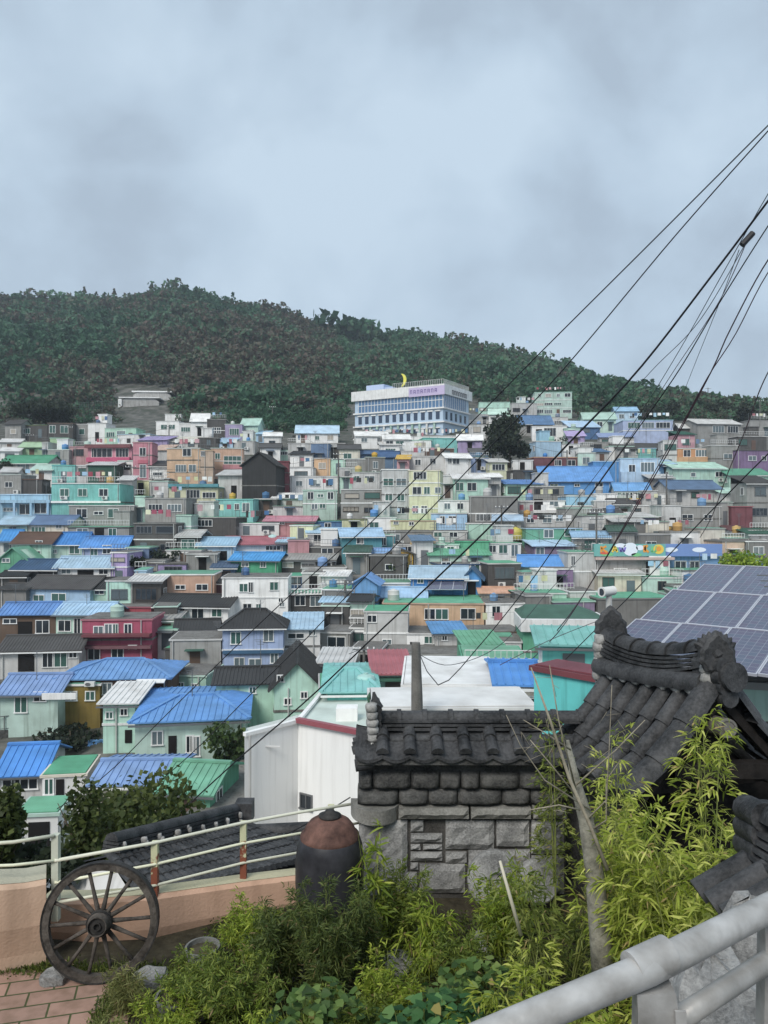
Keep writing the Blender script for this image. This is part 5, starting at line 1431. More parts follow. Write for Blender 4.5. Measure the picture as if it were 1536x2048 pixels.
# terracotta garden walls
M_terra = paint('terracotta_stucco', S(196,166,142), dirt=.4, scale=1.6, rough=.9, bump=.22, bscale=45)
M_cap = paint('mossy_cap', S(186,182,152), dirt=.5, streak=False, rough=.9, bump=.4)
def garden_wall(name, pts, thick, label, capz=.03, H=None):
    """pts: list of (x,y,zbottom,ztop) along the visible face"""
    r = empty(name, (pts[0][0], pts[0][1], pts[0][2])); o = Vector(r.location); tag(r, label, 'wall')
    mb = MB(); cp = MB(); n = len(pts)
    prof = [(-.0,0,0),( -.0,0,1)]
    def sect(p, k):
        q0 = Vector(pts[max(k-1,0)][:2]+(0,)); q1 = Vector(pts[min(k+1,n-1)][:2]+(0,)); d_ = (q1-q0).normalized(); nn = Vector((d_.y,-d_.x,0))
        c = Vector((p[0],p[1],0))-Vector((o.x,o.y,0)); zb, zt = p[2]-o.z, p[3]-o.z
        hh = zt-zb
        return [c+nn*(.0)+Vector((0,0,zb)), c+nn*.0+Vector((0,0,zb+hh*.25)), c+nn*0.03+Vector((0,0,zb+hh*.55)), c+nn*.015+Vector((0,0,zt-.03)), c-nn*.02+Vector((0,0,zt)), c-nn*(thick-.03)+Vector((0,0,zt)), c-nn*thick+Vector((0,0,zt-.03)), c-nn*thick+Vector((0,0,zb))]
    ss = [sect(p,k) for k,p in enumerate(pts)]
    for a,b in zip(ss, ss[1:]):
        for j in range(7): mb.q([a[j],b[j],b[j+1],a[j+1]])
    mb.q(ss[0]); mb.q(ss[-1][::-1])
    mb.build('stucco', M_terra, r)
    for a,b in zip(ss, ss[1:]):
        cp.q([a[4]+Vector((0,0,.004)), b[4]+Vector((0,0,.004)), b[5]+Vector((0,0,.004)), a[5]+Vector((0,0,.004))])
    cp.build('cap', M_cap, r)
    return r
def wpt(px, pyt, Y, zb=None): p = P(px, pyt, Y); return (p.x, p.y, ZG-.05 if zb is None else zb, p.z)
garden_wall('garden_wall', [wpt(-200,1776,6.0),wpt(-100,1774,6.0),wpt(0,1772,6.05),wpt(50,1768,6.12),wpt(92,1760,6.18)], .32, 'peach stucco garden wall at the left edge, left of the wagon wheel')
garden_wall('garden_wall', [wpt(80,1800,6.62,-3.9),wpt(180,1800,6.55,-3.9),wpt(300,1792,6.6,-3.9),wpt(400,1778,6.8,-3.9),wpt(500,1764,7.0,-3.9),wpt(600,1752,7.2,-3.9),wpt(680,1742,7.4,-3.9)], .2, 'low peach stucco wall under the rusty railing, right of the wheel')

# railing of cream pipes
M_rail = paint('cream_rail', S(222,222,196), dirt=.25, rough=.45, streak=False)
def rust_mat():
    m_, t, b = base_mat('rusty_post'); l = t.links.new
    g = t.nodes.new('ShaderNodeNewGeometry'); nz_ = t.nodes.new('ShaderNodeTexNoise'); nz_.inputs['Scale'].default_value = 14; nz_.inputs['Detail'].default_value = 6; l(g.outputs['Position'], nz_.inputs['Vector'])
    sp = t.nodes.new('ShaderNodeSeparateXYZ'); tco = t.nodes.new('ShaderNodeTexCoord'); l(tco.outputs['Object'], sp.inputs[0])
    mr = t.nodes.new('ShaderNodeMapRange'); mr.inputs[1].default_value=.05; mr.inputs[2].default_value=.5; mr.inputs[3].default_value=.42; mr.inputs[4].default_value=-.18; l(sp.outputs['Z'], mr.inputs[0])
    ad = t.nodes.new('ShaderNodeMath'); ad.operation='ADD'; l(nz_.outputs['Fac'], ad.inputs[0]); l(mr.outputs[0], ad.inputs[1])
    cr_ = t.nodes.new('ShaderNodeValToRGB'); el = cr_.color_ramp.elements; el[0].position=.52; el[0].color=S(196,196,160); el[1].position=.6; el[1].color=S(128,72,52); l(ad.outputs[0], cr_.inputs[0]); l(cr_.outputs[0], b.inputs['Base Color']); b.inputs['Roughness'].default_value=.8
    return m_
M_rust = rust_mat()
def railing():
    r = empty('garden_railing', P(112,1800,6.3)); o = Vector(r.location); tag(r, 'cream pipe railing with rusty square posts along the edge above the village', 'railing')
    posts = [(112,6.3,1668,1815),(310,6.65,1683,1800),(487,7.07,1643,1768),(662,7.45,1610,1752)]
    for px, Y, yt, yb in posts:
        b = P(px,yb,Y)-o; t_ = P(px,yt,Y)-o
        mb = MB(); mb.box(-.028,.028,-.028,.028,-.1,(t_-b).length); mb.build('post', M_rust if px > 200 else paint('pale_post', S(200,204,186), dirt=.3), r, loc=b)
    def poly(lst, r_=.0125):
        mb = MB(); mb.tube([P(a,b,c)-o-Vector((0,.03,0)) for a,b,c in lst], r_, 8); mb.build('rail', M_rail, r, smooth=True)
    poly([(112,1718,6.3),(310,1683,6.65),(487,1643,7.07),(600,1622,7.3),(720,1603,7.55)], .015)
    poly([(112,1762,6.3),(310,1726,6.65),(487,1684,7.07),(720,1643,7.55)])
    poly([(112,1802,6.3),(310,1768,6.65),(487,1723,7.07),(720,1680,7.55)])
    poly([(-140,1706,6.1),(-30,1685,6.13),(30,1681,6.18),(112,1668,6.3)], .015)
    poly([(-140,1740,6.1),(-30,1729,6.13),(30,1727,6.18),(112,1718,6.3)])
railing()

# wagon wheel
M_oldwood = granite('weathered_wood', S(46,42,38), S(98,92,86), scale=26, bump=.7, big=9)
M_iron = granite('old_iron', S(30,30,30), S(62,60,58), scale=40, bump=.3, big=5, rough=.6)
def wheel():
    c = P(201,1843,6.0); r = empty('wagon_wheel', (c.x, c.y, ZG)); tag(r, 'weathered wooden wagon wheel with fourteen spokes leaning against the low wall', 'wheel')
    R_ = .445; zc = c.z-ZG
    Mt = Matrix.Translation((0,0,zc)) @ Matrix.Rotation(math.radians(-8),4,'X') @ Matrix.Rotation(math.radians(6),4,'Z')
    def ring(r0, r1, y0, y1, name, mat, n=56):
        mb = MB(); pr = [(r0,y0),(r1,y0),(r1,y1),(r0,y1)]
        for k in range(n):
            a0, a1 = 2*math.pi*k/n, 2*math.pi*(k+1)/n
            for j in range(4):
                (ra,ya),(rb,yb) = pr[j], pr[(j+1)%4]
                mb.q([(ra*math.cos(a0),ya,ra*math.sin(a0)),(ra*math.cos(a1),ya,ra*math.sin(a1)),(rb*math.cos(a1),yb,rb*math.sin(a1)),(rb*math.cos(a0),yb,rb*math.sin(a0))])
        o = mb.build(name, mat, r, smooth=True, sharp=40); o.matrix_local = Mt; return o
    ring(R_-.062, R_-.012, -.03, .03, 'rim', M_oldwood); ring(R_-.012, R_, -.034, .034, 'iron_tyre', M_iron)
    for k in range(14):
        a = 2*math.pi*(k+.1)/14; d = Vector((math.cos(a),0,math.sin(a)))
        mb = MB(); mb.tube([d*.07, d*.11, d*.25, d*(R_-.055)], [.016,.019,.014,.015], 7); o = mb.build('spoke', M_oldwood, r, smooth=True); o.matrix_local = Mt
    RX = Matrix.Rotation(math.radians(90),3,'X')
    mb = MB(); mb.lathe([(.085,-.04),(.092,-.02),(.092,.05),(.08,.07),(.072,.12),(.066,.12),(.066,.07)], (0,0,0), 28, M=RX); o = mb.build('hub', M_oldwood, r, smooth=True, sharp=35); o.matrix_local = Mt
    mb = MB(); mb.lathe([(.062,.08),(.062,.1),(.03,.1),(.03,.118),(.024,.118),(.024,.09)], (0,0,0), 20, M=RX); mb.lathe([(.094,.04),(.098,.045),(.098,.055),(.094,.06)], (0,0,0), 28, M=RX); o = mb.build('hub_band', M_iron, r, smooth=True, sharp=35); o.matrix_local = Mt
wheel()

def rock(mb, c, sx, sy, sz, rnd, n=10):
    pts = []; rings = 7
    i0 = len(mb.v)
    for k in range(rings+1):
        th = math.pi*k/rings
        for j in range(n):
            ph = 2*math.pi*j/n; q_ = 1+rnd.uniform(-.09,.09)
            x = abs(math.cos(ph))**.65*(1 if math.cos(ph)>0 else -1)*math.sin(th)**.6; y = abs(math.sin(ph))**.65*(1 if math.sin(ph)>0 else -1)*math.sin(th)**.6; z = abs(math.cos(th))**.7*(1 if math.cos(th)>0 else -1)
            mb.v.append((c[0]+x*sx*q_, c[1]+y*sy*q_, c[2]+z*sz*q_))
    for k in range(rings):
        for j in range(n):
            a = i0+k*n+j; b = i0+k*n+(j+1)%n; mb.f.append((a,a+n,b+n,b)); mb.m.append(0)

# ---- tiled, stone-built garden wall
def tile_roll(mb, p0, p1, r0, r1, nrm, n=8, cap0=False, cap1=True, mi=0):
    """half-round tile from p0 to p1, bulging along nrm"""
    d = (p1-p0).normalized(); nrm = (nrm-d*nrm.dot(d)).normalized(); s_ = d.cross(nrm)
    i0 = len(mb.v)
    for (c, r_) in ((p0,r0),(p1,r1)):
        for k in range(n+1):
            a = math.pi*k/n; mb.v.append(tuple(c + s_*math.cos(a)*r_ + nrm*math.sin(a)*r_))
    for k in range(n):
        a = i0+k; b = i0+n+1+k; mb.f.append((a,a+1,b+1,b)); mb.m.append(mi)
    if cap0: mb.f.append(tuple(range(i0,i0+n+1))); mb.m.append(mi)
    if cap1: mb.f.append(tuple(range(i0+n+1,i0+2*n+2))[::-1]); mb.m.append(mi)
def roll_row(mb, pts, r, nrm, tl=.3, taper=.88):
    """rows of overlapping half-round tiles down a polyline"""
    L_ = [0]
    for a,b in zip(pts, pts[1:]): L_.append(L_[-1]+(b-a).length)
    tot = L_[-1]; n = max(1, round(tot/tl))
    def at(s):
        for k in range(len(pts)-1):
            if s <= L_[k+1]+1e-6: return pts[k].lerp(pts[k+1], (s-L_[k])/(L_[k+1]-L_[k]))
        return pts[-1]
    for k in range(n):
        a, b = at(tot*k/n), at(tot*(k+1)/n)
        lift = nrm*.006
        tile_roll(mb, a-lift, b+lift, r*taper, r, nrm, cap1=True)
def stone_wall():
    Y = 7.25; x0, x1 = P(716,0,Y).x, P(1132,0,Y).x
    r = empty('tiled_stone_wall', (x0, Y, ZG)); o = Vector(r.location); tag(r, 'dark stone garden wall capped by a ridge of black giwa tiles', 'wall')
    rnd = random.Random(9)
    def L_(px, py, dy=0.0): p = P(px, py, Y+dy)-o; return p
    def zz(py): return -(py-1024)/F*Y-ZG
    # core
    mb = MB(); mb.box(.05, x1-x0, .06, .42, -.3, zz(1500)); mb.build('core', M_grand, r)
    # lower ashlar blocks
    mb = MB(); blocks = [(716,816,1640,1765),(720,790,1765,1800),(820,848,1640,1665),(820,886,1667,1687),(820,842,1689,1702),(845,886,1689,1702),(820,886,1704,1724),(820,838,1726,1742),
                         (890,990,1640,1700),(890,935,1704,1728),(838,932,1728,1788),(720,835,1745,1800),(992,1060,1640,1695),(936,1062,1700,1790),(1062,1130,1640,1710),(1062,1130,1712,1790)]
    def block(mb, a,b,c,d, dep=.1, g=1.5):
        xa, xb = L_(a+g,0).x, L_(b-g,0).x; za, zb_ = zz(d-g), zz(c+g)
        nx, nz_ = max(2,int((xb-xa)/.05)), max(2,int((zb_-za)/.05))
        i0 = len(mb.v)
        for j in range(nz_+1):
            for k in range(nx+1):
                ed = min(k, nx-k, 1)*min(j, nz_-j, 1)
                mb.v.append((xa+(xb-xa)*k/nx+rnd.uniform(-.004,.004), (-.02+rnd.uniform(-.008,.008)) if ed else .012+rnd.uniform(-.004,.004), za+(zb_-za)*j/nz_+rnd.uniform(-.003,.003)))
        for j in range(nz_):
            for k in range(nx):
                q_ = i0+j*(nx+1)+k; mb.f.append((q_,q_+1,q_+nx+2,q_+nx+1)); mb.m.append(0)
        mb.box(xa,xb,.011,dep,za,zb_)
    for bl in blocks: block(mb, *bl)
    mb.build('granite_blocks', M_gran, r)
    mb = MB(); mb.box(.02, x1-x0, .03, .05, -.2, zz(1640)); mb.build('mortar_joint', granite('dark_mortar', S(52,50,48), S(96,94,90), scale=60), r)
    # ledge slabs
    mb = MB(); x = 745
    for a,b in ((796,938),(940,1062),(1064,1132)): block(mb, a,b,1612,1636,.14); 
    o_ = mb.build('ledge', granite('ledge_stone', S(104,103,98), S(150,148,142), scale=45, bump=.6), r); o_.location.y = -.05
    mb = MB(); c = L_(752,1640); n = 26; pts = []
    for k in range(n+1):
        a = math.pi + math.pi*k/n; pts.append((c.x+.245*math.cos(a), .2+.34*math.sin(a)))
    z0, z1 = zz(1640), zz(1612)
    mb.q([(x_,y_,z1) for x_,y_ in pts]); mb.q([(x_,y_,z0) for x_,y_ in pts][::-1])
    for a,b in zip(pts, pts[1:]+pts[:1]): mb.q([(a[0],a[1],z0),(b[0],b[1],z0),(b[0],b[1],z1),(a[0],a[1],z1)])
    mb.build('millstone_half', granite('ledge_stone', S(110,109,104), S(160,158,152)), r)
    # two courses of dark stones
    def brick_stone(mb, cx, cz, sx, sz, rnd):
        nx, nz_ = 9, 6; i0 = len(mb.v)
        for j in range(nz_+1):
            for k in range(nx+1):
                u_, v_ = 2*k/nx-1, 2*j/nz_-1
                e_ = (1-abs(u_)**6)*(1-abs(v_)**5)
                mb.v.append((cx+u_*sx*(1-.06*abs(v_)**4), .03-.075*e_**.6+rnd.uniform(-.007,.007), cz+v_*sz*(1-.1*abs(u_)**5)))
        for j in range(nz_):
            for k in range(nx):
                q_ = i0+j*(nx+1)+k; mb.f.append((q_,q_+1,q_+nx+2,q_+nx+1)); mb.m.append(0)
        mb.box(cx-sx, cx+sx, .032, .2, cz-sz, cz+sz)
    mb = MB()
    for (ya, yb, segs) in ((1580,1611,[714,797,857,916,1005,1062,1132]),(1545,1580,[716,745,822,880,922,960,1040,1132])):
        for a,b in zip(segs, segs[1:]):
            xa, xb = L_(a,0).x, L_(b,0).x; za, zb_ = zz(yb), zz(ya)
            brick_stone(mb, (xa+xb)/2,(za+zb_)/2,(xb-xa)/2-.004,(zb_-za)/2-.003, rnd)
    mb.build('rubble_course', M_grand, r, smooth=True)
    # base plinth
    mb = MB(); mb.box(0, x1-x0, -.06, .4, -.3, zz(1800)); mb.build('plinth', M_grand, r)
    # tiles
    W_ = x1-x0; ridge_z = zz(1425); up = Vector((0,0,1)); yc = .22
    mb = MB()
    # under-eave board & concave tiles
    e_y, e_z = -.16, zz(1500); t_y, t_z = yc-.02, zz(1462)
    nT = 6; sp = (L_(802,0).x-L_(748,0).x)
    xs = [L_(765,0).x + k*sp for k in range(nT)]
    for sgn in (1,-1):
        for k in range(-1, nT):
            xa = xs[0]+k*sp if k < 0 else xs[k]; xb = xa+sp
            pr = 7
            for j in range(pr):
                u0, u1 = j/pr, (j+1)/pr
                def sag(u): return -.045*math.sin(math.pi*u)
                ya, yb = (e_y, t_y) if sgn == 1 else (2*yc-e_y, 2*yc-t_y)
                f = [(xa+sp*u0,ya,e_z+sag(u0)),(xa+sp*u1,ya,e_z+sag(u1)),(xa+sp*u1,yb,t_z+sag(u1)*.5),(xa+sp*u0,yb,t_z+sag(u0)*.5)]
                mb.q(f); 
                if sgn == 1: mb.q([(xa+sp*u0,ya,e_z+sag(u0)-.03),(xa+sp*u1,ya,e_z+sag(u1)-.03),(xa+sp*u1,ya,e_z+sag(u1)),(xa+sp*u0,ya,e_z+sag(u0))])
    for x in xs:
        for sgn in (1,-1):
            ya, yb = (t_y, e_y-.01) if sgn == 1 else (2*yc-t_y, 2*yc-e_y)
            a = Vector((x, ya, t_z+.0)); b = Vector((x, yb, e_z+.012)); nn = Vector((0,-.35*sgn,1)).normalized()
            roll_row(mb, [a,b], .062, nn, .22)
    mb.build('eave_tiles', M_tile, r)
    mb = MB(); mb.box(.0, W_, e_y+.03, 2*yc-e_y-.03, e_z-.1, e_z-.03); mb.build('eave_board', M_grand, r)
    # chakgo roll, courses of flat tiles, ridge roll
    mb = MB(); z0 = zz(1489)
    n = 9; stp = W_/n
    for k in range(n):
        a = Vector((.08+stp*k, yc-.13, zz(1486))); b = Vector((.08+stp*(k+1)-.004, yc-.13, zz(1486))); tile_roll(mb, a, b, .055, .057, Vector((0,-.5,1)), cap0=True)
    for k in range(3):
        zz0 = zz(1468)+k*.037; w_ = .115-.006*k; 
        xx = .1
        while xx < W_-.02:
            ln = rnd.uniform(.26,.34); mb.box(xx, min(xx+ln,W_)-.004, yc-w_, yc+w_, zz0+rnd.uniform(-.003,.003), zz0+.021); xx += ln
    mb.build('ridge_courses', M_tile, r)
    mb = MB(); x = .14
    stp = (L_(855,0).x-L_(802,0).x)
    xr = L_(748,0).x
    while xr < W_:
        tile_roll(mb, Vector((xr,yc,zz(1450))), Vector((xr+stp-.01,yc,zz(1450))), .078, .078, up, 12, True, True)
        tile_roll(mb, Vector((xr+stp-.03,yc,zz(1450))), Vector((xr+stp+.012,yc,zz(1450))), .092, .092, up, 12, True, True)
        mb.box(xr, xr+stp-.01, yc-.075, yc+.075, zz(1456), zz(1450)); xr += stp
    mb.build('ridge_roll', M_tile, r)
    # left end: mortar stack with end tiles, end eave tiles pointing left
    mb = MB(); 
    for k in range(6):
        z = zz(1494)+k*.07; rock(mb, (L_(748,0).x-.005*k+.0, yc-.12, z), .06, .1, .045, rnd, 10)
    mb.build('mortar', M_mortar, r, smooth=True)
    mb = MB()
    for k,(dx,dz,rr) in enumerate(((0,0,.055),(.004,.075,.052),(.012,.15,.046))):
        c = Vector((L_(752,0).x+dx, yc-.16, zz(1455)+dz)); mb.tube([c, c+Vector((-.02,.34,0))], rr, 10)
    mb.tube([Vector((L_(757,0).x,yc-.06,zz(1425))), Vector((L_(749,0).x,yc-.06,zz(1405))), Vector((L_(747,0).x,yc-.06,zz(1392)))], [.05,.03,.012], 8)
    for k in range(3):
        c = Vector((L_(752,0).x-.02, yc-.15+.14*k, zz(1500))); tile_roll(mb, c, c+Vector((-.2,-.03,-.04)), .055, .062, up, 10, True, True)
    c = Vector((L_(745,0).x, yc-.27, zz(1522))); mb.tube([c, c+Vector((-.16,-.02,-.02))], .058, 12)
    mb.build('end_tiles', M_tile, r, smooth=True, sharp=35)
    # bird-like finial
    fb = MB(); q_ = Vector((L_(737,0).x, yc-.1, zz(1412))); fb.tube([q_, q_+Vector((0,0,.06)), q_+Vector((.01,0,.1))], [.012,.02,.006], 6); fb.build('finial', plain('green_finial', S(60,92,70), .5), r)
stone_wall()
# millstones leaning at the foot
def disc_stone(px, py, Y, R_, th, tilt, label, name='millstone', yaw=0):
    c = P(px, py, Y); r = MB(); M_ = Matrix.Rotation(math.radians(yaw),3,'Z') @ Matrix.Rotation(math.radians(90-tilt),3,'X')
    r.lathe([(.05,-th/2),(R_*.9,-th/2),(R_,-th*.3),(R_,th*.3),(R_*.9,th/2),(.06,th/2),(.05,th*.2)], (0,0,0), 30, M=M_)
    o = r.build(name, M_gran, None, smooth=True, loc=c, sharp=30); tag(o, label, 'stone'); return o
disc_stone(990,1758,6.95,.25,.12,14,'round grey millstone leaning on the wall behind the bamboo')
disc_stone(1075,1762,6.95,.19,.12,18,'second smaller millstone right of the larger one by the wall', yaw=10)

# rusty-lidded jar
def jar():
    b = P(657,0,6.3); r = empty('storage_jar', (b.x, 6.45, ZG-.05)); tag(r, 'tall dark earthenware jar with a rusty brown dome lid', 'jar')
    M_jar = granite('jar_glaze', S(34,34,37), S(60,60,64), scale=8, bump=.08, big=3, rough=.42)
    zt = -(1690-1024)/F*6.2-ZG
    mb = MB(); mb.lathe([(.2,0),(.245,.15),(.275,.4),(.288,.62),(.287,zt-.2),(.275,zt-.06),(.255,zt),(.235,zt+.03),(.22,zt)], (0,0,0), 40); mb.build('body', M_jar, r, smooth=True, sharp=50)
    M_rl = granite('rusty_lid', S(60,44,40), S(116,86,76), scale=12, bump=.25, big=4, rough=.75)
    zl = zt+.005
    mb = MB(); mb.lathe([(.238,zl-.02),(.248,zl),(.246,zl+.03),(.222,zl+.05),(.205,zl+.09),(.17,zl+.135),(.12,zl+.165),(.07,zl+.178)], (0,0,0), 40); mb.build('lid', M_rl, r, smooth=True, sharp=50)
    mb = MB(); mb.lathe([(.09,zl+.17),(.095,zl+.19),(.05,zl+.205),(.04,zl+.225),(.02,zl+.233)], (0,0,0), 24); mb.build('knob', M_iron, r, smooth=True)

jar()

# ---- gate roof on the right
M_timber = granite('dark_timber', S(22,20,19), S(48,44,42), scale=18, bump=.4, big=6)
def gate_roof():
    N_ = P(1432,1386,6.4); F_ = P(1215,1346,7.9)
    u = (F_-N_); Lr = u.length; u.normalize()
    r = empty('tiled_gate_roof', (N_.x, N_.y, ZG)); o = Vector(r.location); tag(r, 'gabled gate roof of black half-round tiles with white mortar and flower-edged end tiles', 'roof')
    Nl = N_-o; Fl = F_-o
    hd = Vector((u.y,-u.x,0)).normalized()
    def slope_dir(s): return (hd*s*.71+Vector((0,0,-.70))).normalized()
    SL = 1.12
    mb = MB(); und = MB(); nrow = 7
    for s in (-1,1):
        dn = slope_dir(s); across = u; nr = across.cross(dn)
        if nr.z < 0: nr = -nr
        nr.normalize()
        for k in range(nrow):
            tt = (k+.35)/nrow
            a = Nl + u*(Lr*tt) + nr*.05
            p = [a + dn*(SL*q_) + Vector((0,0,-.10*math.sin(math.pi*q_)*1.0)) for q_ in (0.04,.25,.5,.75,1.0)]
            roll_row(mb, p, .082, nr, .34, .9)
            # concave pan between rows
            sp = Lr/nrow
            for j in range(6):
                u0, u1 = j/6, (j+1)/6
                def pt(q_, u_): 
                    w_ = .5+u_ ; return Nl + u*(Lr*tt+sp*u_) + dn*(SL*q_) + Vector((0,0,-.10*math.sin(math.pi*q_))) - nr*(.05+.04*math.sin(math.pi*u_))
                for qa, qb in ((0,.25),(.25,.5),(.5,.75),(.75,1.0)): und.q([pt(qa,u0),pt(qa,u1),pt(qb,u1),pt(qb,u0)])
        # gable edge: large barge roll and its board
        a = Nl - u*.02 + nr*.08
        p = [a + dn*(SL*1.06*q_) + Vector((0,0,-.10*math.sin(math.pi*q_))) for q_ in (0.0,.25,.5,.75,1.0)]
        roll_row(mb, p, .125, nr, .4, .93)
        mb2 = MB(); b0 = Nl - u*.04 - nr*.03; mb2.bar(b0+dn*.1, b0+dn*SL*1.02, .04, .07, up=nr); mb2.build('barge_board', M_timber, r)
    mb.build('cover_tiles', M_tile, r, smooth=True, sharp=35); und.build('pan_tiles', M_tile, r, smooth=True)
    # ridge: base roll, stacked flat tiles, saddle-shaped top roll
    rb = MB(); up = Vector((0,0,1)); nseg = 9
    side = u.cross(up).normalized()
    def sad(t_): return .11*(2*t_-1)**2
    for s in (-1,1):
        for k in range(5):
            a = Nl+u*(Lr*k/5)+side*.1*s+Vector((0,0,.05+sad(k/5)*.3)); b = Nl+u*(Lr*(k+1)/5-.01)+side*.1*s+Vector((0,0,.05+sad((k+1)/5)*.3)); tile_roll(rb, a, b, .095, .1, (up+side*s*.6), cap0=True)
    rb.build('ridge_base_rolls', M_tile, r, smooth=True, sharp=35)
    rb = MB()
    for lay in range(4):
        for k in range(nseg):
            t0, t1 = k/nseg, (k+1)/nseg
            a = Nl+u*Lr*t0+Vector((0,0,.13+lay*.036+sad(t0))); b = Nl+u*(Lr*t1-.008)+Vector((0,0,.13+lay*.036+sad(t1)))
            rb.bar(a, b, .27-.022*lay, .024)
    rb.build('ridge_courses', M_tile, r)
    rb = MB()
    for k in range(6):
        t0, t1 = k/6, (k+1)/6
        a = Nl+u*Lr*t0+Vector((0,0,.265+sad(t0))); b = Nl+u*(Lr*t1)+Vector((0,0,.265+sad(t1)))
        tile_roll(rb, b, a, .095, .105, up, 12, True, True)
        tile_roll(rb, a+(b-a)*.06, a, .113, .117, up, 12, True, True)
    rb.build('ridge_roll', M_tile, r, smooth=True, sharp=35)
    mm = MB(); rnd = random.Random(3)
    for (pc, hgt, w_) in ((Nl-u*.05+Vector((-.06,0,.12)), .36, .1), (Fl+u*.0+Vector((-.1,-.05,.12)), .36, .07)):
        for k in range(6): rock(mm, (pc.x+rnd.uniform(-.012,.012), pc.y, pc.z-.13+hgt*k/5), w_*(1.1-.05*k), .06, .055, rnd, 10)
    for k in range(7): 
        c_ = Nl+u*(Lr*(k+.6)/8); rock(mm, (c_.x-.13, c_.y, c_.z+.0), .03,.1,.03, rnd, 8)
    mm.build('mortar', M_mortar, r, smooth=True)
    # flower-edged upright end tiles
    for (c, R_, nm, sg) in ((Nl+Vector((-.04,-.12,.33)), .15, 'end_ornament', -1), (Fl+Vector((.05,.04,.46)), .165, 'end_ornament', 1)):
        fb = MB(); n = 40; prof = []
        for k in range(n):
            a = 2*math.pi*k/n + math.pi/2; pk = 1.0+.07*math.cos(a*1)*0 + .06*math.cos(10*(a-math.pi/2)); 
            top = max(0, math.sin(a))**8*.32
            prof.append((R_*(pk+top)*math.cos(a)*(1-.15*max(0,math.sin(a))), R_*(pk+top)*math.sin(a)))
        yA, yB = -.025, .02
        fb.v += [(c.x+x, c.y+yA+.02, c.z+z) for x,z in prof]; fb.v += [(c.x+x*.82, c.y+yA, c.z+z*.82) for x,z in prof]; fb.v += [(c.x+x, c.y+yB+.02, c.z+z) for x,z in prof]
        i1 = n; i2 = 2*n; fb.v.append((c.x, c.y+yA+.03, c.z))
        for k in range(n):
            j = (k+1)%n
            fb.f += [(k,j,i1+j,i1+k),(i1+k,i1+j,3*n),(k,i2+k,i2+j,j)]; fb.m += [0,0,0]
        fb.f.append(tuple(range(i2,i2+n))); fb.m.append(0)
        oo = fb.build(nm, M_tile, r, smooth=True, sharp=40)
    tb = MB()
    for k in range(4):
        c = Nl+Vector((.05-.02*k,-.16,.0+.085*k)); tb.tube([c, c+u*.3], .085 if k < 3 else .07, 12)
    c = Nl+Vector((.08,-.19,.17)); tb.tube([c, c+u*.25], .12, 16)
    for k in range(9):          # layered petals behind the near ornament
        a = math.radians(30+15*k); c = Nl+Vector((-.04,-.07,.33)); q_ = c+Vector((math.cos(a)*.16,0,math.sin(a)*.16)); tb.tube([c, q_, q_+Vector((math.cos(a)*.04,.0,math.sin(a)*.04))], [.07,.035,.004], 6)
    tb.build('end_tiles', M_tile, r, smooth=True, sharp=35)
    # timber below the gable, with dark panels standing in for the shade there
    gb = MB(); dnl, dnr = slope_dir(-1), slope_dir(1)
    a = Nl+u*.25-Vector((0,0,.12)); gb.q([a, a+dnl*SL*.95, a+dnr*SL*.95])
    a2 = Nl+u*(Lr-.2)-Vector((0,0,.12)); gb.q([a2, a2+dnl*SL*.95, a2+dnr*SL*.95])
    for dd in (dnl, dnr): gb.q([a+dd*.02, a+dd*SL*.98, a2+dd*SL*.98, a2+dd*.02])
    gb.build('gable_shade_panel', M_timber, r)  # dark sheets stand in for the black shade inside the open gable
    sw = MB(); e0 = Nl+u*.3+dnl*SL*.72; e1 = Nl+u*(Lr-.1)+dnl*SL*.72; sw.q([(e0.x,e0.y,-.3),(e1.x,e1.y,-.3),(e1.x,e1.y,e1.z-.06),(e0.x,e0.y,e0.z-.06)]); sw.q([(e1.x,e1.y,-.3),(e1.x+1.1,e1.y+.3,-.3),(e1.x+1.1,e1.y+.3,e1.z+.2),(e1.x,e1.y,e1.z-.06)]); sw.build('side_wall', M_grand, r)
    bm2 = MB(); zbm = -(1552-1024)/F*6.3-ZG
    bm2.box(-.34,2.0,.0,.14,zbm-.06,zbm+.06); bm2.box(1.0,1.14,.02,.16,0,zbm-.06); bm2.box(-.2,2.2,1.0,1.1,0,zbm+.12)  # last box is an added dark panel for the blackness under the roof
    bm2.build('beam_and_shade_panel', M_timber, r)
    cp = P(1454,1456,6.2)-o
    pb = MB(); pb.tube([cp, cp+u*1.6], .078, 18); pb.build('ridge_beam', granite('beam_end', S(72,68,62), S(112,106,98), scale=30), r, smooth=True, sharp=40)
    pr2 = MB(); pr2.lathe([(.078,0),(.078,.016),(.06,.016),(.06,.006),(.03,.006),(.03,.014)], cp+Vector((0,0,0)), 20, M=Matrix.Rotation(math.radians(90),3,'X')); pr2.build('beam_end_disc', M_pole, r, smooth=True, sharp=30)
gate_roof()
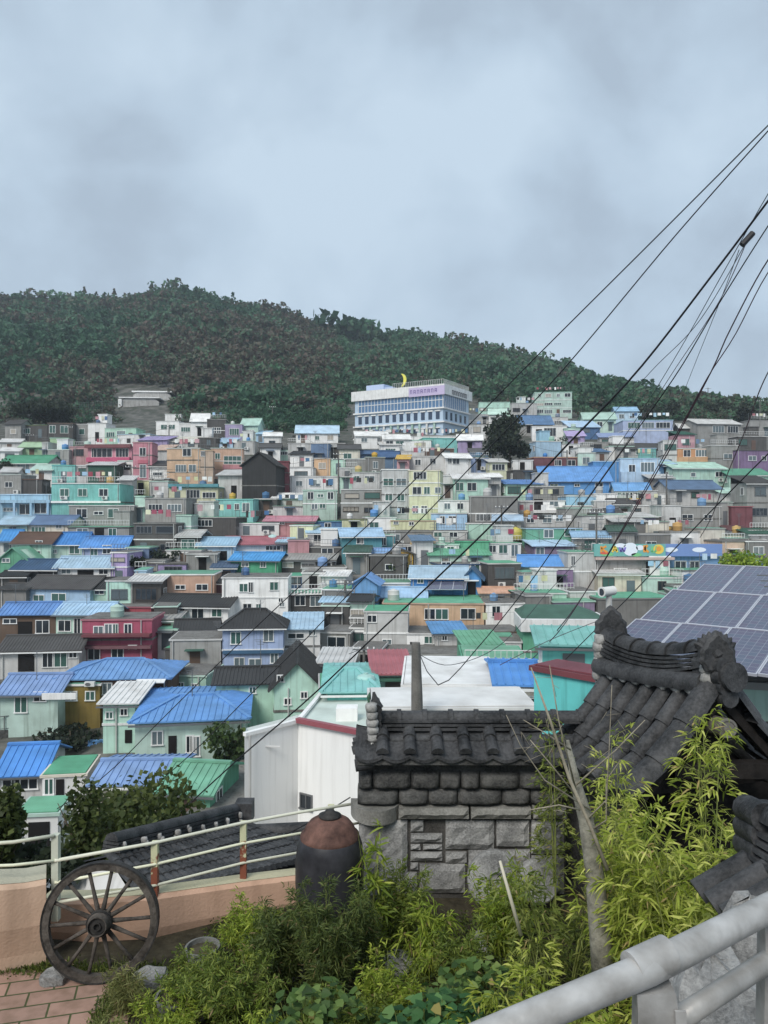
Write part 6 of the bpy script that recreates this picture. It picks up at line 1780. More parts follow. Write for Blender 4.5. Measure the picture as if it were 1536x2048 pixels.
# lower second tile cap at the right edge, by the railing
def lower_cap():
    A = P(1528,1655,3.9); B = P(1740,1770,3.0); r = empty('low_tiled_wall', (A.x, A.y, ZG)); o = Vector(r.location); tag(r, 'lower tile-capped wall end with white mortar at the right edge', 'wall')
    a, b = A-o, B-o; u = (b-a).normalized(); mb = MB(); up = Vector((0,0,1)); sd = u.cross(up).normalized()
    for k in range(4):
        p = a.lerp(b, k/4); q_ = a.lerp(b, (k+1)/4); tile_roll(mb, p+Vector((0,0,.06)), q_+Vector((0,0,.06)), .08, .085, up, 12, True, True)
        for l_ in range(4): mb.bar(p+Vector((0,0,-.12+l_*.04)), q_+Vector((0,0,-.12+l_*.04)), .24-.02*l_, .024)
    for k in range(5):
        p = a.lerp(b,(k+.3)/5)+Vector((0,0,-.14))
        for s in (-1,1): roll_row(mb, [p+sd*s*.05, p+sd*s*.34+Vector((0,0,-.2))], .08, up, .25)
    for k in range(3):
        c = a+Vector((-.05,-.02,-.1+.09*k)); mb.tube([c-u*.12, c+u*.1], .07, 12)
    c = a+Vector((-.12,0,-.28)); mb.tube([c-sd*.1, c-sd*.1-u*.1+Vector((0,-.35,-.12))], .085, 12); mb.tube([c+Vector((.1,-.1,-.12)), c+Vector((-.2,-.35,-.2))], .09, 12)
    mb.build('tiles', M_tile, r, smooth=True, sharp=35)
    mb = MB(); rnd = random.Random(2)
    for k in range(5): rock(mb, (a.x-.0+rnd.uniform(-.01,.01)+.03, a.y-.13, a.z-.17+.055*k), .045, .04, .04, rnd, 9)
    mb.build('mortar', M_mortar, r, smooth=True)
    mb = MB(); d_ = b-a; mb.obox(Vector((a.x,a.y,0))-sd*.15, Vector((d_.x,d_.y,0)), sd*.3, Vector((0,0,a.z-.35))); mb.build('core', M_grand, r)
lower_cap()
def granite_post(px, py, Y, w, h, label):
    p = P(px,py,Y); rnd = random.Random(1); mb = MB(); rock(mb, (0,0,-h/2), w, w, h/2, rnd, 14); o = mb.build('granite_block', M_gran, None, loc=p); tag(o, label, 'stone'); return o
granite_post(1500,1800,3.1,.12,.7,'rough granite block behind the steel handrail on the right')
granite_post(1420,1905,2.6,.16,.6,'larger rough granite block under the steel handrail')

# steel handrail beside the street
M_hr = paint('galvanised_rail', S(176,174,170), rough=.45, dirt=.75, metal=.2, streak=False, scale=14, bump=.12)
def handrail():
    pp = P(1296,1938,1.45); r = empty('street_handrail', (pp.x, pp.y, -1.75)); o = Vector(r.location); tag(r, 'thick grey steel pipe handrail with flat posts in the lower right corner', 'railing')
    top = [P(820,2140,1.33), P(1000,2062,1.38), P(1296,1938,1.46), P(1545,1812,1.72), P(1800,1690,2.0)]
    mb = MB(); mb.tube([p-o for p in top], .029, 24); mb.build('top_pipe', M_hr, r, smooth=True)
    mb = MB(); mb.tube([top[2]-o+Vector((-.03,0,-.003)), top[2]-o+Vector((.05,.03,.012))], .0345, 20); mb.build('collar', M_hr, r, smooth=True, sharp=40)
    low = [P(1345,2046,1.5), P(1450,1978,1.6), P(1600,1880,1.78), P(1800,1760,2.0)]
    mb = MB(); mb.tube([p-o for p in low], .0215, 16); mb.build('lower_pipe', M_hr, r, smooth=True)
    c2 = P(1545,1812,1.72)
    for (c, ww) in ((top[2], .062), (c2, .06)):
        c = c-o; mb = MB(); z0 = -.1; 
        out = [(-.028,-.035),(.045,-.035),(.05,-.07),(.056,-.3),(.072,-.85),(-.045,-.85),(-.03,-.3),(-.026,-.07)]
        f0 = [(c.x+x, c.y-.022, c.z+z) for x,z in out]; f1 = [(c.x+x+.004, c.y+.026, c.z+z) for x,z in out]
        mb.q(f0[::-1]); mb.q(f1)
        for k in range(len(out)):
            j = (k+1)%len(out); mb.q([f0[k],f0[j],f1[j],f1[k]])
        mb.build('post', M_hr, r)
        mb = MB(); mb.bar(Vector((c.x+.05,c.y-.03,c.z-.06)), Vector((c.x+.07,c.y-.03,c.z-.8)), .006, .02); mb.build('post_flange', M_hr, r)
handrail()
# CCTV camera on a pale pole
def cctv():
    b = P(1218,1310,8.6); r = empty('security_camera_pole', b); tag(r, 'pale post with a round security camera left of the solar array', 'camera pole')
    hgt = (1310-1192)/F*8.6
    mb = MB(); mb.tube([(0,0,-2.5),(0,0,hgt)], .034, 12); mb.build('pole', M_pipe, r, smooth=True, sharp=50)
    mb = MB(); mb.tube([(-.09,-.05,hgt+.05),(.06,.02,hgt+.06)], .052, 14); mb.tube([(-.1,-.056,hgt+.05),(-.085,-.046,hgt+.05)], .058, 14); mb.build('camera_body', M_acw, r, smooth=True, sharp=40)
    mb = MB(); mb.tube([(-.103,-.058,hgt+.05),(-.101,-.057,hgt+.05)], .04, 14); mb.build('lens', M_glass, r)
cctv()

# old black-tiled house roof below the railing
def old_roof():
    R0 = P(222,1712,10.2); R1 = P(478,1640,13.6); E0 = P(300,1800,8.9); E1 = P(640,1716,12.0)
    r = empty('old_tiled_house', (R0.x, R0.y, -9.0)); o = Vector(r.location); tag(r, 'old house with black tiled roof and white-plastered ridge just below the railing', 'house')
    r0,r1,e0,e1 = R0-o,R1-o,E0-o,E1-o
    mb = MB(); n = 26; nr = (r1-r0).cross(e0-r0).normalized(); nr = nr if nr.z > 0 else -nr
    mb.q([r0-nr*.05,r1-nr*.05,e1-nr*.05,e0-nr*.05])
    for k in range(n+1):
        a = r0.lerp(r1,k/n); b = e0.lerp(e1,k/n); roll_row(mb, [a, a.lerp(b,.5)-nr*.03, b], .075, nr, .3, .9)
    # back slope
    bk = Vector((-1.6,1.5,-.9)); mb.q([r0,r1,r1+bk,r0+bk])
    mb.build('roof_tiles', M_tile, r, smooth=True, sharp=35)
    mb = MB()
    for k in range(4): mb.bar(r0+Vector((0,0,.02+.05*k)), r1+Vector((0,0,.02+.05*k)), .3-.02*k, .035)
    tile_roll(mb, r0+Vector((0,0,.2)), r1+Vector((0,0,.2)), .1, .1, Vector((0,0,1)), 10, True, True)
    c = r1+Vector((.05,0,.16)); mb.box(c.x-.1,c.x+.2,c.y-.15,c.y+.15,c.z-.15,c.z+.18)
    mb.build('ridge', M_tile, r, smooth=True, sharp=35)
    rnd = random.Random(8)
    for k in range(9):
        mb = MB(); c = r0.lerp(r1,(k+.5)/9)+Vector((.12,-.12,.1)); 
        for j in range(3): rock(mb, (c.x+rnd.uniform(-.05,.05), c.y, c.z+rnd.uniform(-.07,.07)), .035,.03,.045, rnd, 7)
        mb.build('mortar_knot', M_mortar, r, smooth=True)
    mb = MB(); w0 = e0.lerp(r0,.15)-Vector((0,0,.25)); w1 = e1.lerp(r1,.15)-Vector((0,0,.25)); mb.q([(w0.x,w0.y,-6),(w1.x,w1.y,-6),(w1.x,w1.y,w1.z),(w0.x,w0.y,w0.z)])
    w2 = r0+bk-Vector((0,0,.1)); mb.q([(w0.x,w0.y,-6),(w0.x,w0.y,w0.z),(r0.x,r0.y,r0.z-.08),(w2.x,w2.y,w2.z),(w2.x,w2.y,-6)])
    mb.build('wall', MATS['wall_white'], r)
old_roof()
# white gable wall and rubbly white roof behind it
def plaster_block():
    A = P(392,1664,15.5); o = empty('plastered_gable', A); tag(o, 'rough white plastered gable end beyond the black tiled roof, with a dark cap tile', 'wall')
    mb = MB(); rnd = random.Random(4); B = P(470,1640,16.5)-A; hh = .1
    mb.q([(0,0,-5),(B.x,B.y,-5),(B.x,B.y,B.z+hh*.9),(0,0,.05)]); mb.q([(0,0,.05),(B.x,B.y,B.z+hh*.9),(B.x,B.y+.5,B.z+hh),(0,.5,.1)])
    for k in range(26): rock(mb, (B.x*(k+.5)/26, B.y*(k+.5)/26-.02, .05+(B.z+hh*.9-.05)*(k+.5)/26), .05,.05,.035, rnd, 7)
    mb.build('plaster', paint('bright_plaster', S(238,238,236), dirt=.2, bump=.6), o)
    mb = MB(); mb.box(B.x-.02,B.x+.3,B.y-.1,B.y+.4,B.z+.05,B.z+.32); mb.build('cap_tile', M_tile, o)
plaster_block()
def side_roof():
    r0,r1,e0,e1 = P(486,1676,13.2),P(650,1668,13.2),P(505,1745,11.4),P(668,1722,11.4); o = empty('black_tiled_roof', r0); tag(o, 'second black tiled roof slope between the railing and the rusty-lidded jar', 'roof')
    r0,r1,e0,e1 = [q-o.location for q in (r0,r1,e0,e1)]; nr = (r1-r0).cross(e0-r0).normalized(); nr = nr if nr.z > 0 else -nr
    mb = MB(); mb.q([r0-nr*.05,r1-nr*.05,e1-nr*.05,e0-nr*.05])
    for k in range(12): roll_row(mb, [r0.lerp(r1,k/11), e0.lerp(e1,k/11)], .075, nr, .3, .9)
    tile_roll(mb, r0+Vector((0,0,.1)), r1+Vector((0,0,.1)), .12, .12, Vector((0,0,1)), 10, True, True)
    mb.build('tiles', M_tile, o, smooth=True, sharp=35)
    mb = MB(); mb.obox(r0+Vector((0,0,-5)), r1-r0, Vector((0,.3,0)), Vector((0,0,5))); mb.build('wall', MATS['wall_grey'], o)
side_roof()
def pot(px, py, Y, rr, h, mat, label, cat='pot'):
    b = P(px,py,Y); r = empty('plant_pot', (b.x, b.y, ZG)); tag(r, label, cat)
    mb = MB(); mb.lathe([(rr*.72,0),(rr*.86,h*.5),(rr,h*.94),(rr*1.05,h*.95),(rr*1.05,h),(rr*.92,h),(rr*.9,h*.8)], (0,0,0), 28); mb.build('tub', mat, r, smooth=True, sharp=40)
    mb = MB(); mb.lathe([(rr*.9,h*.85),(.02,h*.9)], (0,0,0), 20); mb.build('soil', M_soil, r)
    return r
M_blackpot = plain('black_plastic', S(22,22,23), .35, 0, .5)
pot(214,2040,4.75,.12,.30,M_blackpot,'black plastic pot with grasses in front of the wagon wheel')
pot(378,2000,5.2,.12,.26,M_blackpot,'dark pot half hidden in the shrubs right of the wheel')
pot(405,1905,6.05,.13,.24,granite('grey_pot', S(84,84,82), S(128,128,124)),'round grey stone bowl planter beside the low stucco wall')
pot(352,1960,5.5,.14,.2,granite('grey_pot', S(84,84,82), S(128,128,124)),'squat grey stone planter between the wheel and the shrubs')
def stone_small(px, py, Y, s, label):
    b = P(px,py,Y); mb = MB(); rock(mb, (0,0,s*.5), s, s*.8, s*.6, random.Random(px), 10); o = mb.build('garden_stone', M_gran, None, loc=(b.x,b.y,ZG)); tag(o, label, 'stone')
stone_small(108,1958,5.95,.1,'grey kerb stone at the left foot of the wheel'); stone_small(300,1945,5.9,.13,'grey kerb stone at the right foot of the wheel')
stone_small(840,1850,6.5,.16,'grey boulder at the foot of the tiled wall, left'); stone_small(990,1880,6.3,.18,'grey boulder at the foot of the tiled wall, right')
stone_small(800,1900,6.1,.14,'flat boulder in the undergrowth by the jar')

# overhead wires
def wire(pts, Y0, Y1, label, r0=.012, r1=.02, n=40, name='overhead_wire'):
    ds = [0]
    for a,b in zip(pts, pts[1:]): ds.append(ds[-1]+math.hypot(b[0]-a[0], b[1]-a[1]))
    T = ds[-1]; pp = []; rr = []
    def cm(p0,p1,p2,p3,t): return .5*((2*p1)+(-p0+p2)*t+(2*p0-5*p1+4*p2-p3)*t*t+(-p0+3*p1-3*p2+p3)*t**3)
    for k in range(n+1):
        s = T*k/n; i = 0
        while i < len(pts)-2 and s > ds[i+1]: i += 1
        t = (s-ds[i])/(ds[i+1]-ds[i]); q = [pts[max(i-1,0)], pts[i], pts[i+1], pts[min(i+2,len(pts)-1)]]
        x = cm(*[a[0] for a in q], t); y = cm(*[a[1] for a in q], t)
        u_ = s/T; Y = 1/((1-u_)/Y0 + u_/Y1); pp.append(P(x,y,Y)); rr.append(r0+(r1-r0)*(Y-Y0)/(Y1-Y0))
    o0 = pp[0]; mb = MB(); mb.tube([p-o0 for p in pp], rr, 6); o = mb.build(name, M_wire if len(pts) % 3 else M_wirer, None, loc=o0, smooth=True); tag(o, label, 'cable', 'overhead cables'); return o
M_wirer = plain('wire_maroon', S(70,30,44), .6)
W_ = [
 ([(1620,170),(1536,251),(1300,487),(1080,706),(920,868),(760,1028),(600,1172),(480,1285),(330,1432),(200,1560),(60,1650)],7,40,'upper of the two cables farthest left, running down to the lower-left roofs',.0065,.022),
 ([(1620,170),(1536,262),(1350,472),(1130,735),(960,915),(840,1040),(700,1185),(600,1290),(490,1400),(380,1510),(250,1620)],7,38,'lower of the two cables farthest left, crossing the dark gabled house',.0065,.022),
 ([(1620,290),(1536,402),(1420,556),(1275,742),(1136,888),(1000,1033),(880,1150),(760,1262),(620,1395),(488,1508),(360,1625)],6.5,34,'thickest black cable running from the right edge to the blank white wall',.0105,.03),
 ([(1620,250),(1536,388),(1455,530),(1365,690),(1285,820),(1200,940),(1120,1040)],8,60,'thin cable crossing the thick one near the right skyline',.0055,.022),
 ([(1620,330),(1536,452),(1430,620),(1355,745),(1260,880),(1160,1020),(1060,1165),(960,1290),(880,1370),(840,1310)],7,26.5,'cable leading down to the thick pole behind the tiled wall',.0065,.017),
 ([(1620,420),(1536,520),(1460,660),(1424,740),(1350,880),(1290,985),(1210,1120),(1150,1215),(1090,1290)],7.5,40,'cable passing in front of the solar array corner and green house',.0075,.028),
 ([(1620,440),(1536,545),(1470,670),(1418,750),(1370,838),(1300,960),(1200,1135),(1120,1260),(1040,1340)],7.5,45,'twin cable just right of the one over the green house',.006,.026),
 ([(1620,620),(1536,745),(1490,862),(1455,948),(1425,1030),(1400,1075)],9,80,'rightmost cable dropping from the right edge to the grey houses',.0085,.04),
 ([(1640,815),(1536,908),(1400,1045),(1300,1150),(1240,1212),(1170,1280),(1080,1370)],6,30,'low cable crossing over the upright flower-edged ridge tile',.006,.016),
 ([(1495,480),(1440,600),(1350,738),(1310,800),(1240,905),(1150,1030)],10,70,'thin cable splitting off the junction below the right skyline',.006,.024),
 ([(1478,500),(1445,590),(1383,745),(1355,820),(1330,905)],10,90,'faint steep cable falling toward the big sky blue house',.005,.02),
 ([(1495,480),(1400,640),(1300,745),(1180,880)],10,60,'thin cable hugging the thick cable across the sky',.006,.02),
 ([(700,1595),(600,1655),(500,1700),(430,1740)],8,15,'short thin cable crossing before the blank white wall',.006,.008),
 ([(640,1170),(560,1200),(500,1205)],80,84,'slack cable hanging before the balustraded terrace',.03,.03),
 ([(1000,1330),(1100,1280),(1200,1240)],28,32,'slack cable over the green terrace',.012,.012),
 ([(840,1310),(900,1330),(1000,1290),(1100,1180),(1180,1095)],26,90,'cable from the thick pole up to the mural building corner',.012,.035),
]
for pts, a, b, lab, r0_, r1_ in W_: wire(pts, a, b, lab, r0_, r1_)
jn = MB(); jn.tube([(0,0,0),(.1,0,.11)], .028, 8); j_ = jn.build('cable_clamp', M_wire, None, loc=P(1484,490,7.1)); tag(j_, 'dark cable clamp where several wires meet near the right edge', 'clamp')
# ================================================================== plants of the garden
def unit(v): return v/np.maximum(np.linalg.norm(v,axis=1)[:,None],1e-9)
def sprays(rg, tips, dirs, nl, length, width, spread=.9, droop=.35):
    """fans of nl narrow leaves at every tip"""
    n = len(tips)
    T = np.repeat(tips, nl, 0); Dr = np.repeat(dirs, nl, 0)
    d = unit(Dr + rg.normal(size=(n*nl,3))*spread)
    T = T + rg.normal(size=T.shape)*.012
    side = unit(np.cross(d, rg.normal(size=d.shape)))
    bend = np.zeros_like(d); bend[:,2] = -droop*rg.uniform(.4,1.4,n*nl)
    return blades(T, d, length*rg.uniform(.55,1.15,n*nl), width*rg.uniform(.7,1.2,n*nl), bend, side)
M_stem = granite('green_stem', S(92,104,52), S(140,146,84), scale=20, bump=.1, big=6, rough=.6)
M_dry = granite('dry_stem', S(120,112,96), S(168,160,142), scale=20, bump=.2, big=6, rough=.8)
def plant(name, base, label, cat, mk, cols, stems=None, group=None):
    r = empty(name, base); tag(r, label, cat, group)
    V, Fq, t_ = mk
    k_ = 2 if name == 'broadleaf_plant' else 3; dead = np.repeat(np.random.default_rng(len(t_)).random(len(t_)//k_) < .03, k_); t_ = np.where(dead, 1.0, np.clip(t_,0,1)*.72)
    np_mesh('leaves', V, Fq, leafmat('leaf_'+cols[0], cols[1], trans=.35), t_, parent=r)
    if stems: stems.build('stems', M_stem, r, smooth=True)
    return r
def bamboo(base, h, rad, culms, seed, label, nl=7, dens=26, cols=None, leaf=.11, lean=(0,0)):
    rg = np.random.default_rng(seed); rnd = random.Random(seed); st = MB(); tips = []; dirs = []
    for c in range(culms):
        a = rnd.uniform(0,6.28); rr = rad*rnd.random()**.6; hh = h*rnd.uniform(.62,1.0)
        b0 = Vector((math.cos(a)*rr*.35, math.sin(a)*rr*.35, 0)); out = Vector((math.cos(a)*rr+lean[0]*hh, math.sin(a)*rr+lean[1]*hh, 0))
        pts = [b0 + out*(k/6)**1.7 + Vector((0,0,hh*(k/6)*(1-.08*(k/6)**3))) for k in range(7)]
        st.tube(pts, [.008,.007,.0065,.006,.005,.004,.002], 5, cap=False)
        for j in range(dens):
            s = rnd.uniform(.22,1.0); k = min(5, int(s*6)); p = pts[k].lerp(pts[k+1], s*6-k)
            a2 = rnd.uniform(0,6.28); L_ = rnd.uniform(.05,.26)*(1.15-.5*s); d = Vector((math.cos(a2), math.sin(a2), rnd.uniform(.1,.9))).normalized(); q_ = p+d*L_
            if j % 2 == 0: st.tube([p, p.lerp(q_,.5)+Vector((0,0,.01)), q_], [.0022,.0018,.001], 3, cap=False)
            tips.append(q_); dirs.append(d+Vector((0,0,-.15)))
    T = np.array([tuple(t) for t in tips]); Dd = np.array([tuple(t) for t in dirs])
    V, Fq = sprays(rg, T, Dd, nl, leaf, .0135, .62, .45)
    n = len(T)*nl; tt = np.repeat(np.clip(rg.uniform(0,1,len(T))*.5+rg.uniform(0,.0,len(T)),0,1), nl)+rg.uniform(0,.5,n)
    return plant('bamboo', base, label, 'bamboo', (V, Fq, np.repeat(np.clip(tt,0,1),3)), cols or C_BAM, st)
C_BAM = ('bamboo', [S(86,106,40), S(150,164,62), S(206,208,116), S(176,156,104)])
C_BAMD = ('bamboo_dark', [S(64,80,36), S(108,122,56), S(160,166,88), S(150,134,92)])  # darker, duller leaf colours for a few clumps
def G(px, py, Y): p = P(px, py, Y); return Vector((p.x, p.y, ZG))
bamboo(G(1392,0,4.6), 2.0, .40, 18, 1, 'tallest bright yellow-green bamboo clump under the gate roof', dens=44, leaf=.105)
bamboo(G(1335,0,4.9), 1.95, .36, 14, 11, 'bright bamboo clump directly left of the tallest clump', dens=44, leaf=.1)
bamboo(G(1290,0,5.1), 1.75, .36, 14, 2, 'bright bamboo clump right of the grey leaning trunk', dens=40, leaf=.1)
bamboo(G(1430,0,3.8), 1.42, .36, 14, 3, 'low bamboo clump just above the steel handrail', dens=40, leaf=.09)
bamboo(G(1310,0,3.9), 1.25, .36, 14, 12, 'middle bamboo clump above the handrail collar', dens=40, leaf=.09)
bamboo(G(1245,0,4.1), 1.15, .36, 14, 4, 'bamboo clump at the foot of the grey trunk', dens=38, leaf=.09)
bamboo(G(1110,0,5.5), 1.35, .34, 9, 5, 'olive bamboo clump in front of the smaller millstone', dens=28, cols=C_BAMD, leaf=.095)
bamboo(G(1045,0,4.6), 1.0, .42, 14, 6, 'low olive bamboo spreading left of the handrail collar', dens=40, cols=C_BAM, leaf=.085)
bamboo(G(1165,0,3.7), .95, .4, 13, 7, 'low bamboo leaning over the steel handrail', dens=40, cols=C_BAM, leaf=.08)
bamboo(G(1112,0,6.9), 2.1, .16, 5, 8, 'thin dark bamboo climbing in the corner between tiled wall and gate', dens=34, cols=C_BAMD, leaf=.06)
bamboo(G(1340,0,3.1), .7, .3, 8, 9, 'short bright bamboo tuft behind the handrail post', dens=26, leaf=.08)
bamboo(G(1225,0,5.8), 2.15, .2, 5, 10, 'slender bamboo stems reaching up before the cover tiles', dens=40, leaf=.09)
bamboo(G(1420,0,5.3), 2.45, .14, 4, 13, 'single tall bamboo wand rising in front of the dark gable', dens=40, leaf=.1)
def feather(base, h, rad, n_st, seed, label, cols, lf=.05, wd=.008, dens=60, cat='shrub', name='feathery_shrub', nl=5, droop=.3, group=None):
    rg = np.random.default_rng(seed); rnd = random.Random(seed); st = MB(); tips = []; dirs = []
    for c in range(n_st):
        a = rnd.uniform(0,6.28); rr = rad*rnd.random()**.6; hh = h*rnd.uniform(.5,1.0)
        pts = [Vector((math.cos(a)*rr*(k/4)**1.4, math.sin(a)*rr*(k/4)**1.4, hh*k/4*(1-.1*(k/4)))) for k in range(5)]
        st.tube(pts, [.006,.005,.004,.003,.0015], 4, cap=False)
        for j in range(dens):
            s = rnd.uniform(.12,1.0); k = min(3,int(s*4)); p = pts[k].lerp(pts[k+1], s*4-k); a2 = rnd.uniform(0,6.28)
            d = Vector((math.cos(a2),math.sin(a2),rnd.uniform(.1,1.0))).normalized(); tips.append(p+d*rnd.uniform(.01,.11)*(1.2-s*.8)); dirs.append(d)
    T = np.array([tuple(t) for t in tips]); Dd = np.array([tuple(t) for t in dirs])
    V, Fq = sprays(rg, T, Dd, nl, lf, wd, .7, droop)
    tt = np.repeat(rg.uniform(0,.6,len(T)),nl)+rg.uniform(0,.4,len(T)*nl)
    return plant(name, base, label, cat, (V, Fq, np.repeat(tt,3)), cols, st, group)
C_SH1 = ('shrub_a', [S(60,76,34), S(100,118,50), S(152,162,78), S(138,120,84)])
C_SH2 = ('shrub_b', [S(46,60,32), S(78,94,48), S(122,132,74), S(138,120,84)])
C_SH3 = ('shrub_c', [S(84,104,34), S(126,146,52), S(176,186,80), S(138,120,84)])
C_SH4 = ('shrub_d', [S(74,80,44), S(112,116,68), S(160,160,104), S(138,120,84)])
def broad(base, h, rad, n, seed, label, cols, lf=.09, name='broadleaf_plant', cat='plant', asp=1.3):
    rg = np.random.default_rng(seed); rnd = random.Random(seed)
    C = rg.normal(size=(n,3))*np.array([rad*.5,rad*.5,0]); C[:,2] = h*(1-.5*(np.hypot(C[:,0],C[:,1])/rad)**2)*rg.uniform(.3,1,n)
    # heart-shaped leaves facing mostly upward: 2 quads folded on the midrib
    s = lf*rg.uniform(.5,1.1,n)[:,None]; a = rg.uniform(0,2*np.pi,n); d = np.stack([np.cos(a),np.sin(a),rg.uniform(-.5,.2,n)],1); d = unit(d)
    up = unit(np.stack([rg.normal(size=n)*.35,rg.normal(size=n)*.35-.25,np.ones(n)],1)); side = unit(np.cross(d,up)); up = np.cross(side,d)
    p0 = C; p1 = C+d*s*asp
    L1 = C+d*s*.25-side*s*.55+up*s*.12; L2 = C+d*s*.85-side*s*.38+up*s*.08; R1 = C+d*s*.25+side*s*.55+up*s*.12; R2 = C+d*s*.85+side*s*.38+up*s*.08
    V = np.stack([p0,L1,L2,p1,R2,R1],1).reshape(-1,3); b = (np.arange(n)*6)[:,None]
    Fq = np.concatenate([b+np.array([0,3,2,1]), b+np.array([0,5,4,3])],1).reshape(-1,4)
    st = MB()
    for k in range(0,n,3): st.tube([Vector((C[k,0]*.5,C[k,1]*.5,0)), Vector((C[k,0]*.8,C[k,1]*.8,C[k,2]*.6)), Vector(C[k])], [.004,.003,.002], 4, cap=False)
    return plant(name, base, label, cat, (V,Fq,np.repeat(rg.uniform(0,1,n),2)), cols, st)

C_MIDB = ('mid_broad', [S(50,72,38), S(78,106,54), S(122,144,78), S(150,136,84)])
# front shrubs, one by one
feather(G(330,0,5.0), .42, .34, 46, 21, 'bright fine-leaved shrub spreading right of the black pot', C_SH3, .045, .009, 60)
feather(G(395,0,5.5), .5, .3, 34, 22, 'olive fine-leaved shrub before the bowl planter', C_SH1, .05, .009, 60)
feather(G(470,0,5.3), .62, .36, 40, 23, 'tall olive shrub at the foot of the low stucco wall', C_SH1, .055, .009, 60)
feather(G(395,0,6.0), .2, .2, 26, 39, 'low weeds around the foot of the bowl planter', C_SH1, .045, .009, 40)
feather(G(505,0,6.2), .55, .3, 34, 40, 'bright shrub against the low stucco wall near the jar', C_SH3, .055, .009, 50)
feather(G(800,0,6.4), .75, .3, 30, 46, 'leafy shrub hiding the left foot of the tiled wall', C_SH1, .06, .01, 50)
feather(G(1000,0,6.2), .85, .3, 30, 47, 'light shrub half covering the round millstone', C_SH3, .07, .011, 40)
feather(G(560,0,5.9), .72, .3, 34, 24, 'dark shrub left of the earthenware jar', C_SH2, .06, .009, 56)
feather(G(655,0,5.6), 1.05, .3, 38, 25, 'tall wispy dark plant in front of the earthenware jar', C_SH2, .06, .007, 70, name='wispy_plant', cat='plant', nl=6)
feather(G(735,0,5.9), .95, .14, 9, 26, 'narrow spiky plant right of the jar', C_SH2, .06, .007, 60, name='wispy_plant', cat='plant')
feather(G(560,0,4.7), .55, .4, 46, 27, 'yellowish low shrub in the middle of the front bed', C_SH3, .05, .009, 54)
feather(G(430,0,4.5), .42, .38, 46, 28, 'low green shrub at the bottom edge, left of centre', C_SH1, .05, .009, 54)
feather(G(690,0,4.9), .62, .36, 40, 29, 'mixed olive shrub below the wispy plant', C_SH1, .055, .01, 54)
feather(G(780,0,5.3), .62, .3, 34, 30, 'bright-tipped shrub below the left end of the tiled wall', C_SH3, .05, .009, 50)
feather(G(850,0,6.0), .7, .2, 10, 31, 'drooping fern-like sapling before the ashlar wall', C_SH3, .1, .014, 26, name='sapling', cat='plant', nl=6, droop=.7)
feather(G(740,0,6.2), 1.25, .14, 5, 32, 'whorled young sapling rising beside the jar', C_SH3, .12, .018, 12, name='sapling', cat='plant', nl=7, droop=.35)
feather(G(930,0,5.7), .6, .36, 36, 33, 'olive shrub under the round millstone', C_SH1, .055, .01, 50)
feather(G(1010,0,5.0), .55, .36, 36, 34, 'dense dark shrub left of the low bamboo', C_SH2, .055, .01, 50)
feather(G(880,0,4.2), .4, .4, 40, 35, 'small-leaved green shrub at the bottom edge, right of centre', C_SH1, .05, .01, 50)
feather(G(215,0,4.75)+Vector((0,0,.28)), .22, .16, 26, 36, 'tuft of grey-green grass growing in the black pot', C_SH4, .07, .005, 14, name='grass_tuft', cat='grass')
feather(G(262,0,5.6), .34, .2, 24, 37, 'pale grassy tuft at the right foot of the wheel', C_SH4, .07, .005, 24, name='grass_tuft', cat='grass')
feather(G(620,0,4.2), .4, .36, 40, 38, 'dark fine shrub at the bottom edge, centre', C_SH2, .05, .009, 50)
broad(G(880,0,4.5), .78, .5, 1100, 41, 'dark green heart-leaved climber in the right of the front bed', C_TEAL, .075)
broad(G(735,0,3.95), .55, .4, 700, 42, 'dark green broad leaves at the bottom edge under the wispy plant', C_TEAL, .07)
broad(G(560,0,3.9), .45, .36, 500, 43, 'small patch of deep green broad leaves, bottom left of centre', C_TEAL, .06)
broad(G(985,0,3.9), .55, .42, 700, 44, 'deep green broad leaves beside the end of the handrail', C_TEAL, .065)
broad(G(640,0,4.8)+Vector((0,0,.1)), .6, .4, 500, 48, 'mid-green broad leaves mixed among the fine shrubs below the jar', C_MIDB, .06)
broad(G(950,0,5.0)+Vector((0,0,.1)), .62, .42, 500, 49, 'mid-green broad leaves between the olive shrubs and the heart-leaved climber', C_MIDB, .06)
broad(G(1090,0,3.3), .5, .3, 120, 45, 'few pale leaves curling over the steel handrail', C_SH3, .06)
# low cover over the soil
def cover():
    rg = np.random.default_rng(77); n = 42000
    x = rg.uniform(-2.0, 2.8, n); y = rg.uniform(2.3, 7.0, n)
    keep = (y < 6.9) & ~((x < -1.55) & (y > 3.6)) & (x > -.36*y) 
    x, y = x[keep], y[keep]; n = len(x)
    m_ = .16+.14*np.sin(x*3.1+1)*np.cos(y*2.3)+.05*np.sin(x*9)
    dens = np.clip((6.9-y)/1.0, .25, 1); m_ = m_*dens + .03
    z = ZG + rg.uniform(0,1,n)*np.maximum(m_,.05)
    C = np.stack([x,y,z],1); d = unit(rg.normal(size=(n,3))*np.array([1,1,.5])+np.array([0,0,.6])); side = unit(np.cross(d, rg.normal(size=(n,3)))); bend = np.zeros((n,3)); bend[:,2] = -.5
    V, Fq = blades(C, d, rg.uniform(.03,.1,n), rg.uniform(.006,.02,n), bend, side)
    o = np_mesh('ground_cover', V, Fq, leafmat('leaf_cover', [S(46,58,28), S(74,88,40), S(112,122,58)]), np.repeat(rg.uniform(0,1,n),3)); tag(o, 'low leafy weeds covering the garden soil', 'ground cover', kind='stuff')
cover()
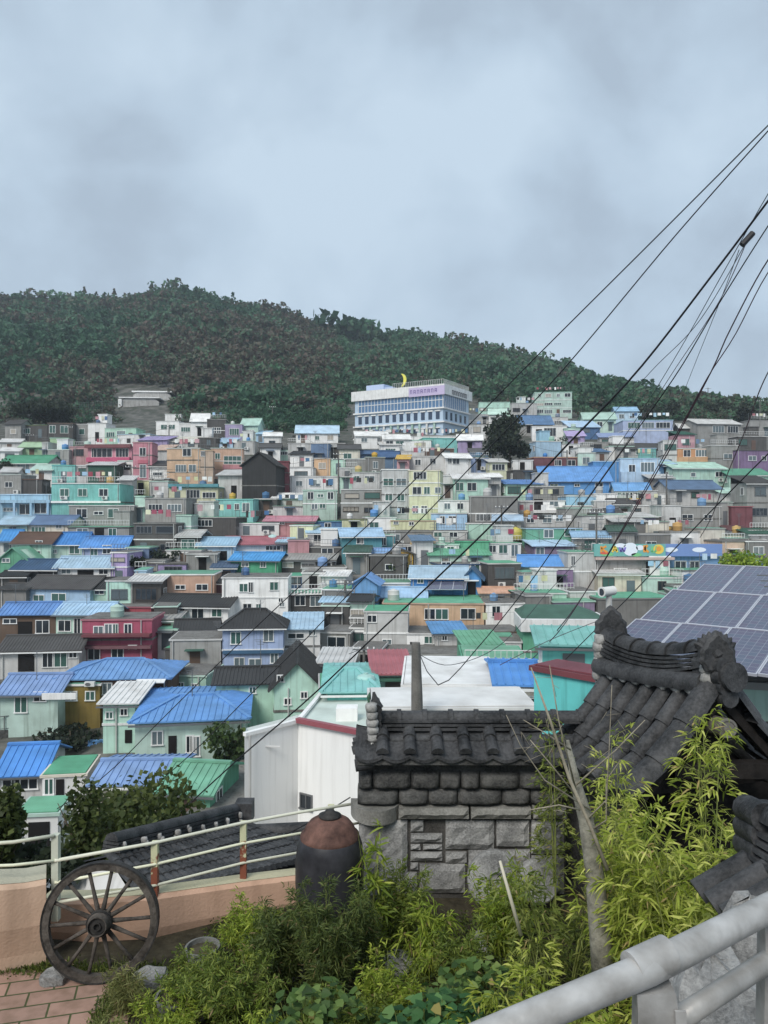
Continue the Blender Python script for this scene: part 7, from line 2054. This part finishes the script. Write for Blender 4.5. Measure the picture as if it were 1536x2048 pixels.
# moss strip along the wall foot and between the bricks
def moss():
    rg = np.random.default_rng(5); n = 5000
    x = rg.uniform(-3.4,-1.5,n); y = 6.1-.04*(x+2.5)+rg.normal(size=n)*.05; 
    a = rg.random(n) < .35; x[a] = -2.02+rg.normal(size=a.sum())*.04; y[a] = rg.uniform(5.2,6.1,a.sum())
    C = np.stack([x,y,np.full(n,ZG+.03)],1); d = unit(rg.normal(size=(n,3))+np.array([0,0,1.0])); side = unit(np.cross(d, rg.normal(size=(n,3)))); bend = np.zeros((n,3))
    V, Fq = blades(C, d, rg.uniform(.015,.05,n), rg.uniform(.006,.014,n), bend, side)
    o = np_mesh('moss_strip', V, Fq, MATS['leaf_leaf_cover'] if 'leaf_leaf_cover' in MATS else MATS['leaf_cover'], np.repeat(rg.uniform(.3,1,n),3)); tag(o, 'mossy weeds along the foot of the peach wall and the brick joints', 'moss', kind='stuff')
moss()
# grey trunk with bare branches and a long thin leaning dead stem
def bare_tree():
    b = G(1205,0,5.0); r = empty('bare_tree', b); tag(r, 'grey bare-branched tree trunk rising between the tiled wall and the gate', 'tree'); o = Vector(r.location)
    def q(px, py, Y): return P(px,py,Y)-o
    mb = MB(); mb.tube([q(1212,1990,5.0), q(1200,1860,5.0), q(1188,1740,5.02), q(1172,1640,5.05), q(1150,1560,5.1), q(1135,1480,5.2)], [.085,.072,.06,.05,.035,.012], 12); mb.build('trunk', granite('grey_bark', S(104,102,92), S(160,156,142), scale=26, bump=.7, big=8), r, smooth=True)
    rnd = random.Random(6); bb = MB()
    lines = [[(1150,1570),(1230,1500),(1290,1440)],[(1172,1640),(1215,1600),(1218,1500),(1222,1370)],[(1160,1600),(1100,1530),(1060,1480)],[(1180,1620),(1090,1560),(1040,1490),(1015,1430)],[(1150,1580),(1120,1440),(1100,1330)],
             [(1185,1660),(1210,1640),(1210,1560),(1240,1520)],[(1140,1500),(1090,1465),(1050,1440)],[(1160,1620),(1120,1610),(1060,1620)]]
    for ln in lines:
        pts = [q(px+rnd.uniform(-3,3), py, 5.0-.05*k) for k,(px,py) in enumerate(ln)]; bb.tube(pts, [.007,.0045,.003,.002][:len(pts)], 5)
        for k in range(4):
            p = pts[0].lerp(pts[-1], rnd.uniform(.3,.9)); bb.tube([p, p+Vector((rnd.uniform(-.15,.15),0,rnd.uniform(-.1,.15)))], [.002,.001], 3)
    bb.build('branches', M_dry, r, smooth=True)
bare_tree()
def dead_stem():
    pts = [P(1062,1335,4.75),P(1100,1440,4.75),P(1140,1560,4.75),P(1180,1650,4.75),P(1215,1740,4.7)]; o = pts[0]; mb = MB(); mb.tube([p-o for p in pts], [.004,.008,.011,.012,.013], 7); m_ = mb.build('dead_stem', M_dry, None, smooth=True, loc=o); tag(m_, 'long pale dead stem leaning across the corner between wall and gate', 'branch')
    pts = [P(1000,1722,4.6),P(1022,1800,4.6),P(1042,1870,4.6)]; o = pts[0]; mb = MB(); mb.tube([p-o for p in pts], [.008,.011,.012], 7); m_ = mb.build('pale_stick', plain('peeled_wood', S(196,190,170),.6), None, smooth=True, loc=o); tag(m_, 'short pale peeled stick standing in front of the round millstone', 'stick')
dead_stem()
# leafy trees behind the railing, lower left
def vtree(px, pyb, Y, pyt, wpx, label, seed, cols, n, leaf, lobes=22, rz=None):
    b = P(px, pyb, Y); b.z -= .5; top = P(px, pyt, Y).z; h = top-b.z; rx = wpx/F*Y/2
    return tree('leafy_tree', b, h, rx, rz or h*.4, label, cols, n, leaf, seed, lobes=lobes, trunk_r=.05)
C_TR = ('near_tree', [S(48,58,30), S(76,88,46), S(116,124,72)])
vtree(250, 1900, 14.5, 1535, 330, 'leafy green tree behind the railing in front of the blue roofs', 61, C_TR, 5200, .075, 30, 1.35)
vtree(165, 1850, 12.0, 1560, 150, 'smaller leafy tree left of the bigger one behind the railing', 62, C_TR, 2200, .06, 16, 1.1)
vtree(-10, 1850, 10.5, 1535, 120, 'dark leafy tree cut by the left edge behind the railing', 63, C_TR, 2600, .06, 16, 1.0)
vtree(50, 1900, 10.5, 1690, 260, 'low dark foliage behind the peach garden wall', 64, C_DARK, 2600, .06, 14, .5)
vtree(300, 1900, 13.0, 1640, 210, 'low leafy branches behind the wagon wheel', 65, C_TR, 2000, .06, 14, .7)
# ================================================================== labels for every house
SHORT = {'PINKB':'pink house with black-glazed front','PTOW':'narrow pink tower house','PEACH':'peach apartment block','TURQ':'turquoise terrace house','SKYL':'sky blue balcony house',
 'YTERR':'pale yellow terrace house','ARCH':'grey house with arched windows','WEDGE':'windowless charcoal gabled block','MARO':'thin maroon house','MINTC':'tall mint house','CYAN':'turquoise corner house',
 'GREYT':'tall pale grey apartment','YELT':'tall pale yellow apartment','MNTG':'mint house with white gable','BROWNG':'bare concrete house','WBAL':'white balcony house','MINTW':'mint tower house','PERIU':'periwinkle pavilion',
 'LONGG':'long grey hilltop house','PEAR':'light orange balcony house','MAUV':'mauve house','SKYB':'big sky blue house','BIGB':'bright blue roof house','RDG':'dark grey edge house','MARR':'maroon block','LONGB':'brown longhouse',
 'CRIM':'crimson two-storey house','MSTR':'narrow mint block','REDRF':'crimson-roofed white house','GRNB':'green blue-roofed house','TEALH':'teal house','BIGW':'big two-storey white house','PCHB':'peach flat house','BLUG':'blue gabled house',
 'PERI':'periwinkle two-storey house','SKYR':'white house with sky blue roof','GBOX':'plain green box','SOLB':'blue solar-panel house','SALM':'peach long-windowed house','GWB':'green house with pale canopy band','MURAL':'mural-banded building',
 'BMUR':'blue-fascia building','SKYW':'mint blue-roofed house at the left edge','OCHR':'ochre blue-roofed house','BIGBL':'mint house with big blue roof','MGAB':'mint gabled house','GTOP':'small green-topped white tower','WROOF':'white rooftop',
 'TURQW':'turquoise near wall','CULT':'moon-topped building','WBLK':'blank white wall','LAVH':'lavender house','ORNG':'light orange house','REDR':'maroon ridge house','TARP':'blue tarpaulin roof','BALU':'balustraded terrace'}
ROOFW = {'f': 'flat {c}-edged roof', 'g': '{c} pitched roof', 'h': '{c} hipped roof', 'e': '{c} gable front', 's': '{c} lean-to roof'}
def relabel():
    marks = [h for h in HOUSES if h.get('G') in SHORT]
    used = {}
    def desc(h):
        c = PAL[h['wall']][0]; rc = PAL[h['rcol']][0] if h['rcol'] in PAL else 'grey'
        st = {1: 'low', 2: 'two-storey', 3: 'three-storey'}.get(h['n'], 'tall')
        return '%s %s house with %s' % (st, c, ROOFW[h['roof']].format(c=rc))
    for h in HOUSES: h['desc'] = desc(h)
    short = {k: v for k, v in SHORT.items()}
    for h in HOUSES:
        o = h['o']
        if h['label']: used[h['label']] = h
    def rel(h, m):
        dx, dy = h['x']-m['x'], h['y']-m['y']; sc = 122.0/h['Y']
        near = math.hypot(dx, dy) < 75*sc
        if abs(dx) < 18*sc and dy < 0: w = 'above'
        elif abs(dx) < 18*sc: w = 'below'
        elif abs(dy) < 14*sc: w = 'left of' if dx < 0 else 'right of'
        else: w = ('upper' if dy < 0 else 'lower')+(' left of' if dx < 0 else ' right of')
        return ('just ' if near else '')+w
    for h in HOUSES:
        if h['label']: continue
        off = h['x1'] < 0 or h['x0'] > 1536
        ms = sorted([m for m in marks if m is not h], key=lambda m: math.hypot(h['x']-m['x'], (h['y']-m['y'])*1.4))
        done = None
        grp = [g for g in HOUSES if g is not h and g['desc'] == h['desc']]
        for strict in (True, False):
            for m in ms[:7]:
                if strict and any(math.hypot(g['x']-m['x'], (g['y']-m['y'])*1.4) < math.hypot(h['x']-m['x'], (h['y']-m['y'])*1.4)*1.25 and rel(g,m) == rel(h,m) for g in grp): continue
                lab = '%s, %s the %s' % (h['desc'], rel(h, m), short[m['G']])
                if off: lab = lab.replace('house with', 'house beyond the frame with')
                if lab not in used and len(lab.replace(',', '').split()) <= 16: done = lab; break
            if done: break
        if not done:
            rn = {'f':'flat-roofed','g':'pitched-roofed','h':'hipped-roofed','e':'gabled','s':'lean-to'}[h['roof']]
            st = {1:'low',2:'two-storey',3:'three-storey'}.get(h['n'],'tall')
            for i in range(6):
                for j in range(i+1, 7):
                    lab = '%s %s %s house between the %s and the %s' % (st, PAL[h['wall']][0], rn, short[ms[i]['G']], short[ms[j]['G']])
                    if lab not in used and len(lab.split()) <= 16: done = lab; break
                if done: break
            if not done:
                for nb in sorted([g for g in HOUSES if g is not h and g['label']], key=lambda g: math.hypot(g['x']-h['x'], g['y']-h['y'])):
                    lab = '%s %s %s house %s the %s' % (st, PAL[h['wall']][0], rn, rel(h, nb), nb['desc'])
                    if lab not in used and len(lab.split()) <= 16: done = lab; break
        used[done] = h; h['label'] = done
    OWN = {'WEDGE':'windowless charcoal block with a steep gable among the pale houses','TURQ':'turquoise house with three white windows and a railed roof terrace','CRIM':'crimson two-storey house with stepped flat roof and white balcony windows',
     'MURAL':'grey building with a colourful painted mural band along its roof edge','BMUR':'blue building with painted clouds on its fascia, beside the mural building','WBAL':'white house with a front balcony below the grey concrete houses, right of centre',
     'GWB':'green house with broad pale canopy band and dark green roof','BIGBL':'pale mint house under the biggest bright blue hipped roof, lower left','PERI':'periwinkle two-storey house with charcoal hipped roof and white windows',
     'OCHR':'long brown and ochre house under a wide blue hipped roof','OCHF':'ochre front annex with two white windows under the wide blue roof','BIGW':'big two-storey white house with dark windows left of the balustraded terrace',
     'PINKB':'pink house with wide dark windows and a magenta balcony front','PTOW':'narrow pink tower house standing right of the magenta balcony','MINTW':'pale mint tower-like house with many windows on the skyline','ARCH':'grey flat-roofed house with two arched dark windows',
     'GTOP':'small white tower house with green roof deck, lower left','WROOF':'broad white flat rooftop in the middle, behind the tiled wall','WROOF2':'white parapet roof just behind the ridge of the tiled wall','TURQW':'turquoise wall with dark red coping left of the gate roof',
     'BLUG':'tall bright blue house with pointed gable right of the balustrade','TARP':'pale house under a wrinkled bright blue roof sheet','PODI':'low white block at the foot of the moon-topped building','MSOL':'mint building carrying the big solar array, right edge',
     'CYHIP':'turquoise hipped roof with a round water tank on top','SOLB':'blue house with sky blue roof and dark solar panels in front'}
    for h in HOUSES:
        if h['G'] in OWN: h['label'] = OWN[h['G']]
        o = h['o']; o['label'] = h['label']; o['category'] = o.get('category', 'house')
        if o.name.startswith('house'): o['group'] = 'houses on the hillside'
relabel()

def haze():
    mb = MB(); mb.box(-1100, 1500, -20, 900, -30, 215)
    m_ = bpy.data.materials.new('haze'); m_.use_nodes = True; t = m_.node_tree; t.nodes.clear()
    out = t.nodes.new('ShaderNodeOutputMaterial'); v = t.nodes.new('ShaderNodeVolumePrincipled')
    v.inputs['Color'].default_value = (.82,.9,1.0,1); v.inputs['Density'].default_value = .0003; v.inputs['Anisotropy'].default_value = .1
    t.links.new(v.outputs[0], out.inputs['Volume'])
    o = mb.build('haze', m_); tag(o, kind='stuff')
haze()
